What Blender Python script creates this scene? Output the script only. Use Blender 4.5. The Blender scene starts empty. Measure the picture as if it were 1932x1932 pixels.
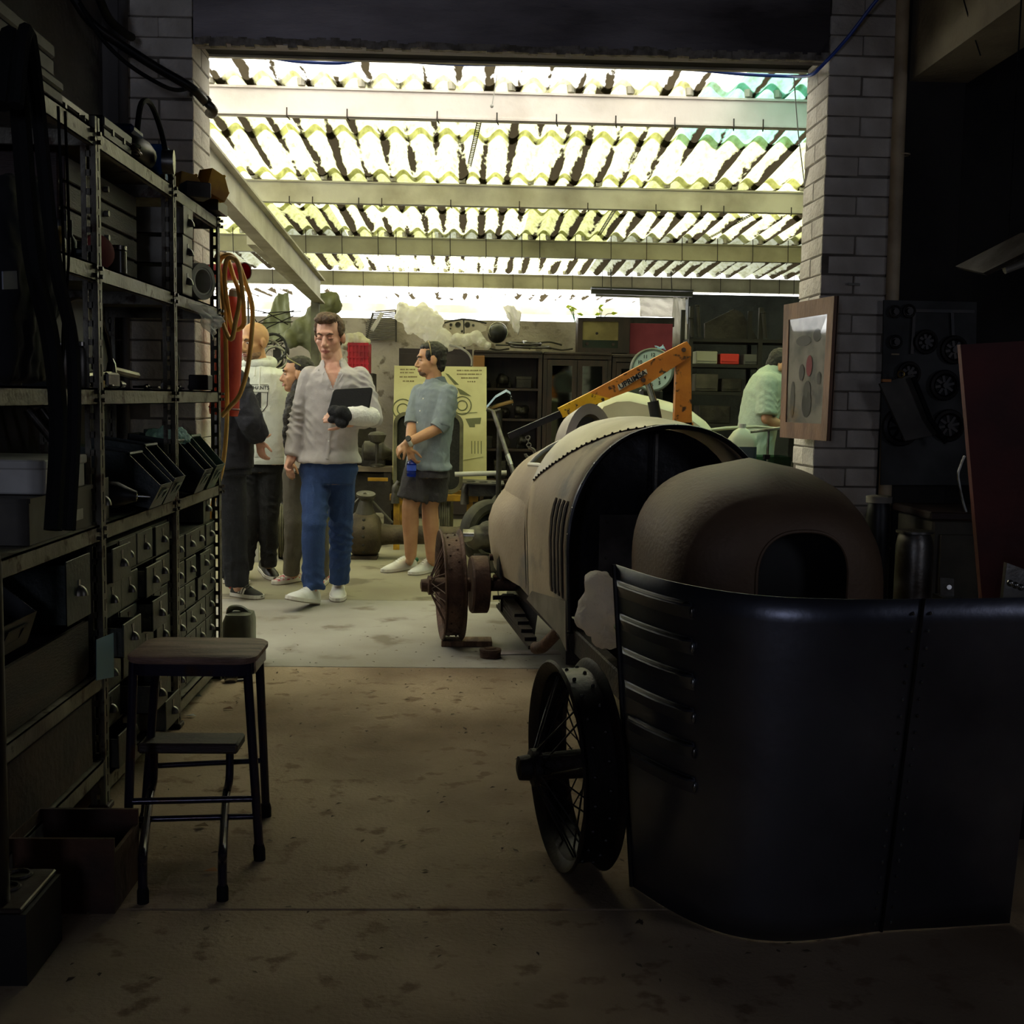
import bpy, bmesh, math, random
import numpy as np
from mathutils import Vector, Matrix
from mathutils.bvhtree import BVHTree
from mathutils import noise as mnoise
random.seed(7)
SC = bpy.context.scene
COL = SC.collection
# ------------------------------------------------------------------ camera
FPX = 2254.0
CAM = Vector((0, 0, 1.27))
_yaw, _pit, _rol = math.radians(2.11), math.radians(5.44), math.radians(0.95)
_F = Vector((math.sin(_yaw)*math.cos(_pit), math.cos(_yaw)*math.cos(_pit), -math.sin(_pit)))
_R0 = Vector((math.cos(_yaw), -math.sin(_yaw), 0)); _U0 = _R0.cross(_F)
CR = _R0*math.cos(_rol) + _U0*math.sin(_rol)
CU = -_R0*math.sin(_rol) + _U0*math.cos(_rol)
cam = bpy.data.cameras.new('camera'); camo = bpy.data.objects.new('camera', cam); COL.objects.link(camo)
cam.sensor_width = 36; cam.lens = FPX/1932*36; cam.clip_start = 0.05; cam.clip_end = 200
camo.matrix_world = Matrix(((CR.x, CU.x, -_F.x, CAM.x), (CR.y, CU.y, -_F.y, CAM.y), (CR.z, CU.z, -_F.z, CAM.z), (0, 0, 0, 1)))
SC.camera = camo
def ray(px, py): return _F + CR*((px-966)/FPX) - CU*((py-966)/FPX)
def P(px, py, Y): d = ray(px, py); return CAM + d*(Y/d.y)
def PX(px, py, X): d = ray(px, py); return CAM + d*(X/d.x)
def G(px, py, z=0.0): d = ray(px, py); return CAM + d*((z-CAM.z)/d.z)
# ------------------------------------------------------------------ world, sun, view
SC.view_settings.view_transform = 'Standard'; SC.view_settings.look = 'None'
SC.view_settings.gamma = 1; SC.view_settings.use_curve_mapping = False
SC.view_settings.exposure = 1.42
w = bpy.data.worlds.new('overcast_sky'); SC.world = w; w.use_nodes = True
bg = w.node_tree.nodes['Background']; bg.inputs[0].default_value = (1.0, 1.0, 0.97, 1); bg.inputs[1].default_value = 2.3
sl = bpy.data.lights.new('sun', 'SUN'); sl.energy = 4.5; sl.angle = math.radians(3); sl.color = (1, .97, .9)
so = bpy.data.objects.new('sun', sl); COL.objects.link(so)
so.rotation_euler = Vector((0.12, -0.62, -0.95)).to_track_quat('-Z', 'Y').to_euler(); so.location = (0, 20, 20)
# daylight entering by the window in the wall behind the photographer
wl = bpy.data.lights.new('window_daylight', 'AREA'); wl.shape = 'RECTANGLE'; wl.size = 0.5; wl.size_y = 1.3
wl.energy = 2.8; wl.color = (.72, .78, 1.0); wl.spread = math.radians(85)
wo = bpy.data.objects.new('window_daylight', wl); COL.objects.link(wo); wo.location = (-1.2, -2.93, 1.75)
wo.rotation_euler = Vector((-0.04, 1, 0.12)).to_track_quat('-Z', 'Y').to_euler()
# daylight from the window of the side room on the right
w2 = bpy.data.lights.new('side_window_daylight', 'AREA'); w2.shape = 'RECTANGLE'; w2.size = 1.2; w2.size_y = 1.1; w2.energy = 4.2; w2.color = (.80, .84, 1.0)
wo2 = bpy.data.objects.new('side_window_daylight', w2); COL.objects.link(wo2); wo2.location = (4.2, .9, 1.75)
wo2.rotation_euler = Vector((-1, .80, 0.12)).to_track_quat('-Z', 'Y').to_euler()
# ------------------------------------------------------------------ materials
MATS = {}
def lin(c):
    return tuple(((x/255)/12.92 if x/255 <= .04045 else ((x/255+.055)/1.055)**2.4) for x in c)
def mat(name, c, rough=.6, metal=0., c2=None, sc=6., bump=.0, bsc=60., lo=.4, hi=.62, spec=.5, c3=None, sc3=25., stretch=None, detail=6):
    """procedural: colour c with noise patches of c2 (and specks of c3), bump relief"""
    if name in MATS: return MATS[name]
    m = bpy.data.materials.new(name); m.use_nodes = True; nt = m.node_tree; N = nt.nodes; L = nt.links
    b = N['Principled BSDF']; b.inputs['Roughness'].default_value = rough; b.inputs['Metallic'].default_value = metal
    b.inputs['Specular IOR Level'].default_value = spec
    tc = N.new('ShaderNodeTexCoord'); src = tc.outputs['Object']
    if stretch:
        mp = N.new('ShaderNodeMapping'); mp.inputs['Scale'].default_value = stretch; L.new(src, mp.inputs[0]); src = mp.outputs[0]
    col = lin(c) + (1,)
    b.inputs['Base Color'].default_value = col
    out = None
    def patch(base, c_, sc_, lo_, hi_):
        nz = N.new('ShaderNodeTexNoise'); nz.inputs['Scale'].default_value = sc_; nz.inputs['Detail'].default_value = detail
        L.new(src, nz.inputs['Vector'])
        mr = N.new('ShaderNodeMapRange'); mr.inputs[1].default_value = lo_; mr.inputs[2].default_value = hi_; mr.clamp = True
        L.new(nz.outputs['Fac'], mr.inputs[0])
        mx = N.new('ShaderNodeMix'); mx.data_type = 'RGBA'; L.new(mr.outputs[0], mx.inputs[0])
        if base is None: mx.inputs[6].default_value = col
        else: L.new(base, mx.inputs[6])
        mx.inputs[7].default_value = lin(c_) + (1,)
        return mx.outputs[2], mr.outputs[0]
    if c2 is not None: out, _ = patch(None, c2, sc, lo, hi)
    if c3 is not None: out, _ = patch(out, c3, sc3, .58, .66)
    if out is not None: L.new(out, b.inputs['Base Color'])
    if bump:
        nb = N.new('ShaderNodeTexNoise'); nb.inputs['Scale'].default_value = bsc; nb.inputs['Detail'].default_value = 5; L.new(src, nb.inputs['Vector'])
        bp = N.new('ShaderNodeBump'); bp.inputs['Strength'].default_value = bump; bp.inputs['Distance'].default_value = .02
        L.new(nb.outputs['Fac'], bp.inputs['Height']); L.new(bp.outputs[0], b.inputs['Normal'])
    MATS[name] = m; return m
def glassy(name, c, rough=.05, trans=1., ior=1.45, alpha=1.):
    if name in MATS: return MATS[name]
    m = bpy.data.materials.new(name); m.use_nodes = True; b = m.node_tree.nodes['Principled BSDF']
    b.inputs['Base Color'].default_value = lin(c)+(1,); b.inputs['Roughness'].default_value = rough
    b.inputs['Transmission Weight'].default_value = trans; b.inputs['IOR'].default_value = ior; b.inputs['Alpha'].default_value = alpha
    MATS[name] = m; return m
def pane(name, c, gl=.10, rough=.04):
    """thin clear glazing: tinted transparency with a share of mirror gloss"""
    if name in MATS: return MATS[name]
    m = bpy.data.materials.new(name); m.use_nodes = True; nt = m.node_tree; N = nt.nodes; L = nt.links
    N.remove(N['Principled BSDF']); tp = N.new('ShaderNodeBsdfTransparent'); tp.inputs[0].default_value = lin(c)+(1,)
    gb = N.new('ShaderNodeBsdfGlossy'); gb.inputs['Roughness'].default_value = rough
    mx = N.new('ShaderNodeMixShader'); mx.inputs[0].default_value = gl; L.new(tp.outputs[0], mx.inputs[1]); L.new(gb.outputs[0], mx.inputs[2])
    L.new(mx.outputs[0], N['Material Output'].inputs[0]); MATS[name] = m; return m
def film(name, c, t=.5, gloss=.25):
    """thin cloudy plastic: mix of translucent, diffuse and gloss"""
    if name in MATS: return MATS[name]
    m = bpy.data.materials.new(name); m.use_nodes = True; nt = m.node_tree; N = nt.nodes; L = nt.links
    b = N['Principled BSDF']; b.inputs['Base Color'].default_value = lin(c)+(1,); b.inputs['Roughness'].default_value = gloss
    tr = N.new('ShaderNodeBsdfTranslucent'); tr.inputs[0].default_value = lin(c)+(1,)
    tp = N.new('ShaderNodeBsdfTransparent')
    mx = N.new('ShaderNodeMixShader'); mx.inputs[0].default_value = .45; L.new(b.outputs[0], mx.inputs[1]); L.new(tr.outputs[0], mx.inputs[2])
    m2 = N.new('ShaderNodeMixShader'); m2.inputs[0].default_value = t; L.new(mx.outputs[0], m2.inputs[1]); L.new(tp.outputs[0], m2.inputs[2])
    nb = N.new('ShaderNodeTexNoise'); nb.inputs['Scale'].default_value = 18; bp = N.new('ShaderNodeBump'); bp.inputs['Strength'].default_value = .6; bp.inputs['Distance'].default_value = .02
    L.new(nb.outputs['Fac'], bp.inputs['Height']); L.new(bp.outputs[0], b.inputs['Normal'])
    L.new(m2.outputs[0], N['Material Output'].inputs[0]); MATS[name] = m; return m
# ------------------------------------------------------------------ mesh building
def V(*a): return Vector(a)
def frame(d):
    d = Vector(d).normalized(); a = Vector((0, 0, 1)) if abs(d.z) < .92 else Vector((0, 1, 0))
    u = d.cross(a).normalized(); return u, d.cross(u).normalized(), d
class MB:
    def __init__(s): s.v = []; s.f = []
    def raw(s, vs, fs):
        k = len(s.v); s.v += [tuple(x) for x in vs]; s.f += [tuple(i+k for i in f) for f in fs]; return s
    def box(s, c, sz, rz=0., ch=0., M=None):
        hx, hy, hz = sz[0]/2, sz[1]/2, sz[2]/2; ch = min(ch, hx*.9, hy*.9, hz*.9)
        if ch <= 0:
            vs = [(x*hx, y*hy, z*hz) for x in (-1, 1) for y in (-1, 1) for z in (-1, 1)]
            fs = [(0, 1, 3, 2), (4, 6, 7, 5), (0, 4, 5, 1), (2, 3, 7, 6), (0, 2, 6, 4), (1, 5, 7, 3)]
        else:
            vs = []; idx = {}
            for x in (-1, 1):
                for y in (-1, 1):
                    for z in (-1, 1):
                        for a in range(3):
                            q = [x*(hx-ch), y*(hy-ch), z*(hz-ch)]; q[a] = (x*hx, y*hy, z*hz)[a]
                            idx[(x, y, z, a)] = len(vs); vs.append(tuple(q))
            fs = []
            for a in range(3):
                b, c_ = (a+1) % 3, (a+2) % 3
                for sg in (-1, 1):
                    def k(p, q):
                        t = [0, 0, 0]; t[a] = sg; t[b] = p; t[c_] = q; return idx[(t[0], t[1], t[2], a)]
                    f = (k(-1, -1), k(1, -1), k(1, 1), k(-1, 1)); fs.append(f if sg > 0 else f[::-1])
                for p in (-1, 1):
                    for q in (-1, 1):
                        def e(r, ax):
                            t = [0, 0, 0]; t[a] = r; t[b] = p; t[c_] = q; return idx[(t[0], t[1], t[2], ax)]
                        f = (e(-1, b), e(1, b), e(1, c_), e(-1, c_)); fs.append(f if p*q > 0 else f[::-1])
            for x in (-1, 1):
                for y in (-1, 1):
                    for z in (-1, 1):
                        f = tuple(idx[(x, y, z, a)] for a in range(3)); fs.append(f if x*y*z > 0 else f[::-1])
        R = Matrix.Rotation(rz, 3, 'Z') if M is None else M; c = Vector(c)
        return s.raw([R @ Vector(v) + c for v in vs], fs)
    def bx(s, x0, x1, y0, y1, z0, z1, ch=0.):
        return s.box(((x0+x1)/2, (y0+y1)/2, (z0+z1)/2), (abs(x1-x0), abs(y1-y0), abs(z1-z0)), 0, ch)
    def bar(s, p0, p1, w_, h_, up=(0, 0, 1), ch=0.):
        p0, p1 = Vector(p0), Vector(p1); d = (p1-p0); l = d.length; d.normalize()
        u = Vector(up); r = d.cross(u)
        if r.length < 1e-4: r = d.cross(Vector((1, 0, 0)))
        r.normalize(); u = r.cross(d)
        M = Matrix((r, d, u)).transposed()
        return s.box((p0+p1)/2, (w_, l, h_), M=M, ch=ch)
    def loft(s, rings, cap=True, closed=True):
        k = len(s.v); n = len(rings[0])
        for r in rings: s.v += [tuple(x) for x in r]
        for i in range(len(rings)-1):
            for j in range(n if closed else n-1):
                a = k+i*n+j; b = k+i*n+(j+1) % n; s.f.append((a, b, b+n, a+n))
        if cap and closed:
            s.f.append(tuple(k+j for j in range(n))[::-1]); s.f.append(tuple(k+(len(rings)-1)*n+j for j in range(n)))
        return s
    def cyl(s, p0, p1, r0, r1=None, n=14, cap=True):
        r1 = r0 if r1 is None else r1; p0, p1 = Vector(p0), Vector(p1); u, v, d = frame(p1-p0)
        return s.loft([[p+(u*math.cos(t)+v*math.sin(t))*r for t in [2*math.pi*i/n for i in range(n)]] for p, r in ((p0, r0), (p1, r1))], cap)
    def lathe(s, o, d, prof, n=20, cap=True):
        """prof: list of (distance along d, radius)"""
        o = Vector(o); u, v, d = frame(d)
        return s.loft([[o+d*h+(u*math.cos(2*math.pi*i/n)+v*math.sin(2*math.pi*i/n))*max(r, 1e-4) for i in range(n)] for h, r in prof], cap)
    def tube(s, pts, r, n=8, cap=True, flat=1.):
        pts = [Vector(p) for p in pts]; rings = []; u = None
        rr = r if isinstance(r, (list, tuple)) else [r]*len(pts)
        for i, p in enumerate(pts):
            d = (pts[min(i+1, len(pts)-1)]-pts[max(i-1, 0)]).normalized()
            if u is None: u, v, _ = frame(d)
            else:
                u = (u-d*u.dot(d)); u = u.normalized() if u.length > 1e-5 else frame(d)[0]; v = d.cross(u)
            rings.append([p+(u*math.cos(2*math.pi*j/n)+v*math.sin(2*math.pi*j/n)*flat)*rr[i] for j in range(n)])
        return s.loft(rings, cap)
    def torus(s, c, ax, R, r, n=28, m=8, ry=None):
        c = Vector(c); u, v, d = frame(ax); ry = ry or r
        k = len(s.v)
        for i in range(n):
            a = 2*math.pi*i/n; e = u*math.cos(a)+v*math.sin(a)
            for j in range(m):
                b = 2*math.pi*j/m; s.v.append(tuple(c+e*(R+r*math.cos(b))+d*ry*math.sin(b)))
        for i in range(n):
            for j in range(m):
                s.f.append((k+i*m+j, k+((i+1) % n)*m+j, k+((i+1) % n)*m+(j+1) % m, k+i*m+(j+1) % m))
        return s
    def ell(s, c, r, n=14, m=9, M=None):
        c = Vector(c); r = (r, r, r) if not isinstance(r, (tuple, list)) else r; k = len(s.v)
        R = M or Matrix.Identity(3)
        for i in range(m+1):
            t = math.pi*i/m
            for j in range(n):
                a = 2*math.pi*j/n
                s.v.append(tuple(c+R @ Vector((r[0]*math.sin(t)*math.cos(a), r[1]*math.sin(t)*math.sin(a), r[2]*math.cos(t)))))
        for i in range(m):
            for j in range(n):
                a = k+i*n+j; b = k+i*n+(j+1) % n
                s.f.append((a, a+n, b+n, b))
        return s
    def prism(s, poly, d):
        """poly: list of 3d points (planar), extruded by vector d"""
        poly = [Vector(p) for p in poly]; d = Vector(d); n = len(poly); k = len(s.v)
        s.v += [tuple(p) for p in poly]+[tuple(p+d) for p in poly]
        s.f.append(tuple(k+i for i in range(n))[::-1]); s.f.append(tuple(k+n+i for i in range(n)))
        for i in range(n): s.f.append((k+i, k+(i+1) % n, k+n+(i+1) % n, k+n+i))
        return s
    def ringplate(s, outer, inner, d):
        """flat plate with a hole: outer/inner loops of equal count, thickness d"""
        n = len(outer); d = Vector(d); k = len(s.v)
        for lp in (outer, inner):
            s.v += [tuple(Vector(p)) for p in lp]
        for lp in (outer, inner):
            s.v += [tuple(Vector(p)+d) for p in lp]
        for i in range(n):
            j = (i+1) % n
            s.f += [(k+i, k+j, k+n+j, k+n+i), (k+2*n+i, k+3*n+i, k+3*n+j, k+2*n+j), (k+i, k+2*n+i, k+2*n+j, k+j), (k+n+i, k+n+j, k+3*n+j, k+3*n+i)]
        return s
    def obj(s, name, m, parent=None, smooth=False, local=False, kind=None, label=None, fix=True):
        me = bpy.data.meshes.new(name); vs = s.v; base = None
        if parent is None and not local and vs:
            xs = np.array(vs); mn, mx = xs.min(0), xs.max(0); base = Vector(((mn[0]+mx[0])/2, (mn[1]+mx[1])/2, mn[2]))
            vs = [tuple(Vector(v)-base) for v in vs]
        me.from_pydata(vs, [], s.f)
        if fix:
            bm = bmesh.new(); bm.from_mesh(me); bmesh.ops.recalc_face_normals(bm, faces=bm.faces); bm.to_mesh(me); bm.free()
        return link(name, me, m, parent, smooth, base, kind, label, local)
def link(name, me, m, parent=None, smooth=False, base=None, kind=None, label=None, local=False):
    if smooth:
        me.polygons.foreach_set('use_smooth', [True]*len(me.polygons))
        if smooth != 'all': me.set_sharp_from_angle(angle=math.radians(38))
    if m is not None and not me.materials: me.materials.append(m)
    o = bpy.data.objects.new(name, me); COL.objects.link(o)
    if parent is not None:
        o.parent = parent
        if not local: o.matrix_parent_inverse = Matrix.Translation(-Vector(parent.get('_w', (0, 0, 0))))
    elif base is not None:
        o.location = base
    o['_w'] = tuple(base) if base is not None else (0, 0, 0)
    if kind: o['kind'] = kind
    if label: o['label'] = label
    return o
def thing(name, label, cat, loc, group=None, kind=None, rz=0.):
    o = bpy.data.objects.new(name, None); COL.objects.link(o); o.empty_display_size = .1
    o.location = loc; o.rotation_euler = (0, 0, rz); o['_w'] = tuple(loc)
    tag(o, label, cat, group, kind); return o
def tag(o, label=None, cat=None, group=None, kind=None):
    if label: o['label'] = label
    if cat: o['category'] = cat
    if group: o['group'] = group
    if kind: o['kind'] = kind
    return o
def one(mb, name, m, label, cat, group=None, smooth=False):
    return tag(mb.obj(name, m, smooth=smooth), label, cat, group)
def copy_tree(o, parent=None):
    c = o.copy(); COL.objects.link(c); c.parent = parent
    for ch in list(o.children): copy_tree(ch, c)
    return c
def arc(c, r, a0, a1, n, ax='xz', ry=None):
    ry = r if ry is None else ry; out = []
    for i in range(n+1):
        a = math.radians(a0+(a1-a0)*i/n); p, q = r*math.cos(a), ry*math.sin(a)
        out.append(Vector(c)+{'xz': V(p, 0, q), 'xy': V(p, q, 0), 'yz': V(0, p, q)}[ax])
    return out
def spline(pts, n=6):
    pts = [Vector(p) for p in pts]; out = []
    for i in range(len(pts)-1):
        p0, p1, p2, p3 = pts[max(i-1, 0)], pts[i], pts[i+1], pts[min(i+2, len(pts)-1)]
        for k in range(n):
            t = k/n; out.append(.5*((2*p1)+(p2-p0)*t+(2*p0-5*p1+4*p2-p3)*t*t+(3*p1-p0-3*p2+p3)*t**3))
    return out+[pts[-1]]
def text_mesh(txt, size, ext=.0008, font_bold=0.0):
    cu = bpy.data.curves.new('lettering', 'FONT'); cu.body = txt; cu.size = size; cu.extrude = ext; cu.align_x = 'CENTER'; cu.align_y = 'CENTER'; cu.offset = font_bold; cu.resolution_u = 3
    o = bpy.data.objects.new('lettering', cu); COL.objects.link(o); bpy.context.view_layer.update()
    me = bpy.data.meshes.new_from_object(o.evaluated_get(bpy.context.evaluated_depsgraph_get()))
    bpy.data.objects.remove(o); bpy.data.curves.remove(cu); me.materials.clear(); return me
def letters(name, txt, size, c, right, up, m, parent, label=None, ext=.0008, bold=0., sx=1.):
    me = text_mesh(txt, size, ext, bold); r = Vector(right).normalized(); u = Vector(up).normalized(); n = r.cross(u); c = Vector(c)
    for v in me.vertices: v.co = c+r*v.co.x*sx+u*v.co.y+n*v.co.z
    me.name = name; return link(name, me, m, parent, label=label)
def remesh(mb, voxel, smooth=4, disp=None, tex=.1, fac=.5):
    me = bpy.data.meshes.new('tmp'); me.from_pydata(mb.v, [], mb.f)
    bm = bmesh.new(); bm.from_mesh(me); bmesh.ops.recalc_face_normals(bm, faces=bm.faces); bm.to_mesh(me); bm.free()
    o = bpy.data.objects.new('tmp', me); COL.objects.link(o)
    r = o.modifiers.new('r', 'REMESH'); r.mode = 'VOXEL'; r.voxel_size = voxel
    if smooth: q = o.modifiers.new('s', 'SMOOTH'); q.iterations = smooth; q.factor = fac
    if disp:
        t = bpy.data.textures.new('folds', 'CLOUDS'); t.noise_scale = tex; t.noise_depth = 2
        d = o.modifiers.new('d', 'DISPLACE'); d.texture = t; d.strength = disp; d.mid_level = .5; d.texture_coords = 'GLOBAL'
        q = o.modifiers.new('s2', 'SMOOTH'); q.iterations = 1
    bpy.context.view_layer.update()
    me2 = bpy.data.meshes.new_from_object(o.evaluated_get(bpy.context.evaluated_depsgraph_get()))
    bpy.data.objects.remove(o); bpy.data.meshes.remove(me); me2.materials.clear()
    return me2
def blob(name, mb, m, parent=None, voxel=.008, smooth=4, disp=None, tex=.1, label=None):
    me = remesh(mb, voxel, smooth, disp, tex); me.name = name; base = None
    if parent is None:
        a = np.empty(len(me.vertices)*3); me.vertices.foreach_get('co', a); a = a.reshape(-1, 3); mn, mx = a.min(0), a.max(0)
        base = Vector(((mn[0]+mx[0])/2, (mn[1]+mx[1])/2, mn[2])); me.transform(Matrix.Translation(-base))
    return link(name, me, m, parent, 'all', base, label=label)
# ================================================================== setting
def struct(name, label, cat='structure', loc=(0, 0, 0)):
    return thing(name, label, cat, loc, kind='structure')
m_fl_room = mat('floor_dirty', (178, 158, 132), .85, 0, (104, 84, 64), .85, .3, 70, .40, .66, c3=(132, 110, 88), sc3=11, spec=.2)
m_fl_mid = mat('floor_grey', (166, 162, 152), .8, 0, (138, 132, 120), 1.2, .15, 70, .35, .7, c3=(120, 112, 98), sc3=3, spec=.3)
m_fl_far = mat('floor_olive', (156, 150, 128), .8, 0, (130, 122, 102), 1.2, .15, 70, .35, .7, c3=(112, 104, 86), sc3=3, spec=.3)
m_joint = mat('floor_joint', (50, 44, 36), .9)
fl = struct('floor', 'concrete floor slabs, brown and dusty in the workshop, grey in the yard', 'floor')
for x0, x1, y0, y1, m in ((-1.9, 4.4, -3.1, 2.868, m_fl_room), (-1.9, 4.4, 2.872, 5.54, m_fl_room), (-3.9, 1.2, 5.548, 7.40, m_fl_mid), (1.208, 5.2, 5.548, 7.40, m_fl_mid),
                          (-3.9, .2, 7.408, 10.4, m_fl_far), (.208, 5.2, 7.408, 10.4, m_fl_far), (-3.9, 5.2, 10.408, 15.5, m_fl_far)):
    MB().bx(x0, x1, y0, y1, -.12, 0, .004).obj('floor_slab', m, fl)
MB().bx(-4, 5.3, -3.2, 15.6, -.2, -.012).obj('joint_bed', m_joint, fl)
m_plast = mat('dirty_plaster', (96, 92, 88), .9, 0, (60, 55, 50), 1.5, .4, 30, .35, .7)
m_dark = mat('dark_plaster', (46, 43, 40), .95, 0, (28, 26, 24), 2., .3, 30)  # colour set dark so the walls bounce little light
m_lint = mat('lintel_plaster', (186, 177, 178), .9, 0, (70, 64, 64), 1.6, .6, 24, .3, .65, stretch=(.5, 1, 1.6))
m_brick = mat('whitewashed_brick', (218, 210, 198), .85, 0, (170, 160, 146), 3., .5, 40, .45, .75)
m_mort = mat('grimy_mortar', (128, 120, 108), .95, 0, (96, 88, 78), 6)
m_steel_dk = mat('dark_steel', (38, 34, 32), .6, .3, (60, 44, 32), 8)
m_white_paint = mat('old_white_paint', (196, 192, 180), .6, 0, (140, 132, 114), 2.5, .15, 30, .42, .72)
ZC = 3.45
wf = struct('wall_front', 'front wall with two whitewashed brick pillars and a concrete lintel over the yard opening', 'wall', (0, 5.5, 0))
MB().bx(-1.243, 1.598, 5.508, 5.6, 2.812, ZC).obj('lintel', m_lint, wf)
lm = MB(); random.seed(3)
for i in range(90):   # ragged plaster edge along the lintel's foot
    x = -1.23+i*2.83/90; lm.box((x+.015, 5.515, 2.822+random.uniform(-.005, .008)), (.04, .03, random.uniform(.02, .04)), random.uniform(-.2, .2))
lm.obj('plaster_edge', mat('raw_edge', (150, 142, 130), .95, 0, (100, 92, 80), 20, .5, 60), wf, kind='stuff')
MB().bx(-1.25, 1.60, 5.6, 5.84, 2.857, 3.0).obj('soffit_beam', mat('black_timber', (20, 17, 15), .9), wf)
MB().bx(-1.25, 1.60, 5.84, 5.87, 2.846, 3.3).obj('lintel_lip', m_white_paint, wf)
MB().bx(-1.243, 1.598, 5.60, 5.86, 3.0, ZC).obj('lintel_core', m_lint, wf)
# pillars of single bricks: odd courses show two ends, even courses one long face
BH, BJ = .0885, .006
for (xa, xb, nm) in ((-1.545, -1.245, 'l'), (1.60, 1.905, 'r')):
    MB().bx(xa+.003, xb-.003, 5.503, 5.847, 0, 3.4).obj('mortar_core', m_mort, wf)
    wA, wB = xb-xa, .35
    A = MB().box((0, 0, 0), (wA/2-BJ/2, wB, BH-BJ), 0, .0035).obj('brick', m_brick, local=True)      # two side by side, joint on the front
    Bm = MB().box((0, 0, 0), (wA, wB/2-BJ/2, BH-BJ), 0, .0035).obj('brick', m_brick, local=True)     # two one behind the other, joint on the reveal
    for k in range(38):
        z = (k+.5)*BH
        for s in (-1, 1):
            src = A if k % 2 == 0 else Bm
            o = src.copy(); COL.objects.link(o); o.parent = wf; o.matrix_parent_inverse = Matrix.Translation((0, -5.5, 0))
            c = V((xa+xb)/2, 5.675, z)
            if k % 2 == 0: c.x += s*(wA/4+BJ/8)
            else: c.y += s*(wB/4+BJ/8)
            o.location = c+V(random.uniform(-.002, .002), random.uniform(-.002, .002), random.uniform(-.002, .002)); o.rotation_euler = (0, random.uniform(-.006, .006), random.uniform(-.012, .012))
    for t in (A, Bm): bpy.data.objects.remove(t)
MB().bx(-1.66, -1.548, 5.5, 5.86, 0, ZC).obj('plaster_return', m_plast, wf)
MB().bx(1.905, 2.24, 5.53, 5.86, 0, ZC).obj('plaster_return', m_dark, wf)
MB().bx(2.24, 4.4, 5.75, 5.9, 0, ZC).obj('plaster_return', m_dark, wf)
def pipe(px0, py0, px1, py1, Y, r, m, label, name='wall_conduit'):
    a, b = P(px0, py0, Y), P(px1, py1, Y); a.z = ZC-.02
    mb = MB().cyl((b.x, Y, .05), (a.x, Y, a.z), r, n=16)
    for z in (.6, 1.5, 2.4): mb.torus((b.x, Y, z), (0, 0, 1), r+.002, .004)
    return one(mb, name, m, label, 'pipe', smooth=True)
pipe(234, 60, 234, 900, 5.465, .022, m_plast, 'grey conduit running up beside the left brick pillar')
pipe(1700, 60, 1690, 560, 5.49, .030, mat('cream_pipe', (206, 186, 150), .55, 0, (160, 140, 110), 4), 'cream pipe running up beside the right brick pillar')
wl_ = struct('wall_left', 'soot-stained plaster wall behind the shelving', 'wall', (-1.65, 1, 0))
MB().bx(-1.85, -1.64, -3.1, 5.5, 0, ZC).obj('plaster_face', m_plast, wl_)
wb_ = struct('wall_behind', 'dark wall at the back of the workshop with a small window', 'wall', (1, -3, 0))
for b in ((-1.9, -1.5, 0, ZC), (-.9, 4.4, 0, ZC), (-1.5, -.9, 0, 1.05), (-1.5, -.9, 2.45, ZC)):
    MB().bx(b[0], b[1], -3.1, -3.0, b[2], b[3]).obj('wall_block', m_dark, wb_)
wi = struct('window_1', 'small frosted window in the wall behind the photographer', 'window', (-1.2, -3.05, 1.05))
MB().ringplate([(-1.5, -3.06, 1.05), (-.9, -3.06, 1.05), (-.9, -3.06, 2.45), (-1.5, -3.06, 2.45)], [(-1.45, -3.06, 1.1), (-.95, -3.06, 1.1), (-.95, -3.06, 2.4), (-1.45, -3.06, 2.4)], (0, .04, 0)).obj('window_frame', m_white_paint, wi)
MB().bx(-1.45, -.95, -3.05, -3.044, 1.1, 2.4).obj('pane', mat('grimy_glass', (40, 46, 56), .3), wi)
w2_ = struct('window_2', 'frosted window in the far wall of the dark side room', 'window', (4.28, .9, 1.15))
MB().ringplate([(4.26, .25, 1.15), (4.26, 1.55, 1.15), (4.26, 1.55, 2.35), (4.26, .25, 2.35)], [(4.26, .3, 1.2), (4.26, 1.5, 1.2), (4.26, 1.5, 2.3), (4.26, .3, 2.3)], (.05, 0, 0)).obj('window_frame', m_white_paint, w2_)
MB().bx(4.28, 4.285, .3, 1.5, 1.2, 2.3).obj('pane', mat('grimy_glass', (40, 46, 56), .3), w2_)
wr = struct('wall_right', 'dark right wall with a deep beam over a wide dark opening', 'wall', (2.1, 1, 0))
MB().bx(1.98, 2.25, -3.1, 5.53, 2.735, ZC).obj('side_beam', mat('beam_plaster', (150, 138, 112), .9, 0, (110, 98, 78), 2., .4, 40), wr)
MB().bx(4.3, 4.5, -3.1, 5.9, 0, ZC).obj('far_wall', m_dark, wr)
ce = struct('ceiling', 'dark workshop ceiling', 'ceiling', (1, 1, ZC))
MB().bx(-1.9, 4.5, -3.1, 5.86, ZC, ZC+.1).obj('ceiling_slab', m_dark, ce)
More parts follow.
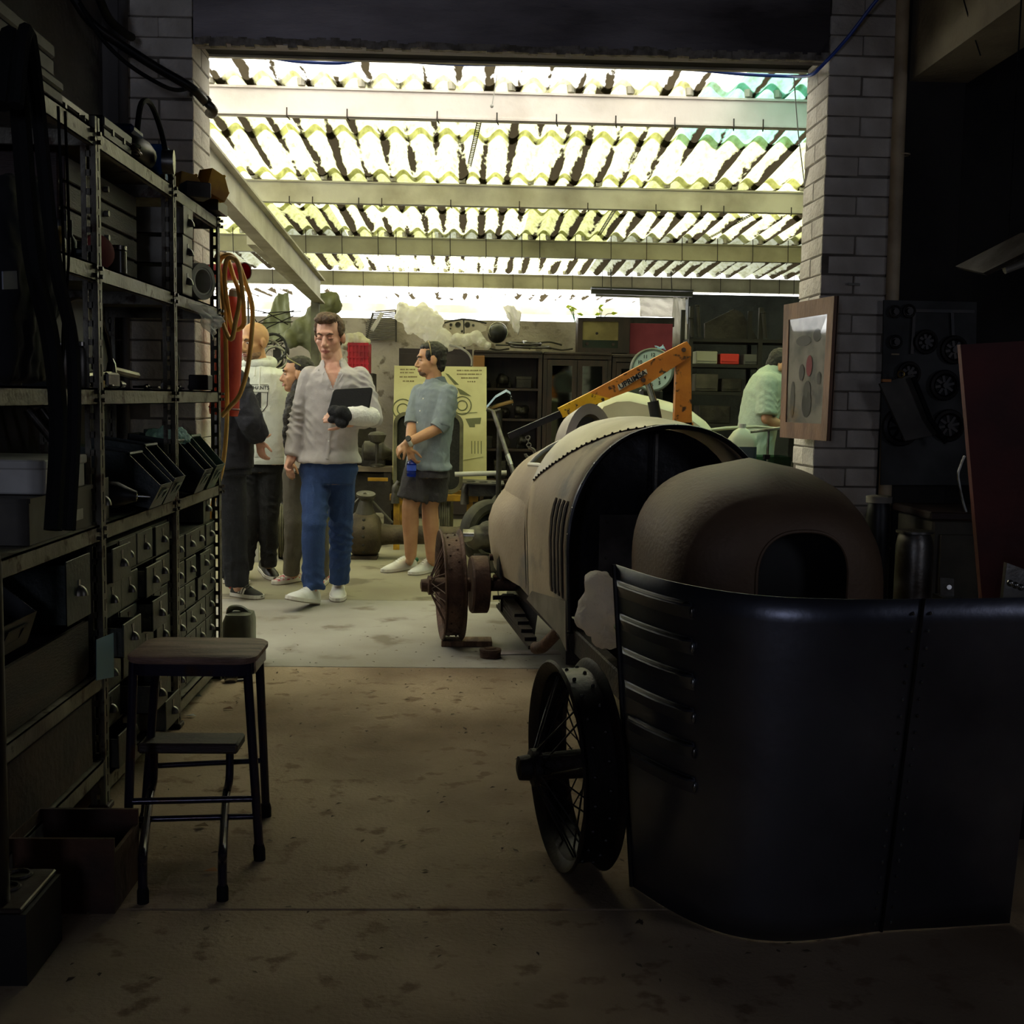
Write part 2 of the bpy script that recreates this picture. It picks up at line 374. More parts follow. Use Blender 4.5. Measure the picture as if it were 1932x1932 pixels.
# ------------------------------------------------------------------ yard: walls
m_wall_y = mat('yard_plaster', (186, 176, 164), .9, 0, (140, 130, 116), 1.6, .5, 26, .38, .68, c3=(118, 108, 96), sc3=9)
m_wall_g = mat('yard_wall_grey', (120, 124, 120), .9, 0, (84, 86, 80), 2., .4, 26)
WY = 13.0
bk = struct('wall_back', 'grey stained plaster yard wall below the daylight gap', 'wall', (0, WY, 0))
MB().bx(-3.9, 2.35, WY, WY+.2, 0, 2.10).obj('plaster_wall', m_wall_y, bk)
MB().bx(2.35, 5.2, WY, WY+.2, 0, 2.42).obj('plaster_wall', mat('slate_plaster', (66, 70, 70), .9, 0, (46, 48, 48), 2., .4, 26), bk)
sl_ = struct('wall_yard_left', 'grey plaster wall on the far side of the yard', 'wall', (-3.8, 10, 0))
MB().bx(-3.9, -3.7, 5.5, 15.2, 0, 2.2).obj('plaster_wall', m_wall_g, sl_)
MB().bx(-3.9, -1.66, 5.5, 5.7, 0, 3.2).obj('plaster_wall', m_wall_g, sl_)
sr_ = struct('wall_yard_right', 'dark plaster wall on the right of the yard', 'wall', (5.1, 10, 0))
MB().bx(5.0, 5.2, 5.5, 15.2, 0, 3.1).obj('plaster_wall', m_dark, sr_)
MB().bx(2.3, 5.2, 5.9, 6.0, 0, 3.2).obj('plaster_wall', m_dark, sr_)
# ------------------------------------------------------------------ yard: roof
def sheetmat(name, c, T, stain=.5):
    m = bpy.data.materials.new(name); m.use_nodes = True; nt = m.node_tree; N = nt.nodes; L = nt.links
    for n in list(N):
        if n.type != 'OUTPUT_MATERIAL': N.remove(n)
    geo = N.new('ShaderNodeNewGeometry'); sep = N.new('ShaderNodeSeparateXYZ'); L.new(geo.outputs['Position'], sep.inputs[0])
    def mth(op, a, b=None):
        q = N.new('ShaderNodeMath'); q.operation = op; q.use_clamp = False
        for i, x in enumerate((a, b)):
            if x is None: continue
            if isinstance(x, (int, float)): q.inputs[i].default_value = x
            else: L.new(x, q.inputs[i])
        return q.outputs[0]
    val = mth('COSINE', mth('MULTIPLY', sep.outputs[0], 2*math.pi/PITCH))           # -1 in the valleys
    mp = N.new('ShaderNodeMapping'); mp.inputs['Scale'].default_value = (5.2, .75, 1); L.new(geo.outputs['Position'], mp.inputs[0])
    nz = N.new('ShaderNodeTexNoise'); nz.inputs['Scale'].default_value = 1.0; nz.inputs['Detail'].default_value = 3; L.new(mp.outputs[0], nz.inputs['Vector'])
    mp2 = N.new('ShaderNodeMapping'); mp2.inputs['Scale'].default_value = (40, 9, 20); L.new(geo.outputs['Position'], mp2.inputs[0])
    n2 = N.new('ShaderNodeTexNoise'); n2.inputs['Scale'].default_value = 1.0; n2.inputs['Detail'].default_value = 6; L.new(mp2.outputs[0], n2.inputs['Vector'])
    s = mth('ADD', mth('MULTIPLY', val, -.30), mth('ADD', mth('MULTIPLY', nz.outputs['Fac'], 1.5), mth('MULTIPLY', n2.outputs['Fac'], .35)))
    mr = N.new('ShaderNodeMapRange'); mr.clamp = True; mr.inputs[1].default_value = 1.20-.1*stain; mr.inputs[2].default_value = 1.28-.1*stain; L.new(s, mr.inputs[0])
    mr2 = N.new('ShaderNodeMapRange'); mr2.clamp = True; mr2.inputs[1].default_value = .42; mr2.inputs[2].default_value = .75; L.new(n2.outputs['Fac'], mr2.inputs[0])
    ca = N.new('ShaderNodeMix'); ca.data_type = 'RGBA'; L.new(mr2.outputs[0], ca.inputs[0])
    cc = lin(c); ca.inputs[6].default_value = cc+(1,); ca.inputs[7].default_value = (cc[0]*.62, cc[1]*.62, cc[2]*.42, 1)
    cb = N.new('ShaderNodeMix'); cb.data_type = 'RGBA'; L.new(mr.outputs[0], cb.inputs[0]); L.new(ca.outputs[2], cb.inputs[6]); cb.inputs[7].default_value = (.035, .028, .016, 1)
    tr = N.new('ShaderNodeBsdfTranslucent'); df = N.new('ShaderNodeBsdfDiffuse'); L.new(cb.outputs[2], tr.inputs[0]); L.new(cb.outputs[2], df.inputs[0])
    mx = N.new('ShaderNodeMixShader'); mx.inputs[0].default_value = T; L.new(df.outputs[0], mx.inputs[1]); L.new(tr.outputs[0], mx.inputs[2])
    L.new(mx.outputs[0], [n for n in N if n.type == 'OUTPUT_MATERIAL'][0].inputs[0]); return m
PITCH = .165
S_white = sheetmat('sheet_white', (246, 244, 240), .52, .55)
S_yel = sheetmat('sheet_yellowed', (238, 239, 196), .28, .85)
S_yel2 = sheetmat('sheet_grimy', (210, 213, 160), .18, 1.5)
S_grey = sheetmat('sheet_grey', (170, 174, 158), .15, 1.5)
S_teal = sheetmat('sheet_green', (160, 212, 196), .30, .3)
rf = struct('yard_roof', 'corrugated translucent roof sheets on painted steel purlins, stained with dirt', 'roof', (0, 6, 2.8))
PUR = [(6.8, 2.800), (8.8, 2.645), (11.2, 2.57), (13.4, 2.48)]
PH = .155
def ztop(Y):
    ys = [5.0]+[p[0] for p in PUR]+[16.]; zs = [2.97+.045*1.8+.05]+[p[1]+PH+.045 for p in PUR]+[2.48+PH+.045-.11]
    return float(np.interp(Y, ys, zs))
def sheet_mesh(x0, n, ya, yb, lift):
    mb = MB(); per = 12; nx = n*per; ny = 5; vs = []; rows = 2
    for side in (0, 1):
        for j in range(ny+1):
            y = ya+(yb-ya)*j/ny
            for i in range(nx+1):
                x = x0+i*PITCH/per; vs.append((x, y, ztop(y)+lift+.028*math.cos(2*math.pi*x/PITCH)+(.006 if side else 0)))
    W = nx+1; S = W*(ny+1); fs = []
    for j in range(ny):
        for i in range(nx):
            a = j*W+i; fs.append((a, a+1, a+W+1, a+W))
    return vs[:S], fs
random.seed(11)
NW = 5
rows = [(5.87, 6.86, [S_white]*8+[S_teal]*2), (6.76, 7.86, [S_yel]*7+[S_teal]*6), (7.72, 8.88, [S_yel]*13), (8.74, 10.1, [S_yel, S_yel2]*7), (9.96, 11.28, [S_yel2, S_yel]*7), (11.1, 12.4, [S_grey, S_yel2]*8), (12.26, 13.5, [S_grey, S_yel2]*8)]
X0R = -3.63
for r_i, (ya, yb, ms) in enumerate(rows):
    nsh = 11
    for k in range(nsh):
        x0 = X0R+k*NW*PITCH-(.02 if k else 0)+(.165 if r_i == 0 else 0)
        m = S_yel
        if r_i == 0: m = S_white if x0 < 1.0 else S_teal
        elif r_i == 1: m = S_yel if x0 < .9 else S_teal
        elif r_i <= 2: m = S_yel
        elif r_i <= 4: m = (S_yel if (k+r_i) % 3 else S_yel2)
        elif r_i == 6 and -1.4 < x0 < .75: m = S_yel
        else: m = (S_grey if x0 > .6 else (S_yel2, S_grey)[(k+r_i) % 2])
        vs, fs = sheet_mesh(x0, NW, ya, yb, .008*(r_i % 2)+.004*(k % 2))
        MB().raw(vs, fs).obj('roof_sheet', m, rf, smooth='all', fix=False)
# neighbouring lean-to beyond the gap: white sheets and a fascia board
for k in range(8):
    x0 = -3.63+k*NW*PITCH*1.0; mb = MB(); vs = []; 
    for j, y in enumerate((14.3, 15.6)):
        for i in range(NW*10+1):
            x = x0+i*PITCH/10; vs.append((x, y, 2.52+.02*j+.028*math.cos(2*math.pi*x/PITCH)))
    W = NW*10+1
    MB().raw(vs, [(i, i+1, i+1+W, i+W) for i in range(W-1)]).obj('roof_sheet', S_white, rf, smooth='all', fix=False)
MB().bx(-3.7, 2.9, 14.1, 14.14, 2.25, 2.34).obj('fascia_board', mat('white_board', (226, 214, 198), .8, 0, (180, 168, 150), 3), rf)
def purlin(i, xa, xb):
    Y, z = PUR[i]
    mb = MB().bx(xa, xb, Y, Y+.012, z, z+PH); mb.bx(xa, xb, Y-.012, Y+.06, z, z+.012); mb.bx(xa, xb, Y-.012, Y+.06, z+PH-.012, z+PH)
    o = mb.obj('purlin', mat('purlin_paint_lit', (228, 220, 214), .55, 0, (196, 186, 174), 2.5, .1, 30, .5, .8) if i == 0 else m_white_paint if i == 1 else mat('purlin_paint_shaded', (150, 146, 122), .65, 0, (108, 102, 80), 2.5, .15, 30, .42, .72), rf)  # first purlin lighter, far ones darker: fall of light put into the paint
    rnd = random.Random(i); hb = m_steel_dk
    x = xa+.1
    while x < min(xb, .62*Y):
        if i >= 2: MB().tube([(x, Y+.0, z+PH+.09), (x, Y-.022, z+PH+.03), (x+.004, Y-.024, z+.0), (x, Y+.02, z-.014)], .004, 5).obj('hook_bolt', hb, o)
        else: MB().tube([(x, Y-.016, z+.04), (x, Y-.02, z-.008), (x+.01, Y+.03, z-.014)], .004, 5).obj('hook_bolt', hb, o)
        MB().cyl((x+.08, Y-.005, z+PH+.006), (x+.08, Y-.005, z+PH+.045), .022, .026, 8).obj('ridge_cap', m_white_paint, o)
        x += PITCH*rnd.choice((1, 2, 2, 3) if i < 2 else (1, 2, 2))
GX = -1.33
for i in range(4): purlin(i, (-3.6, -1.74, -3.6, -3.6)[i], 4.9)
# girder along the yard on which the purlins bear, and its post
g0, g1 = V(GX, 5.9, 2.425), V(GX, 10.7, 2.175)
mb = MB().bar(g0, g1, .012, .20).bar(g0+V(0, 0, -.10), g1+V(0, 0, -.10), .09, .014).bar(g0+V(0, 0, .10), g1+V(0, 0, .10), .09, .014)
mb.obj('girder', m_white_paint, rf)
MB().bx(GX-.065, GX+.005, 10.6, 10.67, 0, 2.1).obj('post', mat('olive_paint', (104, 104, 84), .7, 0, (70, 66, 50), 5), rf)
MB().bar((GX-.22, 8.6, 2.36), (GX-.22, 12.6, 2.22), .06, .09).obj('timber_rail', m_white_paint, rf)
# slotted angle irons hung in the roof
m_slot = mat('rusty_angle', (70, 56, 44), .7, .4, (40, 32, 26), 10)
for (a, b) in (((905, 232, 7.0), (885, 320, 8.6)), ((1440, 398, 9.0), (1340, 452, 11.0)), ((1165, 392, 9.0), (1130, 448, 11.0))):
    p, q = P(*a), P(*b); p.z += .02; q.z += .02; mb = MB(); n = 26; d = (q-p)/n; side = V(.012, 0, 0)
    mb.bar(p-side, q-side, .006, .004).bar(p+side, q+side, .006, .004)
    for k in range(n+1): mb.bar(p+d*k-side, p+d*k+side, .012, .004)
    mb.obj('slotted_angle', m_slot, rf)
# ================================================================== left side: shelving and what stands on it
def S(px, py, dx=0.): return PX(px, py, SX-dx)
SX = -1.09
m_shelf = mat('grey_shelf_paint', (132, 128, 114), .5, .35, (78, 70, 58), 5, .15, 60, .42, .7, c3=(64, 46, 32), sc3=16)
m_blk = mat('black_plastic', (18, 18, 19), .45)
m_blkmet = mat('black_metal', (26, 25, 26), .4, .5, (44, 38, 34), 9)
m_chrome = mat('worn_chrome', (170, 170, 166), .25, .9, (110, 104, 96), 12)
m_steel = mat('bare_steel', (120, 118, 114), .38, .85, (80, 72, 64), 8, .05, 80)
m_wood_dk = mat('dark_wood', (50, 30, 22), .6, 0, (30, 18, 14), 3, .2, 40, stretch=(1, 1, 8))
m_green = mat('bin_green', (72, 98, 78), .5, 0, (50, 66, 52), 6, .1)
m_greend = mat('bin_dark_green', (36, 48, 42), .5, 0, (24, 30, 26), 6, .1)
m_card = mat('white_carton', (190, 188, 182), .8, 0, (150, 146, 138), 4)
m_kraft = mat('kraft_card', (120, 92, 60), .85, 0, (96, 72, 46), 5)
m_rubber = mat('black_rubber', (11, 11, 11), .8, spec=.25)
shv = thing('metal_shelving', 'grey slotted-angle steel shelving standing along the left wall', 'shelving', (-1.34, 4, 0))
YB = [2.66, 3.572, 4.48, 5.295]
SB = -1.585
LEV = [2.025, 1.64, 1.28, .875]
def slotted(mb, o, u, n, L):
    """strip with slots: o foot point, u width direction, n thickness direction, height L"""
    o, u, n = Vector(o), Vector(u), Vector(n); W = .042
    for a, b in ((0, .016), (.026, W)):
        c = o+u*((a+b)/2)+V(0, 0, L/2); mb.box(c, (abs(u.x)*(b-a)+abs(n.x)*.003, abs(u.y)*(b-a)+abs(n.y)*.003, L))
    z = .0
    while z < L-.02:
        c = o+u*.02+V(0, 0, z+.009); mb.box(c, (abs(u.x)*.016+abs(n.x)*.003, abs(u.y)*.016+abs(n.y)*.003, .018)); z += .054
for i, y in enumerate(YB):
    for X, sg in ((SX, -1), (SB, 1)):
        mb = MB(); slotted(mb, (X, y, .0), (sg, 0, 0), (0, 1, 0), 2.06); slotted(mb, (X, y, .0), (0, 1 if i < 3 else -1, 0), (1, 0, 0), 2.06)
        u = mb.obj('upright', m_shelf, shv)
        if sg < 0:
            for z in LEV:
                q = MB()
                for dz in (-.012, -.036):
                    for dy in (-.03, .022): q.cyl((X-.002, y+dy, z+dz), (X+.012, y+dy, z+dz), .007, n=6)
                q.obj('bolt_set', m_steel, u, kind='stuff')
            MB().bx(X-.05, X+.012, y-.012, y+.05, -.0, .02, .004).obj('foot_block', m_wood_dk, u)
def board(y0, y1, z):
    mb = MB().bx(SB, SX-.002, y0+.003, y1-.003, z-.006, z)
    mb.bx(SX-.005, SX-.002, y0+.003, y1-.003, z-.05, z).bx(SX-.02, SX-.002, y0+.003, y1-.003, z-.05, z-.047)
    mb.bx(SB, SB+.003, y0, y1, z-.05, z).bx(SB, SX, y0+.003, y0+.006, z-.05, z).bx(SB, SX, y1-.006, y1-.003, z-.05, z)
    mb.obj('shelf_board', m_shelf, shv)
for i in range(3):
    for z in LEV: board(YB[i], YB[i+1], z)
board(YB[0], YB[1], .43); board(YB[0], YB[1], .16); board(YB[1], YB[2], .1); board(YB[2], YB[3], .1)
# small-parts drawer cabinets
m_draw = mat('drawer_grey', (86, 88, 78), .5, .25, (58, 56, 48), 4, .1, 60, .4, .7)
m_pull = mat('cup_pull_metal', (150, 148, 138), .35, .8, (100, 94, 84), 14)
def cup_mesh(r=.017):
    mb = MB(); n, m = 10, 5; k = []
    for i in range(m+1):
        t = math.pi/2*i/m
        for j in range(n+1):
            a = math.pi*j/n
            mb.v.append((math.sin(t)*.0+.024*math.cos(t)*math.sin(a)*.9, r*math.cos(a)*math.cos(t*.98), r*1.5*math.sin(t)-r*.5))
    for i in range(m):
        for j in range(n): mb.f.append((i*(n+1)+j, i*(n+1)+j+1, (i+1)*(n+1)+j+1, (i+1)*(n+1)+j))
    mb.box((0, 0, r*1.15), (.004, .012, .02))
    return mb
_cup = cup_mesh().obj('cup_pull', m_pull, local=True, smooth=True)
def cup(parent, loc, rz=0., sc=1.):
    o = _cup.copy(); COL.objects.link(o); o.parent = parent; o.location = Vector(loc); o.rotation_euler = (0, 0, rz); o.scale = (sc, sc, sc)
    o.matrix_parent_inverse = Matrix.Translation(-Vector(parent['_w'])) if parent.parent is None else Matrix.Identity(4)
    return o
def drawer_cabinet(y0, y1, ncol, z0, z1, nrow, label, opened, missing=()):
    c = thing('drawer_cabinet', label, 'cabinet', ((SX+SB)/2, (y0+y1)/2, z0), 'small-parts drawer cabinets')
    mb = MB().bx(SB+.02, SX-.03, y0, y1, z0, z0+.012).bx(SB+.02, SX-.03, y0, y1, z1-.012, z1).bx(SB+.02, SB+.03, y0, y1, z0, z1)
    dw = (y1-y0)/ncol; dh = (z1-z0)/nrow
    for k in range(ncol+1): mb.bx(SB+.02, SX-.03, y0+k*dw-.004, y0+k*dw+.004, z0, z1)
    for k in range(1, nrow): mb.bx(SB+.02, SX-.03, y0, y1, z0+k*dh-.003, z0+k*dh+.003)
    mb.obj('carcass', m_draw, c)
    for r in range(nrow):
        for k in range(ncol):
            if (r, k) in missing: continue
            out = opened.get((r, k), random.choice((0, 0, .004, .008)))
            ya, yb = y0+k*dw+.007, y0+(k+1)*dw-.007; za, zb = z0+r*dh+.005, z0+(r+1)*dh-.006; xf = SX-.026+out
            d = MB().bx(xf-.006, xf, ya, yb, za, zb, .002)
            d.bx(xf-.30, xf-.006, ya+.003, ya+.006, za, zb-.012).bx(xf-.30, xf-.006, yb-.006, yb-.003, za, zb-.012).bx(xf-.30, xf-.006, ya+.003, yb-.003, za, za+.004).bx(xf-.30, xf-.297, ya+.003, yb-.003, za, zb-.012)
            q = d.obj('drawer', m_draw, c)
            cup(q, (xf, (ya+yb)/2, (za+zb)/2-.004))
            MB().bx(xf, xf+.002, (ya+yb)/2-.012, (ya+yb)/2+.012, zb-.026, zb-.014).obj('label_holder', m_steel, q)
    return c
random.seed(5)
drawer_cabinet(3.63, 4.46, 4, .105, .80, 6, 'wide bank of grey steel drawers with cup pulls, several hanging open', {(3, 0): .07, (3, 2): .05, (1, 1): .10, (5, 0): .04, (0, 2): .09, (4, 2): .03, (0, 0): .05})
drawer_cabinet(4.54, 5.27, 4, .105, .72, 6, 'narrow bank of grey steel drawers with cup pulls at the shelving end', {(1, 0): .05, (4, 2): .02})
def loose_drawer(y0, y1, z0, h, label, xf=SX-.01, m=None, cat='tote', group=None, depth=.34, rz=0.):
    m = m or m_draw
    t = thing('drawer_tote', label, cat, (xf-depth/2, (y0+y1)/2, z0), group)
    mb = MB().bx(xf-.004, xf, y0, y1, z0, z0+h, .001).bx(xf-depth, xf, y0, y0+.003, z0, z0+h-.01).bx(xf-depth, xf, y1-.003, y1, z0, z0+h-.01).bx(xf-depth, xf, y0, y1, z0, z0+.004).bx(xf-depth, xf-depth+.003, y0, y1, z0, z0+h-.01)
    mb.obj('drawer_box', m, t); cup(t, (xf, (y0+y1)/2, z0+h*.45), 0, 1.15); return t
Z1, Z2, Z3, Z4 = LEV
m_lab = mat('pale_drawer_front', (170, 168, 158), .6, .2, (130, 124, 112), 5)
for k, (dy, dz) in enumerate(((0, 0), (.012, .112), (.026, .224))):
    loose_drawer(4.60+dy, 4.755+dy, Z2+.002+dz, .108, ('bottom', 'middle', 'top')[k]+' of three pale-fronted drawers stacked on the second shelf', SX+.004, m_lab)
loose_drawer(3.61, 3.72, Z4+.002, .13, 'grey steel drawer with one cup pull standing on the bin shelf', SX-.02)
loose_drawer(3.20, 3.40, .64, .175, 'large dark drawer with cup pull hung under the bin shelf', SX+.02, m_greend, depth=.4)
loose_drawer(5.03, 5.16, .725, .125, 'single drawer set on top of the narrow drawer bank', SX-.02)
# ---- top shelf
def case(name, x0, x1, y0, y1, z0, h, m, label, cat='case', lid=.45):
    t = thing(name, label, cat, ((x0+x1)/2, (y0+y1)/2, z0))
    MB().bx(x0, x1, y0, y1, z0, z0+h*(1-lid)-.002, .005).obj('body', m, t); MB().bx(x0-.002, x1+.002, y0-.002, y1+.002, z0+h*(1-lid), z0+h, .006).obj('lid', m, t)
    q = MB()
    for y in (y0+(y1-y0)*.3, y0+(y1-y0)*.7): q.bx(x1, x1+.004, y-.008, y+.008, z0+h*.4, z0+h*.65)
    q.obj('latch_pair', m_blkmet, t, kind='stuff'); return t
m_gcase = mat('grey_case', (84, 80, 72), .6, .2, (56, 52, 46), 5)
case('flat_case', -1.50, -1.10, 2.75, 3.335, Z1+.005, .062, m_gcase, 'flat grey case lying on the top shelf under a larger one')
case('flat_case', -1.52, -1.11, 2.68, 3.30, Z1+.07, .085, m_gcase, 'flat grey case lying on top of another case, highest on the shelving')
case('flat_case', -1.50, -1.14, 3.38, 3.68, Z1+.005, .06, m_blkmet, 'low black case on the top shelf beside the stacked grey cases')
case('long_box', -1.46, -1.12, 3.76, 4.06, Z1+.005, .075, mat('slate_case', (58, 60, 62), .5, .2, (40, 40, 42), 5), 'long slate-grey box with a split lid on the top shelf')
mb = MB()
for k in range(5): mb.torus((-1.13, 4.08, Z1+.03+.004*k), (.3*math.sin(k), .2, 1), .03+.004*(k % 3), .0022, 16, 5)
one(mb, 'wire_coil', m_chrome, 'small coil of bright wire on the top shelf', 'wire', smooth=True)
t = thing('power_polisher', 'old blue and black hand-held polisher with a big cable loop on the top shelf', 'power tool', (-1.15, 4.33, Z1))
MB().lathe((-1.17, 4.16, Z1+.075), (0, 1, 0), [(0, .03), (.02, .045), (.10, .05), (.16, .055), (.22, .05), (.25, .03)], 16).obj('motor_body', m_blkmet, t, smooth=True)
MB().bx(-1.21, -1.13, 4.12, 4.25, Z1+.105, Z1+.135, .01).obj('top_cover', mat('tool_blue', (40, 66, 120), .5, 0, (28, 40, 70), 8), t)
MB().cyl((-1.10, 4.38, Z1+.06), (-1.06, 4.385, Z1+.06), .042, n=20).obj('disc', m_steel, t, smooth=True)
MB().tube(spline([V(-1.14, 4.20, Z1+.12), V(-1.13, 4.22, Z1+.22), V(-1.13, 4.34, Z1+.25), V(-1.12, 4.44, Z1+.18), V(-1.10, 4.47, Z1+.05), V(-1.09, 4.46, Z1+.015)], 8), .010, 8).obj('cable', m_rubber, t, smooth=True)
MB().tube([V(-1.20, 4.06, Z1+.06), V(-1.20, 4.16, Z1+.075)], .02, 10).obj('handle', m_blk, t, smooth=True)
t = thing('blue_box', 'blue and white cardboard box behind the polisher on the top shelf', 'box', (-1.2, 4.58, Z1))
MB().bx(-1.27, -1.13, 4.52, 4.68, Z1+.002, Z1+.15, .003).obj('carton', mat('carton_blue', (50, 110, 180), .6), t)
MB().bx(-1.131, -1.1285, 4.525, 4.675, Z1+.05, Z1+.10).obj('white_band', m_card, t)
m_yel = mat('bin_yellow', (216, 160, 20), .45, 0, (170, 110, 10), 8)
def pick_bin(name, c, wd, dp, h, m, label, rz=0., tilt=0., group=None, label_m=None):
    """open-fronted stacking bin; local: opening faces +X"""
    t = thing(name, label, 'bin', c, group, rz=rz); t.rotation_euler = (0, tilt, rz)
    th = .004; x0, x1 = -dp/2, dp/2; y0, y1 = -wd/2, wd/2
    MB().bx(x0, x1*.8, y0, y1, 0, th).obj('floor_plate', m, t, local=True)
    for y in (y0, y1-th):
        MB().prism([(x0, y, 0), (x1*.8, y, 0), (x1, y, h*.5), (x0+dp*.62, y, h), (x0, y, h)], (0, th, 0)).obj('side_panel', m, t, local=True)
    MB().bx(x0, x0+th, y0, y1, 0, h).obj('back_panel', m, t, local=True)
    f = MB().prism([(x1*.8, y0, 0), (x1*.8+th, y0, 0), (x1+th, y0, h*.5), (x1, y0, h*.5)], (0, wd, 0)).obj('front_lip', m, t, local=True)
    a = V(x1*.8+th+.001, 0, h*.1); b = V(x1+th+.001, 0, h*.42); e = (b-a)
    lp = lambda y, s: V(0, y, 0)+a+e*s
    MB().ringplate([lp(-wd*.25, .1), lp(wd*.25, .1), lp(wd*.25, .9), lp(-wd*.25, .9)], [lp(-wd*.18, .25), lp(wd*.18, .25), lp(wd*.18, .75), lp(-wd*.18, .75)], (.003, 0, 0)).obj('label_frame', label_m or m, t, local=True)
    MB().tube([(x0+dp*.62, y0, h), (x0+dp*.62, y1, h)], .006, 6).obj('top_rim', m, t, local=True)
    return t
pick_bin('yellow_bin', (-1.14, 4.92, Z1+.03), .08, .10, .08, m_yel, 'yellow plastic bin tipped on the top shelf end, behind a second one', rz=.6, tilt=.15)
pick_bin('yellow_bin', (-1.085, 5.08, Z1+.05), .08, .11, .10, m_yel, 'yellow plastic bin hanging over the outer end of the top shelf', rz=.9, tilt=.35)
one(MB().box((-1.09, 4.84, Z1+.035), (.10, .10, .06), .5, .004), 'grey_carton', m_gcase, 'small grey carton beside the yellow bins on the top shelf', 'box')
t = thing('tool_tray', 'black steel tray of oddments at the end of the top shelf', 'tray', (-1.15, 5.13, Z1))
MB().bx(-1.30, -1.05, 5.08, 5.27, Z1+.002, Z1+.006).bx(-1.30, -1.05, 5.08, 5.084, Z1, Z1+.045).bx(-1.054, -1.05, 5.08, 5.27, Z1, Z1+.045).bx(-1.30, -1.05, 5.266, 5.27, Z1, Z1+.045).bx(-1.3, -1.296, 5.08, 5.27, Z1, Z1+.045).obj('tray_body', m_blkmet, t)
MB().cyl((-1.2, 5.12, Z1+.05), (-1.06, 5.2, Z1+.05), .009).cyl((-1.25, 5.2, Z1+.055), (-1.1, 5.11, Z1+.055), .007).obj('rod_pair', m_steel, t, kind='stuff')
# ---- second shelf
t = thing('wooden_drawer_chest', 'dark reddish wooden chest of flat drawers on the second shelf', 'chest', (-1.36, 4.05, Z2))
MB().bx(-1.56, -1.22, 3.64, 4.44, Z2+.002, Z2+.33, .004).obj('body', m_wood_dk, t)
for k in range(4):
    q = MB().bx(-1.22, -1.205, 3.66, 4.42, Z2+.02+k*.078, Z2+.09+k*.078, .003).obj('drawer', m_wood_dk, t); MB().cyl((-1.205, 4.04, Z2+.055+k*.078), (-1.19, 4.04, Z2+.055+k*.078), .01, n=8).obj('knob', m_pull, q)
def drum(name, p, r, h, m, label, cat, cap=None, capm=None, neck=None, group=None):
    t = thing(name, label, cat, p, group); p = Vector(p)
    pr = [(0, r*.93), (h*.03, r), (h*.93, r), (h*.97, r*.92), (h, r*.8)] if neck is None else [(0, r*.93), (h*.03, r), (h*.62, r), (h*.78, neck), (h, neck)]
    MB().lathe(p, (0, 0, 1), pr, 16).obj('body', m, t, smooth=True)
    if cap: MB().lathe(p+V(0, 0, h), (0, 0, 1), [(0, (neck or r)*1.02), (cap*.9, (neck or r)*1.02), (cap, (neck or r)*.9)], 16).obj('cap', capm, t, smooth=True)
    return t
m_pinkred = mat('dull_red', (150, 70, 62), .6, 0, (120, 50, 44), 6)
t = thing('red_disc_lens', 'round red disc standing on edge on the second shelf', 'disc', (-1.14, 3.80, Z2))
MB().lathe((-1.15, 3.77, Z2+.055), (.75, -.65, .12), [(0, .045), (.006, .054), (.016, .052), (.022, .035), (.024, .01)], 22).obj('disc', m_pinkred, t, smooth=True)
MB().torus((-1.15, 3.77, Z2+.055), (.75, -.65, .12), .052, .004, 24, 6).obj('rim', mat('red_rim', (90, 36, 34), .6), t, smooth=True)
drum('glass_jar', (-1.125, 3.895, Z2+.002), .030, .075, mat('murky_jar', (96, 92, 78), .2, 0, (60, 56, 46), 12), 'small murky glass jar with metal lid on the second shelf', 'jar', .014, m_chrome)
case('small_tin', -1.17, -1.12, 3.63, 3.70, Z2+.002, .05, m_greend, 'small dark tin beside the upright on the second shelf', 'tin')
t = thing('tape_roll', 'grey roll of tape standing at the end of the second shelf', 'tape', (-1.06, 5.0, Z2))
MB().lathe((-1.15, 4.93, Z2+.075), (.75, -.4, 0), [(0, .073), (.0, .055), (.09, .055), (.09, .073), (0, .073)], 26, cap=False).obj('tape', mat('tape_grey', (160, 158, 150), .6, 0, (120, 118, 110), 8), t, smooth=True)
MB().lathe((-1.15, 4.93, Z2+.075), (.75, -.4, 0), [(.002, .054), (.002, .047), (.088, .047), (.088, .054)], 26, cap=False).obj('core', m_card, t, smooth=True)
m_film = film('clear_film', (240, 242, 245), .55, .12)
def crumple(pts_rings, name, m, label, cat, disp=.03, tex=.05, voxel=.01, smooth=2):
    mb = MB()
    for c, r in pts_rings: mb.ell(c, r)
    o = blob(name, mb, m, None, voxel, smooth, disp, tex); tag(o, label, cat); return o
a = S(372, 575); b = S(412, 625); 
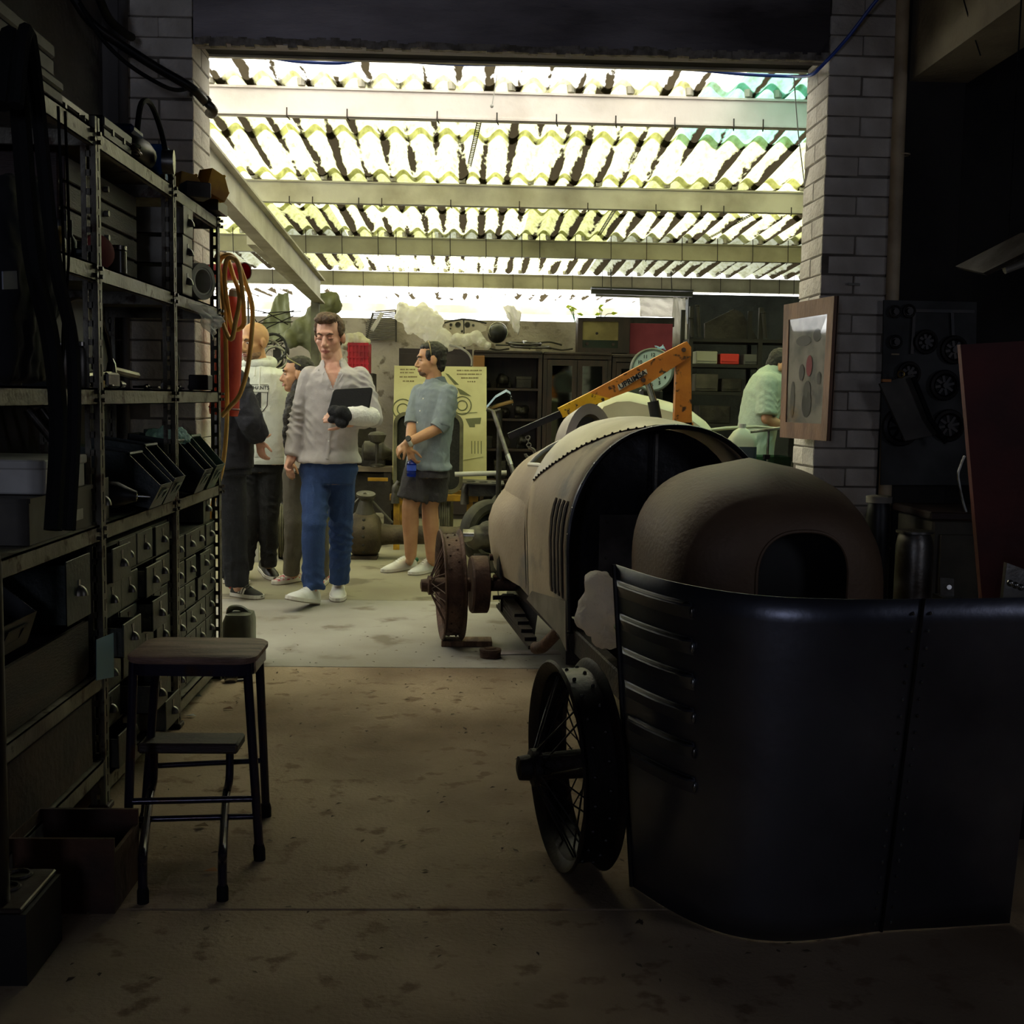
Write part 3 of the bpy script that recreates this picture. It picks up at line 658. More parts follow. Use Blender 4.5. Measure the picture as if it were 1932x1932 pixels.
def sheet_bag(name, quad, m, label, cat, n=14, amp=.018, seed=1, thick=.003):
    """crumpled film between 4 corner points"""
    rnd = random.Random(seed); q = [Vector(x) for x in quad]; mb = MB(); nrm = (q[1]-q[0]).cross(q[3]-q[0]).normalized(); ph = [rnd.uniform(0, 6) for _ in range(6)]
    for s in (0, 1):
        for i in range(n+1):
            for j in range(n+1):
                u, v = i/n, j/n; p = (q[0]*(1-u)+q[1]*u)*(1-v)+(q[3]*(1-u)+q[2]*u)*v
                h = amp*(math.sin(7*u+ph[0]+3*v)*.5+math.sin(13*v+ph[1]-5*u)*.35+math.sin(19*u-11*v+ph[2])*.3+rnd.uniform(-.1, .1))
                mb.v.append(tuple(p+nrm*(h+s*thick)))
    W = n+1; S_ = W*W
    for i in range(n):
        for j in range(n):
            k = i*W+j; mb.f += [(k, k+1, k+W+1, k+W), (S_+k, S_+k+W, S_+k+W+1, S_+k+1)]
    for i in range(n):
        for a_, b_ in ((i*W, (i+1)*W), (i*W+n, (i+1)*W+n)): mb.f.append((a_, b_, b_+S_, a_+S_))
        for a_, b_ in ((i, i+1), (n*W+i, n*W+i+1)): mb.f.append((a_, b_, b_+S_, a_+S_))
    return one(mb, name, m, label, cat, smooth='all')
c0 = S(372, 572)
sheet_bag('plastic_bag', [PX(366, 572, -1.07), PX(400, 580, -1.05), PX(421, 606, -1.02), PX(398, 642, -1.05)], m_film, 'clear plastic bag hanging off the second shelf under the tape roll', 'plastic bag', seed=4, amp=.02)
for (px, h, r, m, nm) in ((98, .07, .018, m_lab, 'white'), (112, .10, .02, mat('amber', (120, 100, 40), .4), 'amber'), (122, .12, .018, m_lab, 'tall white'), (131, .11, .022, m_greend, 'dark green'), (150, .06, .022, mat('mustard', (150, 110, 20), .5), 'mustard yellow')):
    p = S(px, 490, .10); drum('shelf_bottle', (p.x, p.y, Z2+.002), r, h, m, nm+' bottle standing on the second shelf behind the hanging hoses', 'bottle', .02, m_blk, neck=r*.5)
# ---- third shelf
t = thing('round_case', 'big black round-topped case on the third shelf', 'case', (-1.38, 4.05, Z3))
prof = [V(-1.45, 3.72+(.0), Z3+.002)]+[V(-1.45, 4.03+.33*math.cos(a), Z3+.07+.22*math.sin(a)) for a in [math.pi-math.pi*i/18 for i in range(19)]]+[V(-1.45, 4.36, Z3+.002)]
MB().prism(prof, (.16, 0, 0)).obj('shell', m_blk, t, smooth=True)
MB().tube([p+V(.165, 0, 0) for p in prof], .008, 6).obj('rim', m_blkmet, t, smooth=True)
t = thing('bench_clamp', 'steel screw clamp lying among tools on the third shelf', 'clamp', (-1.15, 3.85, Z3))
MB().bx(-1.19, -1.13, 3.80, 3.93, Z3+.002, Z3+.05, .006).obj('jaw', m_steel, t); MB().tube([(-1.15, 3.62, Z3+.035), (-1.15, 3.98, Z3+.05)], .011, 8).obj('screw', m_chrome, t, smooth=True)
MB().tube([(-1.15, 3.9, Z3+.06), (-1.13, 4.12, Z3+.045)], .013, 8).obj('lever', m_steel, t, smooth=True); MB().lathe((-1.15, 3.905, Z3+.05), (0, 0, 1), [(0, .018), (.03, .014), (.045, .006)], 10).obj('knob', m_chrome, t, smooth=True)
random.seed(21)
tools = [('spanner', m_steel), ('file', m_blkmet), ('chisel', m_steel), ('socket', m_chrome)]
for k in range(9):
    y = 3.75+k*.165; x = -1.11-random.uniform(0, .05); a = random.uniform(-.4, .4); l = random.uniform(.09, .15); d = V(math.sin(a), math.cos(a), 0)*l/2; p = V(x-.03, y, Z3+.008)
    if k % 3 == 0:
        mb = MB().bar(p-d, p+d, .014, .007).torus(p+d*1.15, (0, 0, 1), .014, .005, 12, 6).torus(p-d*1.15, (0, 0, 1), .012, .005, 12, 6); nm, cat = 'spanner', 'spanner'
    elif k % 3 == 1: mb = MB().bar(p-d, p+d*.3, .016, .006).lathe(p+d*.3, d, [(0, .006), (.01, .012), (l*.35, .011), (l*.4, .004)], 10); nm, cat = 'file', 'file'
    else: mb = MB().lathe(p+V(0, 0, .006), d, [(0, .014), (.03, .014), (.032, .010), (.06, .010), (.06, .005), (0.06, .004)], 12); nm, cat = 'socket', 'socket'
    one(mb, nm, (m_steel, m_blkmet, m_chrome)[k % 3], ('double-ended steel spanner lying at the lip of the third shelf', 'dark flat file lying at the lip of the third shelf', 'chrome socket lying at the lip of the third shelf')[k % 3], cat, nm+'s along the third shelf lip', True)
one(MB().bx(-1.16, -1.08, 5.0, 5.09, Z3+.002, Z3+.065, .004), 'dark_block', m_blkmet, 'small dark steel block at the outer end of the third shelf', 'block')
t = thing('screwdriver', 'black-handled screwdriver standing in the third shelf corner by the upright', 'screwdriver', (-1.1, 4.53, Z3))
MB().lathe((-1.105, 4.53, Z3+.03), (.1, .1, 1), [(0, .006), (.01, .013), (.08, .014), (.1, .008)], 10).obj('handle', m_blk, t, smooth=True); MB().cyl((-1.107, 4.527, Z3+.002), (-1.105, 4.53, Z3+.03), .004, n=6).obj('shaft', m_steel, t)
one(MB().lathe((-1.12, 3.66, Z3+.002), (0, 0, 1), [(0, .02), (.02, .022), (.024, .012), (.05, .012), (.055, .018), (.09, .016), (.12, .006)], 12), 'brass_fitting', mat('dull_brass', (140, 116, 56), .35, .8), 'upright brass fitting beside the near upright on the third shelf', 'fitting', smooth=True)
for (px, h, r, nm) in ((118, .11, .024, 'tall'), (135, .085, .022, 'short'), (150, .12, .026, 'fat'), (30, .08, .015, 'thin')):
    p = S(px, 740, .06); drum('steel_canister', (p.x, p.y, Z3+.002), r, h, m_steel, nm+' steel canister on the third shelf beside the near upright', 'canister', .012, m_chrome)
# ---- bin shelf
for (y, wd, h, m, lab, lm_) in ((4.02, .155, .17, m_greend, 'dark green stacking bin tipped forward, nearest the steel drawer on the bin shelf', m_green), (4.20, .155, .19, m_greend, 'dark green stacking bin tipped forward, second on the bin shelf', m_green), (4.66, .15, .19, m_greend, 'dark green stacking bin holding a pale plastic bag on the bin shelf', m_green), (4.88, .16, .20, m_green, 'bright green stacking bin tipped over the end of the bin shelf', m_green)):
    pick_bin('stacking_bin', (-1.17, y, Z4+.03), wd, .30, h, m, lab, 0, .14, None, lm_)
crumple([((-1.15, 4.64, Z4+.23), (.05, .05, .04)), ((-1.13, 4.72, Z4+.225), (.04, .04, .035)), ((-1.19, 4.68, Z4+.22), (.06, .06, .04))], 'pale_bag', film('aqua_film', (190, 226, 226), .25), 'crumpled pale aqua plastic bag in a stacking bin', 'plastic bag', .05, .03, .008)
t = thing('white_carton', 'white cardboard box on the bin shelf left of the near upright', 'box', (-1.2, 3.3, Z4+.125))
MB().bx(-1.34, -1.10, 3.14, 3.46, Z4+.125, Z4+.20, .004).obj('body', m_card, t); MB().bx(-1.345, -1.095, 3.13, 3.47, Z4+.19, Z4+.215, .004).obj('lid', m_card, t)
MB().bx(-1.10, -1.0975, 3.22, 3.30, Z4+.14, Z4+.18).obj('paper_label', mat('label_paper', (215, 212, 205), .8), t)
t = thing('open_tray_box', 'wide grey box carrying the white carton on the bin shelf', 'box', (-1.1, 3.46, Z4)) 
MB().bx(-1.40, -1.11, 3.05, 3.55, Z4+.002, Z4+.11).bx(-1.40, -1.105, 3.045, 3.555, Z4+.11, Z4+.122).obj('body', m_gcase, t); MB().bx(-1.11, -1.106, 3.36, 3.46, Z4+.03, Z4+.06).obj('label_plate', m_lab, t)
for k in range(3):
    a, b = V(-1.52, 4.18+.12*k, Z4+.33), V(-1.30-.03*k, 4.28+.14*k, Z4+.008)
    one(MB().cyl(a, b, .016, n=10), 'steel_tube', m_steel, ('first of three bare steel tubes leaning behind the bins, beside the drill', 'middle one of three bare steel tubes leaning behind the bins', 'last of three bare steel tubes leaning behind the bins, beside the pale bag')[k], 'tube', 'leaning steel tubes on the bin shelf', True)
t = thing('hand_drill', 'old black electric drill lying among the bins', 'drill', (-1.15, 3.82, Z4))
MB().lathe((-1.2, 3.80, Z4+.075), (.8, .1, -.05), [(0, .03), (.02, .042), (.09, .042), (.12, .028), (.15, .016)], 14).obj('motor', m_blk, t, smooth=True); MB().bar((-1.18, 3.8, Z4+.075), (-1.19, 3.80, Z4+.004), .03, .03, (1, 0, 0), .006).obj('grip', m_blk, t); MB().lathe((-1.08, 3.815, Z4+.068), (.8, .1, -.05), [(0, .013), (.03, .012), (.032, .004), (.07, .004)], 10).obj('chuck', m_chrome, t, smooth=True)
random.seed(9)
mb = MB()
for k in range(26): p = V(-1.12+random.uniform(-.03, .03), 4.33+random.uniform(-.06, .06), Z4+.02+random.uniform(0, .03)); d = V(random.uniform(-1, 1), random.uniform(-1, 1), random.uniform(-.3, .3)).normalized()*.018; mb.cyl(p-d, p+d, .004, n=5).cyl(p+d, p+d*1.3, .007, n=6)
t = thing('bolt_tray', 'small red tray heaped with loose bolts on the bin shelf', 'tray', (-1.12, 4.33, Z4)); mb.obj('bolts', m_chrome, t, kind='stuff'); MB().bx(-1.17, -1.075, 4.25, 4.42, Z4+.002, Z4+.018, .004).obj('tray', mat('tray_red', (80, 30, 26), .6), t)
# ---- low bay by the camera
t = thing('wooden_crate', 'dark wooden crate on the low near shelf', 'crate', (-1.3, 3.1, .43))
for (b) in ((-1.5, -1.11, 2.85, 3.50, .435, .447), (-1.5, -1.11, 2.85, 2.862, .435, .60), (-1.5, -1.11, 3.488, 3.50, .435, .60), (-1.122, -1.11, 2.85, 3.5, .435, .60), (-1.5, -1.488, 2.85, 3.5, .435, .60)): MB().bx(*b).obj('plank', m_wood_dk, t)
for k, (lab, y, z, h) in enumerate((('upper dark plastic tub on the low near shelves', 3.15, .62, .17),)):
    pick_bin('dark_tub', (-1.25, y-.2, z), .26, .28, h, m_blk, lab, 0, 0)
t = thing('parts_box', 'open kraft box of scrap on the bottom near shelf', 'box', (-1.28, 3.2, .16))
for b in ((-1.45, -1.12, 2.9, 3.5, .165, .17), (-1.45, -1.12, 2.9, 2.906, .165, .33), (-1.45, -1.12, 3.494, 3.5, .165, .33), (-1.126, -1.12, 2.9, 3.5, .165, .33), (-1.45, -1.444, 2.9, 3.5, .165, .33)): MB().bx(*b).obj('panel', m_kraft, t)
one(MB().prism([PX(181, 1207, SX+.02), PX(213, 1194, SX+.02), PX(214, 1277, SX+.02), PX(181, 1284, SX+.02)], (.002, 0, 0)), 'blue_card', mat('pale_blue_card', (96, 128, 148), .7), 'pale blue card fixed to the near upright of the shelving', 'card')
one(MB().bx(-1.118, -1.103, 2.72, 3.5, .165, .37, .003), 'loose_board', mat('raw_board', (78, 62, 46), .8, 0, (54, 42, 32), 4, .2, 40), 'raw timber board standing along the low near shelf edge', 'board')
# hoses hanging in front of the near bay
for k, (xs, r, lab) in enumerate((((30, 60, 95, 110), .022, 'thick black hose hanging in front of the near shelves'), ((60, 100, 135, 140), .016, 'black rubber hose hanging beside the thick one'), ((112, 120, 122, 100), .004, 'thin wire hanging over the second shelf'), ((125, 130, 118, 118), .004, 'second thin wire looping below the second shelf'))):
    ys = (330, 470, 640, 800); xo = SX+(.12+.05*k if k < 2 else .02); pts = [PX(x, y, xo) for x, y in zip(xs, ys)]; pts[0].z = 2.0
    if k < 2: pts = [PX(xs[0]-30, 200, xo)]+pts+[PX(xs[3]-10, 1000, xo)]
    one(MB().tube(spline(pts, 6), r, 8), 'hanging_hose' if k < 2 else 'hanging_wire', m_rubber, lab, 'hose' if k < 2 else 'wire', smooth=True)
t = thing('work_coat', 'dark work coat hanging from the near shelving', 'coat', PX(35, 700, SX+.02))
mb = MB()
for k in range(6): p = PX(18+k*8, 330, SX+.02); mb.tube([PX(10+k*10, 330, SX+.03), PX(0+k*15, 500, SX+.05), PX(-8+k*16, 720, SX+.05)], [.02, .045, .04], 8)
blob('cloth', mb, mat('navy_cloth', (9, 10, 15), .95), t, .012, 3, .03, .06); MB().prism([PX(3, 512, SX+.115), PX(29, 511, SX+.115), PX(31, 545, SX+.115), PX(4, 546, SX+.115)], (.003, 0, 0)).obj('white_patch', mat('patch', (120, 122, 130), .8), t)
# ---- stool with fold-out step
st = thing('step_stool', 'wooden-topped tubular steel step stool with fold-out step', 'stool', (-.75, 3.3, 0))
m_seat = mat('worn_seat_wood', (150, 120, 104), .6, 0, (100, 76, 64), 3, .3, 30, .38, .66, stretch=(2, 9, 9))
m_tube = mat('stool_enamel', (46, 42, 58), .22, .55, (66, 44, 34), 14, .05, 60, .55, .7)
zs = .575; sc_ = [(-.915, 3.15), (-.555, 3.15), (-.555, 3.42), (-.935, 3.42)]
def rrect(x0, x1, y0, y1, r, z, n=5):
    out = []
    for cx, cy, a in ((x1-r, y1-r, 0), (x0+r, y1-r, 90), (x0+r, y0+r, 180), (x1-r, y0+r, 270)):
        out += [V(cx+r*math.cos(math.radians(a+90*i/n)), cy+r*math.sin(math.radians(a+90*i/n)), z) for i in range(n+1)]
    return out
x0, x1, y0, y1 = -.905, -.56, 3.13, 3.40
MB().loft([rrect(x0+.004, x1-.004, y0+.004, y1-.004, .05, zs-.02), rrect(x0, x1, y0, y1, .055, zs-.014), rrect(x0, x1, y0, y1, .055, zs-.004), rrect(x0+.006, x1-.006, y0+.006, y1-.006, .05, zs)]).obj('seat', m_seat, st, smooth=True)
MB().ringplate(rrect(x0+.006, x1-.006, y0+.006, y1-.006, .05, zs-.052), rrect(x0+.012, x1-.012, y0+.012, y1-.012, .045, zs-.052), (0, 0, .034)).obj('apron', m_tube, st)
feet = {'FL': G(240, 1632), 'FR': G(490, 1622), 'BL': G(272, 1560), 'BR': G(502, 1540)}
tops = {'FL': V(x0+.02, y0+.03, zs-.02), 'FR': V(x1-.025, y0+.03, zs-.02), 'BL': V(x0+.03, y1-.03, zs-.02), 'BR': V(x1-.03, y1-.03, zs-.02)}
for k in feet:
    l = MB().cyl(feet[k]+V(0, 0, .01), tops[k], .0125, n=12).obj('leg', m_tube, st, smooth=True)
    MB().lathe(feet[k], (tops[k]-feet[k]), [(0, .016), (.03, .017), (.045, .014)], 12).obj('rubber_foot', m_rubber, l, smooth=True)
def on(a, b, z): p, q = tops[a], feet[a]; p2, q2 = tops[b], feet[b]; u = (z-q.z)/(p.z-q.z); return q+(p-q)*u, q2+(p2-q2)*u
for a, b, z, r in (('BL', 'BR', .19, .008), ('FL', 'FR', .175, .009), ('FL', 'FR', .125, .008)):
    p, q = on(a, b, z); MB().cyl(p, q, r, n=10).obj('cross_rod', m_tube, st, smooth=True)
zt = .28; pa, pb = G(262, 1400, zt), G(453, 1396, zt)
MB().box((pa+pb)/2+V(0, .03, -.015), ((pb-pa).length, .12, .03), 0, .006).obj('step_board', mat('step_wood', (56, 42, 36), .6, 0, (36, 28, 26), 3, .3, 30, stretch=(2, 9, 9)), st)
for (px0, px1, px2, pxf, yf) in ((297, 293, 273, 270, 1703), (436, 434, 421, 420, 1698)):
    f_ = G(pxf, yf); t0 = V(pa.x+.035 if px0 < 400 else pb.x-.03, pa.y+.03, zt-.03); kx = f_+V(.012, .0, .17); ky = f_+V(0.0, 0, .125)
    mid = t0+(f_-t0)*.45; mid.x = t0.x; mid.y = t0.y-.01
    l = MB().tube(spline([t0, mid+V(0, 0, .03), mid+V(-.006, -.02, -.02), ky+V(.0, .01, .01), ky+V(0, 0, -.03), f_+V(0, 0, .01)], 6), .0115, 10).obj('step_leg', m_tube, st, smooth=True)
    MB().lathe(f_, (0, 0, 1), [(0, .015), (.03, .015), (.04, .012)], 12).obj('rubber_foot', m_rubber, l, smooth=True)
# ---- bottom-left floor clutter
one(MB().lathe((-1.02, 2.52, .002), (0, 0, 1), [(0, .04), (.02, .042), (.9, .042), (.94, .036), (.96, .02)], 18), 'standing_pipe', m_blkmet, 'thick dark standing pipe at the near end of the shelving', 'pipe', smooth=True)
t = thing('plywood_box', 'broken orange-brown plywood box on the floor beside the stool', 'box', G(110, 1690))
m_ply = mat('orange_ply', (74, 44, 24), .8, 0, (48, 28, 17), 4, .2, 40); c = G(105, 1690)+V(.05, 0, 0)
for b in ((-.13, .13, -.11, -.10, 0, .19), (-.13, .13, .10, .11, 0, .19), (-.13, -.12, -.1, .1, 0, .19), (.12, .13, -.1, .1, 0, .15), (-.12, .12, -.1, .1, .0, .01)): MB().bx(c.x+b[0], c.x+b[1], c.y+b[2], c.y+b[3], b[4]+.002, b[5]).obj('panel', m_ply, t)
sheet_bag('paper_scrap', [G(128, 1632, .09), G(158, 1582, .11), G(160, 1590, .07), G(140, 1650, .01)], mat('scrap_paper', (140, 112, 70), .8), 'torn piece of tan paper leaning on the plywood box', 'paper', 6, .006, 3)
one(MB().tube(spline([G(155, 1610, .07), G(168, 1640, .05), G(160, 1680, .01), G(163, 1710, .008)], 6), .007, 7), 'cable_end', m_rubber, 'short cable end trailing from the plywood box', 'cable', smooth=True)
t = thing('muffin_tray', 'grey metal tray with round wells low by the shelving', 'tray', G(80, 1500, .0)); c = PX(75, 1470, -.97)+V(0, -.1, 0)
MB().box((c.x-.04, c.y, .165), (.14, .22, .012), 0, .003).obj('tray_plate', m_steel, t)
for k in range(3): MB().torus((c.x-.04, c.y-.07+.07*k, .173), (0, 0, 1), .025, .005, 16, 6).obj('well_rim', m_steel, t)
MB().bx(c.x-.12, c.x+.04, c.y-.11, c.y+.11, 0.0, .158).obj('carton_base', m_blk, t)
# ================================================================== the old racing car
m_body = mat('beige_primer', (166, 148, 122), .62, .1, (138, 122, 100), 2.2, .12, 50, .38, .7, c3=(120, 112, 100), sc3=3)
m_alu = mat('dull_aluminium', (176, 168, 156), .42, .55, (150, 140, 126), 3, .06, 70)
m_inner = mat('black_bulkhead', (20, 19, 22), .35, .3, (34, 32, 36), 5, .2, 12)
m_rust = mat('rusty_brown', (92, 68, 54), .65, .45, (60, 42, 34), 9, .35, 60, .4, .65)
m_rustd = mat('dark_rust', (48, 38, 32), .65, .45, (30, 24, 22), 9, .3, 60)
m_nose = mat('brown_primer', (120, 96, 74), .6, .1, (94, 74, 58), 2., .15, 60, .38, .7)
CO = V(.83, 4.8, 0); _s = math.atan(.124); EX = V(math.cos(_s), math.sin(_s), 0); EY = V(-math.sin(_s), math.cos(_s), 0)
def C(x, y, z): return CO+EX*x+EY*y+V(0, 0, z)
car = thing('vintage_race_car', 'beige unfinished vintage racing car body with open front bulkhead on a rusty chassis', 'car', C(0, .6, 0))
NA = 33
def arch(w_, zt, zb, ry, n=NA, p=2.15):
    """half-barrel section as (x, z), from left foot over the top to the right foot"""
    out = []; zc = zt-ry; k = 5
    for i in range(k): out.append((-w_*(1-.03*(1-i/k)), zb+(zc-zb)*i/k))
    m_ = n-2*k
    for i in range(m_):
        a = math.pi-math.pi*i/(m_-1); c, s = math.cos(a), math.sin(a)
        out.append((w_*abs(c)**(2/p)*(1 if c > 0 else -1), zc+ry*abs(s)**(2/p)))
    for i in range(k-1, -1, -1): out.append((w_*(1-.03*(1-i/k)), zb+(zc-zb)*i/k))
    return out
def shell(stations, thick=.006):
    """stations (y, w, ztop, zbottom, ry): open barrel with a thickness"""
    R1 = [[C(x, y, z) for x, z in arch(w_, zt, zb, ry)] for y, w_, zt, zb, ry in stations]
    R2 = [[C(x, y, z) for x, z in arch(w_-thick, zt-thick, zb, ry)] for y, w_, zt, zb, ry in stations]
    mb = MB(); mb.loft(R1, False, False); mb.loft(R2, False, False); n = NA; k2 = n*len(R1)
    for e in (0, (len(R1)-1)*n):
        for j in range(n-1): mb.f.append((e+j, e+j+1, k2+e+j+1, k2+e+j))
    return mb
ST = [(0, .43, 1.165, .335, .50), (.15, .437, 1.178, .335, .50), (.3, .447, 1.188, .338, .50), (.5, .458, 1.195, .345, .495), (.66, .465, 1.192, .352, .485), (.78, .468, 1.185, .355, .48)]
shell(ST).obj('cowl', m_body, car, smooth='all')
# rear body: sides and tail, cockpit left open
def tail_ring(y, w_, ztop, zb, open_):
    """section from left foot up; open_ = fraction of the top left open (cockpit)"""
    pts = arch(w_, ztop, zb, .42, 41, 2.3)
    return [C(x, y, z) for x, z in pts]
ys = [.76, .95, 1.15, 1.3, 1.5, 1.75, 2.0, 2.3, 2.6]
ws = [.470, .470, .472, .475, .47, .45, .40, .30, .15]
tops = [1.115, 1.11, 1.10, 1.085, 1.06, 1.03, .98, .90, .80]
R = []
for y, w_, tp in zip(ys, ws, tops): R.append(tail_ring(y, w_, tp, .36+.03*(y-.9), 0))
n = len(R[0]); mb = MB(); k = 0
for r in R: mb.v += [tuple(v) for v in r]
for i in range(len(R)-1):
    for j in range(n-1):
        if i < 2 and 11 <= j < n-12: continue          # cockpit opening
        a = i*n+j; mb.f.append((a, a+1, a+1+n, a+n))
mb.obj('tail_body', m_body, car, smooth='all')
# bulge over the rear axle: fairing swelling out of the lower flank
def flank(y, z):
    i = [np.interp(y, [.0, .5]+ys, v) for v in ([.43, .458]+ws, [1.165, 1.195]+tops, [.335, .345]+[.36+.03*(q-.9) for q in ys])]
    a = arch(i[0], i[1], i[2], .46, 41, 2.3)[:20]; return float(np.interp(z, [q[1] for q in a], [q[0] for q in a]))
mb = MB(); zz_ = (.82, .78, .74, .69, .63, .55, .46, .38)
for i in range(13):
    y = .80+i*.105; q = math.sin(math.pi*i/12)**.8
    mb.v += [tuple(C(flank(y, z)-.003-.07*q*f_, y, z)) for f_, z in zip((-.1, .12, .45, .8, 1, 1, .9, .7), zz_)]
for i in range(12):
    for j in range(7): a = i*8+j; mb.f.append((a, a+1, a+9, a+8))
mb.obj('side_fairing', m_body, car, smooth='all')
# cockpit rim and the glimpse inside
rim = [R[i][11] for i in range(3)]+[R[2][j] for j in range(11, n-12)]+[R[i][n-13] for i in range(2, -1, -1)]
MB().tube(rim, .011, 8).obj('cockpit_rim', mat('pale_edge', (200, 194, 180), .5, .2), car, smooth=True)
MB().loft([[C(x*.9, y, z-.05) for x, z in arch(w_, tp, .36, .42, 21, 2.3)][3:-3] for y, w_, tp in zip(ys[:6], ws, [.62]*6)], False, False).obj('cockpit_floor', m_inner, car, smooth=True)
MB().ell(C(-.29, .98, .93), (.06, .04, .09)).obj('seat_back', mat('seat_sky_tint', (150, 190, 206), .4), car, smooth='all')  # pale blue of a sky reflection put into the seat colour
# riveted scuttle panel on the cowl top
def scut(y, off):
    i = np.interp(y, [s[0] for s in ST], range(len(ST))); lo = int(min(i, len(ST)-2)); f_ = i-lo
    a = [ST[lo][k]*(1-f_)+ST[lo+1][k]*f_ for k in range(5)]
    return arch(a[1]+off, a[2]+off, a[3], a[4])
rings = []; riv = []
for i in range(13):
    y = .06+i*.0595; q = scut(min(y, .779), .006)
    c_ = (NA-1)/2; half = np.interp(y, [.06, .25, .5, .775], [1.6, 4.4, 6.8, 8.6])
    def at(t):
        t = max(0, min(NA-1.001, t)); l = int(t); f_ = t-l; return (q[l][0]*(1-f_)+q[l+1][0]*f_, q[l][1]*(1-f_)+q[l+1][1]*f_)
    rings.append([C(at(c_-half+2*half*j/16)[0], y, at(c_-half+2*half*j/16)[1]) for j in range(17)])
    for e in (0, 16): riv.append(rings[-1][e])
sp = MB().loft(rings, False, False).obj('scuttle_panel', m_alu, car, smooth='all')
mb = MB()
for a, b in zip(riv[:-2:2], riv[2::2]):
    for t in (0, .5): mb.ell(a+(b-a)*t, .0055, 6, 4)
mb.obj('rivets', m_rustd, sp, kind='stuff')
# edge beading and bulkhead in the open front
MB().tube([C(x, -.004, z) for x, z in arch(.432, 1.167, .335, .50, 41)], .011, 7).obj('front_beading', m_inner, car, smooth=True)
mb = MB()
fr = [C(x, -.008, z) for x, z in arch(.436, 1.171, .34, .50, 41)]
for p in fr[::2]: mb.ell(p, .006, 6, 4)
mb.obj('bead_screws', m_chrome, car, kind='stuff')
q = arch(.415, 1.15, .34, .49)
MB().prism([C(x, .30, z) for x, z in q], EY*.012).obj('firewall', m_inner, car)
MB().bar(C(.0, .27, .40), C(.0, .27, 1.13), .012, .02, EY).obj('firewall_rib', m_steel, car)
MB().prism([C(-.28, .10, .36), C(.28, .10, .36), C(.28, .10, .80), C(-.28, .10, .80)], EY*.01).obj('footwell_plate', mat('footwell_metal', (96, 92, 90), .4, .4, (60, 56, 54), 6), car)
for (x, z, a, b) in ((-.03, .56, .012, .04), (.03, .575, .008, .008), (-.10, .52, .005, .03)):
    MB().ell(C(x, .095, z), (a, .004, b), 10, 6).obj('plate_hole_light', mat('hole_light', (200, 200, 195), .5), car)  # pale blobs: light through the holes put into their colour
mb = MB()
for (x, z) in ((-.25, .77), (.25, .77), (-.25, .62), (-.25, .47), (-.1, .77), (-.05, .7)): mb.ell(C(x, .096, z), .006, 6, 4)
mb.obj('plate_bolts', m_steel, car, kind='stuff')
# louvres pressed in the flank
for k in range(4):
    y = .10+k*.058; pts = []; dk = []
    sec = scut(y, .0); xs = [s for s in sec[:NA//2]]
    zz = [z for x, z in xs]; xx = [x for x, z in xs]
    for i in range(15):
        z = .455+.40*i/14; x = float(np.interp(z, zz, xx)); pts.append(C(x-.004, y+.012, z)); dk.append(C(x-.003, y-.008, z))
    l = MB().tube(pts, [.003]+[.008]*13+[.003], 8).obj('louvre', m_body, car, smooth=True)
    MB().tube(dk, [.002]+[.0055]*13+[.002], 6).obj('louvre_slot_shade', m_rustd, l, smooth=True)  # gap's shade drawn as a dark strip beside the louvre
# headrest hoop behind the cockpit
def hoop(y, w_, z0, h): return [C(-.02+w_*math.cos(a), y, z0+h*math.sin(a)) for a in [math.pi-math.pi*i/20 for i in range(21)]]
mb = MB().loft([hoop(1.46, .14, .98, .27), hoop(1.45, .10, .98, .215), hoop(1.47, .10, .98, .215), hoop(1.75, .12, .97, .22), hoop(2.2, .07, .88, .10), hoop(1.75, .135, .97, .235), hoop(1.46, .14, .98, .27)], False, False)
mb.obj('headrest_fairing', m_alu, car, smooth=True)
MB().prism([p+EY*.02 for p in hoop(1.50, .095, .98, .20)], EY*.01).obj('hoop_infill', m_blk, car)  # black plate filling the hoop's inner opening
# chassis
for s in (-1, 1):
    MB().bar(C(s*.36, -1.5, .27), C(s*.40, 1.75, .33), .05, .10, ch=.006).obj('chassis_rail', m_rustd, car)
for y in (-1.35, -.1, 1.5): MB().cyl(C(-.37, y, .27), C(.37, y, .27), .03, n=12).obj('cross_tube', m_rustd, car, smooth=True)
MB().bx(0, 0, 0, 0, 0, 0) if False else None
MB().prism([C(-.43, -.02, .33), C(-.43, .02, .33), C(-.43, .0, .20), C(-.40, -.02, .20)], EX*.6).obj('front_outrigger', m_rustd, car)
# body foot sheet, bare metal triangle under the flank
MB().prism([C(-.435, -.003, .335), C(-.437, .0, .46), C(-.465, .62, .40), C(-.47, .72, .345), C(-.44, .1, .30), C(-.43, 0, .255)], EX*.004).obj('sill_plate', mat('scraped_metal', (130, 122, 112), .5, .5, (100, 92, 82), 6), car)
xc_ = flank(1.25, .45)-.062
MB().prism([C(xc_, 1.19, .37)]+[C(xc_, 1.25-.05*math.cos(a), .40+.12*math.sin(a)) for a in [math.pi*i/10 for i in range(11)]]+[C(xc_, 1.31, .37)], EX*.01).obj('axle_cutout_shade', m_blk, car)  # black piece instead of a hole, its shade put into the colour
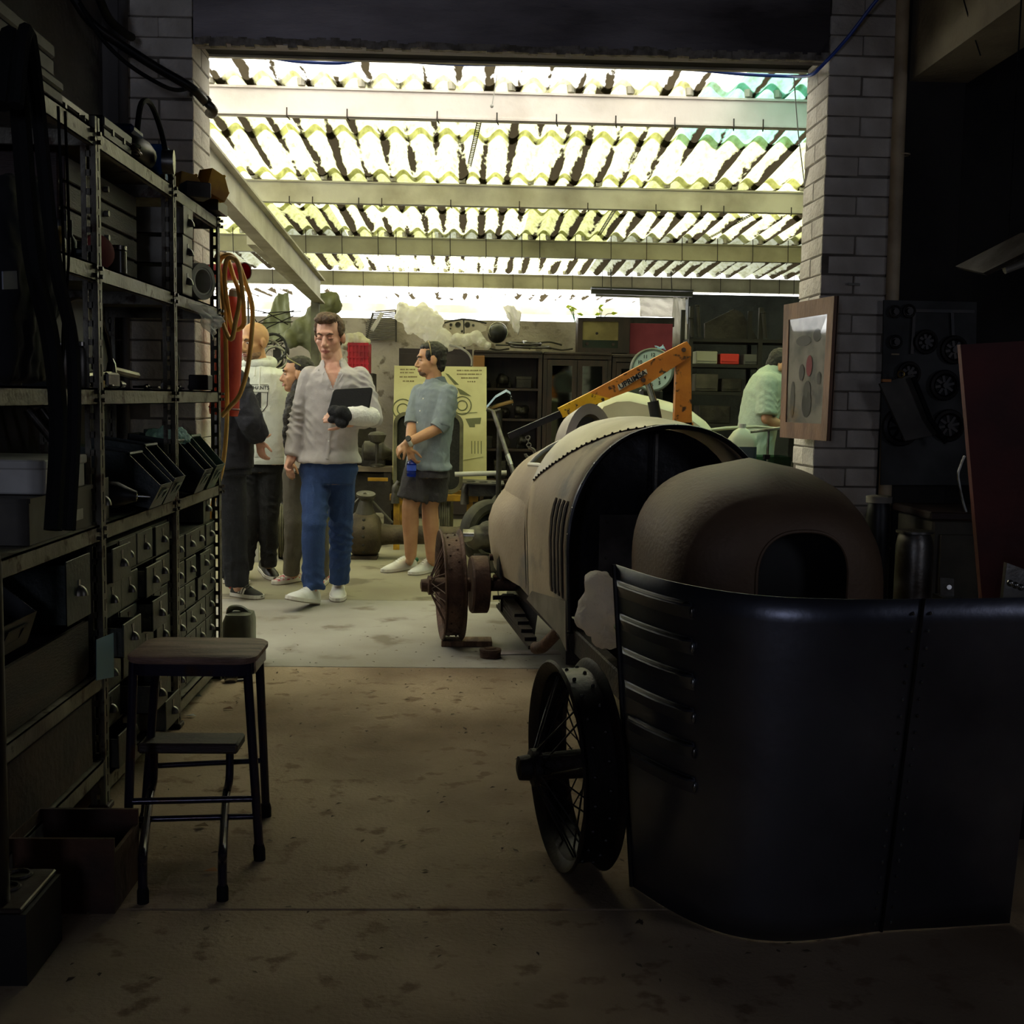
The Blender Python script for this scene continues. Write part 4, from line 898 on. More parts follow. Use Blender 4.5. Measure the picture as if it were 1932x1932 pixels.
# wheels
def wire_wheel(c, ax, R_, w_, m_r, hubout, parent, seed=0, m_h=None, spm=None):
    c, ax = Vector(c), Vector(ax).normalized(); u, v, _ = frame(ax)
    h = w_/2
    rim_ = MB().lathe(c, ax, [(-h-.004, R_-.012), (-h-.008, R_-.002), (-h-.002, R_+.004), (-h+.005, R_-.004), (-h+.012, R_-.022), (h-.012, R_-.022), (h-.005, R_-.004), (h+.002, R_+.004), (h+.008, R_-.002), (h+.004, R_-.012), (h-.014, R_-.030), (-h+.014, R_-.030), (-h-.004, R_-.012)], 56, cap=False).obj('wheel', m_r, parent, smooth=True)
    MB().lathe(c+ax*(-.06), ax, [(0, .02), (0, .055), (.02, .055), (.03, .040), (.06+hubout-.03, .036), (.06+hubout-.02, .050), (.06+hubout, .050), (.06+hubout+.005, .035), (.06+hubout+.035, .032), (.06+hubout+.04, .015)], 20).obj('hub', m_h or m_r, rim_, smooth=True)
    mb = MB()
    for k in range(44):
        a = 2*math.pi*k/44; b = a+(.55 if k % 2 else -.55)
        e = u*math.cos(a)+v*math.sin(a); g = u*math.cos(b)+v*math.sin(b)
        z0 = hubout-.012 if k % 4 < 2 else -.04
        mb.cyl(c+g*.045+ax*z0, c+e*(R_-.026)+ax*(.01 if k % 4 < 2 else -.01), .0028, n=4, cap=False)
    mb.obj('spokes', spm or m_r, rim_, kind='stuff')
    mb = MB()
    for k in range(44):
        a = 2*math.pi*k/44+.03; e = u*math.cos(a)+v*math.sin(a); mb.ell(c+e*(R_-.021)+ax*(.02 if k % 2 else -.02), .006, 5, 4)
    mb.obj('spoke_nipples', m_r, rim_, kind='stuff')
    return rim_
WR = .281
wc = G(846, 1208, .032); wc = V(-.085, 6.06, .034+WR)
wire_wheel(wc, -EX*math.cos(.02)+V(0, 0, -.02), WR, .095, m_rust, .115, car)
MB().lathe(wc+EX*.10, EX, [(0, .02), (.0, .14), (.01, .148), (.085, .148), (.09, .14), (.09, .06), (.10, .04)], 30).obj('brake_drum', m_rust, car, smooth=True)
MB().cyl(wc-EX*.05, wc+EX*1.2, .036, n=16).obj('axle', m_rust, car, smooth=True)
MB().cyl(wc+EX*.22+V(0, 0, -.07), wc+EX*.62+V(0, 0, -.06), .012, n=8).obj('brake_rod', m_rustd, car, smooth=True)
MB().torus(wc+EX*.27+V(0, -.03, .045), (0, 0, 1), .045, .010, 20, 6).obj('spring_shackle', m_rust, car, smooth=True)
MB().cyl(wc+EX*.2+V(0, .08, .13), wc+EX*.36+V(0, .08, .125), .018, n=10).obj('damper_arm', m_rust, car, smooth=True)
for k in range(5):
    a = C(-.46, .55+.10*k, .155+.018*k); b = C(-.46, 1.55-.06*k, .17+.018*k)
    MB().bar(a, b, .055, .016).obj('spring_leaf', m_rustd, car)
MB().tube(spline([C(-.46, .52, .16), C(-.44, .45, .18), C(-.40, .35, .26), C(-.37, .3, .31)], 5), .028, 10).obj('dumb_iron', m_rust, car, smooth=True)
MB().box(wc+EX*.30+V(0, 0, -.10), (.08, .10, .09), 0, .012).obj('axle_clamp', m_rustd, car)
nc = V(.297, 3.16, WR+.002)
nax = V(-math.cos(.20), -math.sin(.20), -.02)
wire_wheel(nc, nax, WR, .10, mat('black_wheel', (30, 27, 26), .45, .5, (48, 40, 34), 10, .1), .12, car, m_h=m_rustd, spm=m_blkmet)
MB().cyl(nc-nax*.02, C(.2, -1.62, .28), .035, n=14).obj('front_axle', m_rustd, car, smooth=True)
MB().lathe(nc-nax*.20, nax, [(0, .05), (0, .12), (.08, .125), (.09, .06)], 24).obj('front_drum', m_rustd, car, smooth=True)
# nose cowl with the radiator opening
NS = [(4.50, 1.03, .405, 1.035), (4.38, 1.035, .408, 1.048), (4.2, 1.04, .402, 1.03), (4.05, 1.055, .385, 1.00), (3.96, 1.07, .36, .965), (3.91, 1.085, .31, .925), (3.875, 1.10, .24, .885), (3.87, 1.107, .16, .85)]
rings = []
for Y, cx, w_, zt in NS:
    a = arch(w_, zt, .30, min(.36, w_*1.02), 41, 2.5)
    rings.append([V(cx+x, Y+.06*(x/.4)*((Y-3.87) < .3), z+.018*max(0, 1-abs(x)/.10)*(Y > 4.0)) for x, z in a])
no = MB().loft(rings, False, False).obj('nose_cowl', m_nose, car, smooth='all')
MB().tube(rings[-1], .006, 6).obj('opening_lip', m_nose, no, smooth=True)
MB().prism([p+V(0, .10, -.01) for p in rings[5]], (0, .01, 0)).obj('opening_shade', m_blk, no)  # black sheet, shade inside the nose put into its colour
MB().cyl(rings[0][20]+V(.1, .0, .002), rings[0][20]+V(.1, 0, .02), .014, n=8).obj('catch', m_rustd, no)
# ================================================================== riveted steel bonnet panel standing in front
top = [(1160, 1065), (1235, 1089), (1310, 1106), (1400, 1120), (1500, 1128), (1620, 1131), (1740, 1130), (1850, 1129), (1975, 1127)]
bot = [(1193, 1672), (1255, 1712), (1320, 1745), (1395, 1768), (1480, 1776), (1565, 1770), (1660, 1757), (1775, 1750), (1905, 1742)]
T_ = spline([G(x, y, .84) for x, y in top], 5); B_ = spline([G(x, y, .004) for x, y in bot], 5); NB = len(T_)
def bon(u, v, off=0.):
    i = min(int(u*(NB-1)), NB-2); f_ = u*(NB-1)-i; a = T_[i]*(1-f_)+T_[i+1]*f_; b = B_[i]*(1-f_)+B_[i+1]*f_
    p = a*(1-v)+b*v; d = (T_[i+1]-T_[i]); n_ = V(d.y, -d.x, 0).normalized(); return p+n_*off
m_bon = mat('blue_steel', (122, 125, 138), .38, .92, (84, 86, 98), 2.2, .06, 25 , .38, .7)
bn = thing('steel_bonnet_panel', 'curved bare steel bonnet panel with louvres and a riveted seam, standing upright on the floor', 'car panel', bon(.5, 1))
NVr = 14
rings = [[bon(i/(NB-1), v/NVr) for i in range(NB)] for v in range(NVr+1)]
back = [[bon(i/(NB-1), v/NVr, -.004) for i in range(NB)] for v in range(NVr+1)]
mb = MB().loft(rings, False, False).loft(back, False, False); k2 = NB*(NVr+1)
for j in range(NB-1):
    for e in (0, NVr*NB): mb.f.append((e+j, e+j+1, k2+e+j+1, k2+e+j))
mb.obj('panel', m_bon, bn, smooth='all')
MB().tube([bon(0, v/10, .002) for v in range(11)], .006, 6).obj('edge_bead', m_blkmet, bn, smooth=True)
for k in range(6):
    v0 = .045+k*.102; u0, u1 = .012+.004*k, .245
    pts = [bon(u0+(u1-u0)*i/12, v0, .004) for i in range(13)]; low = [bon(u0+(u1-u0)*i/12, v0+.052, .001) for i in range(13)]; out = [bon(u0+(u1-u0)*i/12, v0+.014, .016 if 0 < i < 12 else .002) for i in range(13)]
    l = MB().loft([out, low], False, False).loft([pts, out], False, False).obj('louvre', m_bon, bn, smooth=True)
    MB().loft([[p+V(0, 0, -.001) for p in pts], [bon(u0+(u1-u0)*i/12, v0+.008, .013 if 0 < i < 12 else .002) for i in range(13)]], False, False).obj('louvre_slot_shade', m_blk, l)  # shade in the slot drawn as a black strip
    MB().ell(bon(u1, v0+.03, .004), (.006, .006, .014), 8, 6).obj('louvre_end', m_chrome, l, smooth='all')
us = .7525
sm = MB().tube([bon(us, v/10, .001) for v in range(11)], .005, 6).obj('seam', m_blkmet, bn, smooth=True)
mb = MB()
for k in range(20):
    for du in (-.018, .018): mb.ell(bon(us+du, .04+k*.049, .002), .0045, 6, 4)
mb.obj('rivets', m_chrome, sm, kind='stuff')
# ================================================================== things around the car
c = PX(1128, 1150, .44)
mb = MB()
for (x, y, r) in ((1130, 1100, 26), (1122, 1140, 30), (1118, 1170, 30), (1140, 1195, 26), (1150, 1150, 30), (1145, 1120, 26), (1152, 1205, 18)): mb.ell(P(x, y, 4.25), (r*.0019, .06, r*.0019))
tag(blob('white_plastic_bag', mb, film('milky_film', (236, 228, 220), .06, .3), None, .009, 2, .06, .07), 'white plastic bag hanging from the car chassis behind the steel panel', 'plastic bag')
def wood(name, p, s, rz, label, m=None): return one(MB().box(Vector(p)+V(0, 0, s[2]/2+.001), s, rz, .003), name, m or mat('raw_plank', (128, 100, 74), .8, 0, (90, 66, 48), 4, .3, 30, stretch=(8, 2, 2)), label, 'wood')
p = G(880, 1218); wood('timber_block', (p.x-.0, p.y+.02, 0), (.26, .12, .03), .02, 'flat timber block under the bare rear wheel rim')
one(MB().box(G(985, 1232)+V(0, 0, .003), (.38, .10, .004), .08, .001), 'card_strip', mat('pale_card', (168, 156, 150), .8, 0, (130, 118, 110), 5), 'pale flattened card strip on the floor beside the wheel', 'card')
p = G(925, 1240); t = thing('round_tin', 'round brown tin lying on the floor by the timber block', 'tin', p)
MB().lathe(p, (0, 0, 1), [(0, .05), (.025, .052), (.03, .05)], 22).obj('body', m_rust, t, smooth=True); MB().lathe(p+V(0, 0, .03), (0, 0, 1), [(0, .054), (.012, .054), (.014, .03), (.018, .028), (.02, .01)], 22).obj('lid', m_rust, t, smooth=True)
# ---- engine crane
m_or = mat('crane_orange', (206, 126, 40), .5, .1, (176, 98, 26), 5, .1, 50, .45, .7, c3=(70, 44, 24), sc3=22)
m_yl = mat('crane_yellow', (226, 176, 20), .5, .1, (196, 140, 10), 5, .1, 50, c3=(60, 40, 22), sc3=30)
YC = 6.95
cr = thing('engine_crane', 'orange engine crane with a tilted boom and hydraulic ram behind the car', 'crane', (P(1290, 800, YC).x, YC, 0))
def pp(pts, Y): return [P(x, y, Y) for x, y in pts]
bo = MB().prism(pp([(1110, 742), (1180, 704), (1296, 644), (1304, 655), (1304, 672), (1222, 725), (1150, 752)], YC), (0, .09, 0)).obj('boom', m_or, cr)
MB().prism(pp([(1054, 770), (1112, 741), (1152, 752), (1063, 788)], YC-.002), (0, .094, 0)).obj('boom_tip', m_yl, cr)
MB().prism(pp([(1058, 774), (958, 818), (962, 828), (1062, 786)], YC+.02), (0, .05, 0)).obj('boom_extension', m_blkmet, cr)
po = MB().prism(pp([(1277, 676), (1303, 664), (1306, 810), (1272, 810)], YC+.01), (0, .07, 0)).obj('mast', m_or, cr)
a = P(1290, 800, YC+.045); MB().bx(a.x-.05, a.x+.05, YC+.01, YC+.08, .1, a.z+.01).obj('mast_foot', m_or, cr)
for s in (-1, 1): MB().bar((a.x+.05, YC+.0+s*.12, .09), (a.x-.3, YC+.0+s*.25, .09), .08, .08).obj('base_leg', m_or, cr)
MB().bx(a.x-.06, a.x+.06, YC-.35, YC+.3, .05, .13).obj('base_beam', m_or, cr)
for (x, y) in ((1290, 660), (1214, 717)): MB().cyl(P(x, y, YC-.012), P(x, y, YC+.1), .014, n=10).obj('pivot_bolt', m_rust, cr)
MB().cyl(P(1222, 722, YC+.04), P(1236, 765, YC+.04), .020, n=14).obj('ram_rod', m_chrome, cr, smooth=True)
MB().cyl(P(1232, 757, YC+.04), V(a.x-.03, YC+.04, .55), .034, n=14).obj('ram_body', m_blk, cr, smooth=True)
q = pp([(1165, 727), (1219, 696), (1222, 705), (1168, 737)], YC-.004)
stk = MB().prism(q, (0, .003, 0)).obj('sticker', mat('sticker_white', (214, 206, 190), .6, 0, (190, 176, 150), 9), cr)
rt = (q[1]-q[0]).normalized()
letters('sticker_lettering', 'UPRIMSA', .043, (q[0]+q[1]+q[2]+q[3])/4+V(0, -.002, -.0), rt, V(0, -1, 0).cross(rt), m_blk, stk, bold=.0012, sx=1.05)
h = P(992, 826, YC+.045)
mb = MB().tube([P(985, 818, YC+.045), P(995, 834, YC+.045)], .008, 6); ch = thing('crane_hook', 'steel lifting hook hanging from the dark boom extension', 'hook', P(1000, 868, YC+.045))
for k in range(3): MB().torus(P(996+k, 826+k*7, YC+.045), (1, 0, 0) if k % 2 else (0, 1, 0), .012, .004, 12, 6).obj('chain_link', m_steel, ch, smooth=True)
hc = P(1000, 855, YC+.045); MB().tube([hc+V(.028*math.cos(a), 0, .028*math.sin(a)) for a in [math.radians(110-i*20) for i in range(15)]], .009, 8).obj('hook', m_steel, ch, smooth=True)
# ---- dial scale
YD = 8.45; dc = P(1231, 698, YD); ds = thing('dial_scale', 'old round-dial weighing scale standing behind the crane', 'scale', (dc.x, YD+.05, 0))
MB().lathe(dc+V(0, .08, 0), (0, -1, 0), [(0, .13), (.02, .155), (.075, .155), (.085, .148), (.085, .138), (.07, .136)], 36, cap=True).obj('dial_case', mat('green_grey', (110, 120, 112), .5, .2, (70, 74, 66), 6), ds, smooth=True)
fc = MB().lathe(dc+V(0, .006, 0), (0, -1, 0), [(0, .02), (0, .137), (.004, .137), (.004, .001)], 36).obj('dial_face', mat('dial_white', (186, 200, 196), .5, 0, (160, 176, 170), 4), ds)
for i in range(12):
    a = math.radians(90-30*i); letters('numeral', str(12 if i == 0 else i), .034, dc+V(.105*math.cos(a), -.001, .105*math.sin(a)), (1, 0, 0), (0, 0, 1), m_blk, fc, bold=.0008)
MB().bar(dc+V(0, -.003, 0), dc+V(.085*math.cos(-.9), -.003, .085*math.sin(-.9)), .005, .003, (0, 1, 0)).obj('pointer', m_blk, fc)
MB().bar((dc.x, YD+.05, .05), (dc.x, YD+.05, dc.z-.13), .16, .12, (0, 1, 0), .02).obj('column', m_blkmet, ds); MB().bx(dc.x-.25, dc.x+.25, YD-.2, YD+.3, .0, .08, .015).obj('platform', m_blkmet, ds)
sheet_bag('cloth_scrap', [dc+V(.02, .06, .165), dc+V(.08, .06, .175), dc+V(.10, .04, .145), dc+V(.04, .04, .155)], mat('blue_rag', (150, 176, 200), .8), 'small pale blue rag on top of the dial scale', 'rag', 8, .012, 5)
# ---- cream body panel behind the crane
YP = 7.45
prof = [(1128, 775), (1140, 758), (1165, 749), (1190, 748), (1230, 757), (1270, 768), (1310, 783), (1340, 806), (1365, 842), (1378, 900), (1380, 960)]
r0 = [P(x, y, YP) for x, y in prof]; r1 = [p+V(.02, .25, .03) for p in r0]; r2 = [p+V(.05, .5, -.02) for p in r0]; r3 = [V(p.x*.97+.02, YP-.03, p.z-.03) for p in r0]
fp = thing('cream_car_body', 'cream painted car bodywork standing behind the orange crane', 'car body', (P(1250, 800, YP).x, YP+.2, 0))
m_cream = mat('cream_paint', (214, 212, 180), .4, 0, (192, 188, 156), 3)
MB().loft([r3, r0, r1, r2], False, False).obj('top_skin', m_cream, fp, smooth='all')
lo = [V(p.x, p.y, .25) for p in r3]
MB().loft([[p+V(0, .001, 0) for p in r3], lo], False, False).obj('front_skin', m_cream, fp, smooth='all')
MB().bx(r0[0].x+.05, r0[-1].x-.05, YP+.05, YP+.4, 0, .26).obj('trestle', m_blkmet, fp)
# ================================================================== people
def ring(c, r_, f_, a, b, n=22): return [c+r_*(a*math.cos(2*math.pi*i/n))+f_*(b*math.sin(2*math.pi*i/n)) for i in range(n)]
def limb(mb, pts, rad, open_end=False):
    mb.tube(pts, rad, 12)
    for p, r_ in list(zip(pts, rad))[:-1 if open_end else None]: mb.ell(p, r_*.99, 10, 7)
def skinmat(name, c, c2): return mat(name, c, .5, 0, c2, 9, .08, 90, .4, .7)
def head(mb, H, f_, u, s):
    f_ = f_.normalized(); r_ = f_.cross(u).normalized(); u = r_.cross(f_).normalized(); M = Matrix((r_, f_, u)).transposed()
    def p(x, y, z): return H+M @ Vector((x*s, y*s, z*s))
    def e(c, r3): mb.ell(p(*c), tuple(q*s for q in r3), 16, 11, M)
    e((0, -.012, .03), (.075, .096, .09)); e((0, .03, -.03), (.063, .062, .085)); e((0, .058, -.094), (.034, .032, .027)); e((0, .02, -.07), (.056, .055, .042))
    for q in (-1, 1): e((q*.038, .05, -.028), (.024, .03, .026)); e((q*.077, -.005, -.012), (.012, .022, .033)); e((q*.012, .099, -.042), (.009, .010, .008))
    e((0, .080, .028), (.05, .014, .014)); limb(mb, [p(0, .086, .008), p(0, .100, -.018), p(0, .108, -.036)], [.009*s, .012*s, .015*s])
    e((0, .086, -.066), (.026, .012, .012))
    return p, M
def hand(mb, w_, d, n_, curl=.5, s=1., thumb=1, spread=.02):
    """palm + five bent fingers; d finger direction, n_ palm normal (fingers curl towards it)"""
    d = d.normalized(); n_ = (n_-d*n_.dot(d)).normalized(); t = d.cross(n_)*thumb
    pe = w_+d*.082*s
    limb(mb, [w_, w_+d*.03*s], [.025*s, .027*s])
    for q in (-.028, -.010, .010, .028): limb(mb, [w_+d*.02*s+t*q*.7*s, pe+t*q*s], [.016*s, .0125*s])
    for q, l in ((-.030, .058), (-.0105, .073), (.0105, .078), (.030, .068)):
        p = pe+t*q*s; a = curl*.5; pts = [p]; dd = d+t*q*spread*20
        for i, fr_ in enumerate((.42, .33, .25)):
            v = (dd*math.cos(a)+n_*math.sin(a)).normalized(); p = p+v*l*fr_*s; pts.append(p); a += curl*.8
        limb(mb, pts, [.0098*s, .0092*s, .0086*s, .0075*s])
    b = w_+d*.028*s+t*.026*s; v = (d*.55+t*.75+n_*.3).normalized(); v2 = (d*.8+t*.25+n_*.45).normalized()
    limb(mb, [b, b+v*.038*s, b+v*.038*s+v2*.03*s, b+v*.038*s+v2*.052*s], [.0145*s, .0115*s, .0102*s, .008*s])
def shoe(parent, heel, toe, m_up, m_sole, up=V(0, 0, 1), w_=1., h=1., laces=None, stripe=None, heeltab=None, name='shoe'):
    d = (toe-heel); L_ = d.length; d.normalize(); up = (up-d*up.dot(d)).normalized(); r_ = d.cross(up)
    T = [0, .06, .18, .32, .46, .62, .78, .9, .97, 1]; W = [.018, .031, .036, .036, .040, .046, .047, .040, .028, .010]; Hh = [.060, .082, .092, .098, .088, .066, .052, .042, .034, .024]
    rings = []
    for t, a, b in zip(T, W, Hh):
        c = heel+d*(L_*t); rg = []
        for i in range(13):
            q = math.pi*i/12; rg.append(c+r_*(a*w_*math.cos(q))+up*(.012+(b*h-.012)*abs(math.sin(q))**.8))
        rings.append(rg)
    mb = MB().loft(rings, False, False); mb.f.append(tuple(range(13))); k = len(mb.v)-13; mb.f.append(tuple(k+i for i in range(13)))
    sh = mb.obj(name, m_up, parent, smooth='all')
    ol = [heel+d*(L_*t)+r_*(a*w_*1.06+.002) for t, a in zip(T, W)]+[heel+d*(L_*t)-r_*(a*w_*1.06+.002) for t, a in list(zip(T, W))[::-1]]
    MB().prism([p+up*.007 for p in ol], up*.020).obj('sole', m_sole, sh); MB().prism(ol, up*.007).obj('outsole', m_sole_dk, sh)
    if laces is not None:
        mb = MB()
        for i in range(5):
            t = .36+i*.065; hh = float(np.interp(t, T, Hh))*h+.003; c = heel+d*(L_*t); mb.tube([c-r_*.02+up*(hh-.008), c+up*hh, c+r_*.02+up*(hh-.008)], .0028, 5)
        mb.obj('laces', laces, sh, kind='stuff')
    if stripe is not None:
        for i in range(3):
            t = .38+i*.085
            for sg in (-1, 1):
                pt = []
                for q_ in (.15, .5, .85):
                    tt = t+.05*(q_-.5); a = float(np.interp(tt, T, W))*w_; b = float(np.interp(tt, T, Hh))*h; an = q_*1.05; pt.append(heel+d*(L_*tt)+r_*sg*(a*math.cos(an)+.002)+up*(.012+(b-.012)*math.sin(an)**.8+.001))
                MB().tube(pt, .006, 5, flat=.4).obj('side_stripe', stripe, sh)
    if heeltab is not None: MB().box(heel+d*.012+up*.062*h, (.05, .05, .03), M=Matrix((r_, d, up)).transposed(), ch=.008).obj('heel_tab', heeltab, sh)
    return sh
def hit(bv, px, py, off=.003):
    d = ray(px, py).normalized(); r_ = bv.ray_cast(CAM, d)
    return (r_[0]-d*off) if r_[0] is not None else None
def bvh_of(o): return BVHTree.FromPolygons([v.co.copy() for v in o.data.vertices], [tuple(p.vertices) for p in o.data.polygons])
def projpx(p):
    d = Vector(p)-CAM; k = d.dot(_F); return 966+FPX*d.dot(CR)/k, 966-FPX*d.dot(CU)/k
def cut(o, poly, maxY=None):
    """open a neckline: drop camera-side faces inside a pixel polygon"""
    bm = bmesh.new(); bm.from_mesh(o.data); kill = []
    for f_ in bm.faces:
        c = f_.calc_center_median()
        if f_.normal.dot(c-CAM) > 0: continue
        x, y = projpx(c); ins = False; j = len(poly)-1
        for i in range(len(poly)):
            if (poly[i][1] > y) != (poly[j][1] > y) and x < (poly[j][0]-poly[i][0])*(y-poly[i][1])/(poly[j][1]-poly[i][1])+poly[i][0]: ins = not ins
            j = i
        if ins: kill.append(f_)
    bmesh.ops.delete(bm, geom=kill, context='FACES'); bm.to_mesh(o.data); bm.free()
def face_parts(root, p, M, s, eyecol=(60, 40, 28), brow=(70, 50, 36), lip=(150, 90, 80), closed=False):
    eb = mat('brow_%d' % brow[0], brow, .8); ec = mat('iris_%d' % eyecol[0], eyecol, .2); wh = mat('eye_white', (200, 190, 182), .3); lm_ = mat('lip_%d' % lip[0], lip, .45)
    def e(name, c, r3, m): return MB().ell(p(*c), tuple(q*s for q in r3), 10, 7, M).obj(name, m, root, smooth='all')
    for q in (-1, 1):
        if closed: e('eyelid', (q*.032, .0805, .0), (.017, .008, .0085), mat('lid_skin', (196, 140, 118), .5)); e('eyelid_line', (q*.032, .0860, -.0055), (.015, .0045, .0028), eb)
        else:
            w_ = e('eye', (q*.032, .0825, .002), (.014, .006, .0062), wh); MB().ell(p(q*.032, .088, .002), tuple(v*s for v in (.0055, .002, .0055)), 8, 6, M).obj('iris', ec, w_, smooth='all')
        MB().tube([p(q*.014, .092, .019), p(q*.03, .0925, .0265), p(q*.048, .080, .021)], [.004*s, .0055*s, .0025*s], 6).obj('eyebrow', eb, root, smooth=True)
    MB().tube([p(-.027, .089, -.069), p(0, .0985, -.0655), p(.027, .089, -.069)], [.002*s, .0055*s, .002*s], 6).obj('upper_lip', lm_, root, smooth=True)
    MB().tube([p(-.022, .0895, -.0745), p(0, .0965, -.077), p(.022, .0895, -.0745)], [.002*s, .006*s, .002*s], 6).obj('lower_lip', lm_, root, smooth=True)
def figure(label, Y0, sp, skin, voxel=.006):
    """body as one continuous remeshed surface; returns root mesh object and helpers"""
    J = lambda t: P(t[0], t[1], Y0+(t[2] if len(t) > 2 else 0))
    tf = Vector(sp['tf']).normalized(); tr = tf.cross(V(0, 0, 1)).normalized()
    mb = MB()
    H = J(sp['head']); hp, HM = head(mb, H, Vector(sp['face']), Vector(sp.get('hup', (0, 0, 1))), sp['hs'])
    T = [(J(t), t[3], t[4]) for t in sp['torso']]
    mb.loft([ring(c, tr, tf, a, b) for c, a, b in T])
    limb(mb, [H+Vector((0, 0, -.05*sp['hs']))-Vector(sp['face']).normalized()*.01, T[0][0]+V(0, 0, -.02)], [.057*sp['hs'], .062*sp['hs']])
    limb(mb, [T[0][0]+V(0, 0, .01), T[1][0]], [.06, .09])
    arms = [[J(t) for t in a] for a in sp['arms']]; legs = [[J(t) for t in l] for l in sp['legs']]
    ar = sp.get('ar', (.050, .041, .030)); lr = sp.get('lr', (.085, .058, .042))
    for a in arms: limb(mb, [a[0], (a[0]+a[1])/2, a[1], (a[1]*.65+a[2]*.35), a[2]], [ar[0], ar[0]*.92, ar[1], ar[1]*.98, ar[2]])
    for l in legs: limb(mb, [l[0], (l[0]*.5+l[1]*.5), l[1], l[1]*.68+l[2]*.32+V(0, .012, 0), l[2]], [lr[0], lr[0]*.88, lr[1], lr[1]*1.02, lr[2]])
    for (h, t) in sp['feet']:
        hh, tt = h+V(0, 0, .040), t+V(0, 0, .030); limb(mb, [hh+(tt-hh)*.15, hh+(tt-hh)*.45, hh+(tt-hh)*.75], [.026, .024, .018])
    for l, (h, t) in zip(legs, sp['feet']): limb(mb, [l[2], h+(t-h)*.2+V(0, 0, .045)], [lr[2]*.85, .028])
    for hd in sp['hands']: hand(mb, *hd)
    root = blob('person', mb, skin, None, voxel, 3)
    tag(root, label, 'person', sp.get('group'))
    return root, dict(J=J, T=T, arms=arms, legs=legs, tf=tf, tr=tr, hp=hp, HM=HM, H=H, hs=sp['hs'], ar=ar, lr=lr, feet=sp['feet'])
def folds(o, amp, seed=0., sc=1.):
    """press cloth folds into a garment: ridged waves bent by low-frequency noise"""
    me = o.data; N_ = [v.normal.copy() for v in me.vertices]
    for v, n_ in zip(me.vertices, N_):
        c = v.co; w_ = mnoise.noise(c*3.1+V(seed, 0, 0)); m_ = max(0., mnoise.noise(c*4.3+V(0, seed, 5))+.35)
        a = math.sin((c.x*34+c.z*46)*sc+w_*12+seed); b = math.sin((-c.x*48+c.y*12+c.z*30)*sc+w_*14+seed*2)
        v.co = c+n_*amp*m_*((1-abs(a))*1.3+(1-abs(b))*.9-.8)
    me.update(); return o
def top_garment(name, root, D, m, inf=.014, upto=1., lo=0, hi=None, voxel=.008, disp=.016, tex=.06, label=None, ring_add=(), sleeve=(0, 0, 0)):
    mb = MB(); T = D['T'][lo:hi]
    mb.loft([ring(c, D['tr'], D['tf'], a+inf, b+inf) for c, a, b in T]+[ring(Vector(c), D['tr'], D['tf'], a, b) for c, a, b in ring_add])
    limb(mb, [T[0][0], T[1][0]], [.062+inf, .10])
    for a in D['arms']:
        e = a[1]+(a[2]-a[1])*(upto-1) if upto >= 1 else a[0]+(a[1]-a[0])*upto
        r0, r1, r2 = [q+inf+x for q, x in zip(D['ar'], sleeve)]
        if upto > 1: limb(mb, [a[0], (a[0]+a[1])/2, a[1], (a[1]+e)/2, e], [r0, r0*.95, r1, (r1+r2)/2, r2], True)
        else: limb(mb, [a[0], (a[0]+e)/2, e], [r0, r0*.97, r1], True)
    return folds(blob(name, mb, m, root, voxel, 4, disp*.6, tex, label), .0065, len(name)*1.7, .6)
def trousers(root, D, m, inf=.014, upto=2., voxel=.008, disp=.016, tex=.07, label=None, name='trousers', rad=None, top=-3):
    mb = MB(); T = D['T'][top:]
    mb.loft([ring(c, D['tr'], D['tf'], (a+inf+.006)*(.86 if i == 0 else 1), (b+inf+.006)*(.86 if i == 0 else 1)) for i, (c, a, b) in enumerate(T)])
    for l in D['legs']:
        r0, r1, r2 = rad or [q+inf for q in D['lr']]; T_ = T[-1][0]
        hp_ = l[0]
        if upto >= 2: limb(mb, [hp_, hp_*.5+l[1]*.5, l[1], l[1]*.5+l[2]*.5, l[2]+V(0, 0, -.02)], [r0, (r0+r1)/2, r1, (r1+r2)/2, r2], True)
        else: e = hp_+(l[1]-hp_)*upto; limb(mb, [hp_, (hp_+e)/2, e], [r0, r0*1.0, r1], True)
    return folds(blob(name, mb, m, root, voxel, 3, disp*.6, tex, label), .009, len(name)*.9, .7)
def hair_cap(root, D, m, extra=(), name='hair', disp=.012, base=True, voxel=.005):
    mb = MB(); p, M, s = D['hp'], D['HM'], D['hs']
    lst = ([((0, -.026, .040), (.080, .094, .087)), ((0, -.055, -.005), (.070, .058, .070))] if base else [])+list(extra)
    for c, r_ in lst: mb.ell(p(*c), tuple(q*s for q in r_), 14, 9, M)
    return blob(name, mb, m, root, voxel, 2, disp, .018)
def collar(root, D, m, z0, r_, h, tilt=.02, gap=.5, name='collar'):
    c = D['T'][0][0]; f_, t = D['tf'], D['tr']; R1, R2, R3 = [], [], []
    for i in range(25):
        a = -math.pi/2-math.pi+gap/2+(2*math.pi-gap)*i/24; a = math.pi/2+gap/2+(2*math.pi-gap)*i/24
        e = t*math.cos(a)+f_*math.sin(a); q = c+V(0, 0, z0)
        fr = max(0, math.sin(a))
        R1.append(q+e*(r_+.012)-V(0, 0, h*.5+.03*fr)); R2.append(q+e*r_+V(0, 0, h-.02*fr)); R3.append(q+e*(r_+.020)-V(0, 0, h*.25+.05*fr))
    return MB().loft([R1, R2, R3], False, False).obj(name, m, root, smooth=True)
def rn(pts): return [Vector(p) for p in pts]
sk_w = skinmat('skin_fair', (214, 164, 138), (196, 138, 116)); sk_t = skinmat('skin_tan', (196, 148, 112), (176, 124, 92)); sk_b = skinmat('skin_warm', (206, 160, 116), (184, 134, 96))
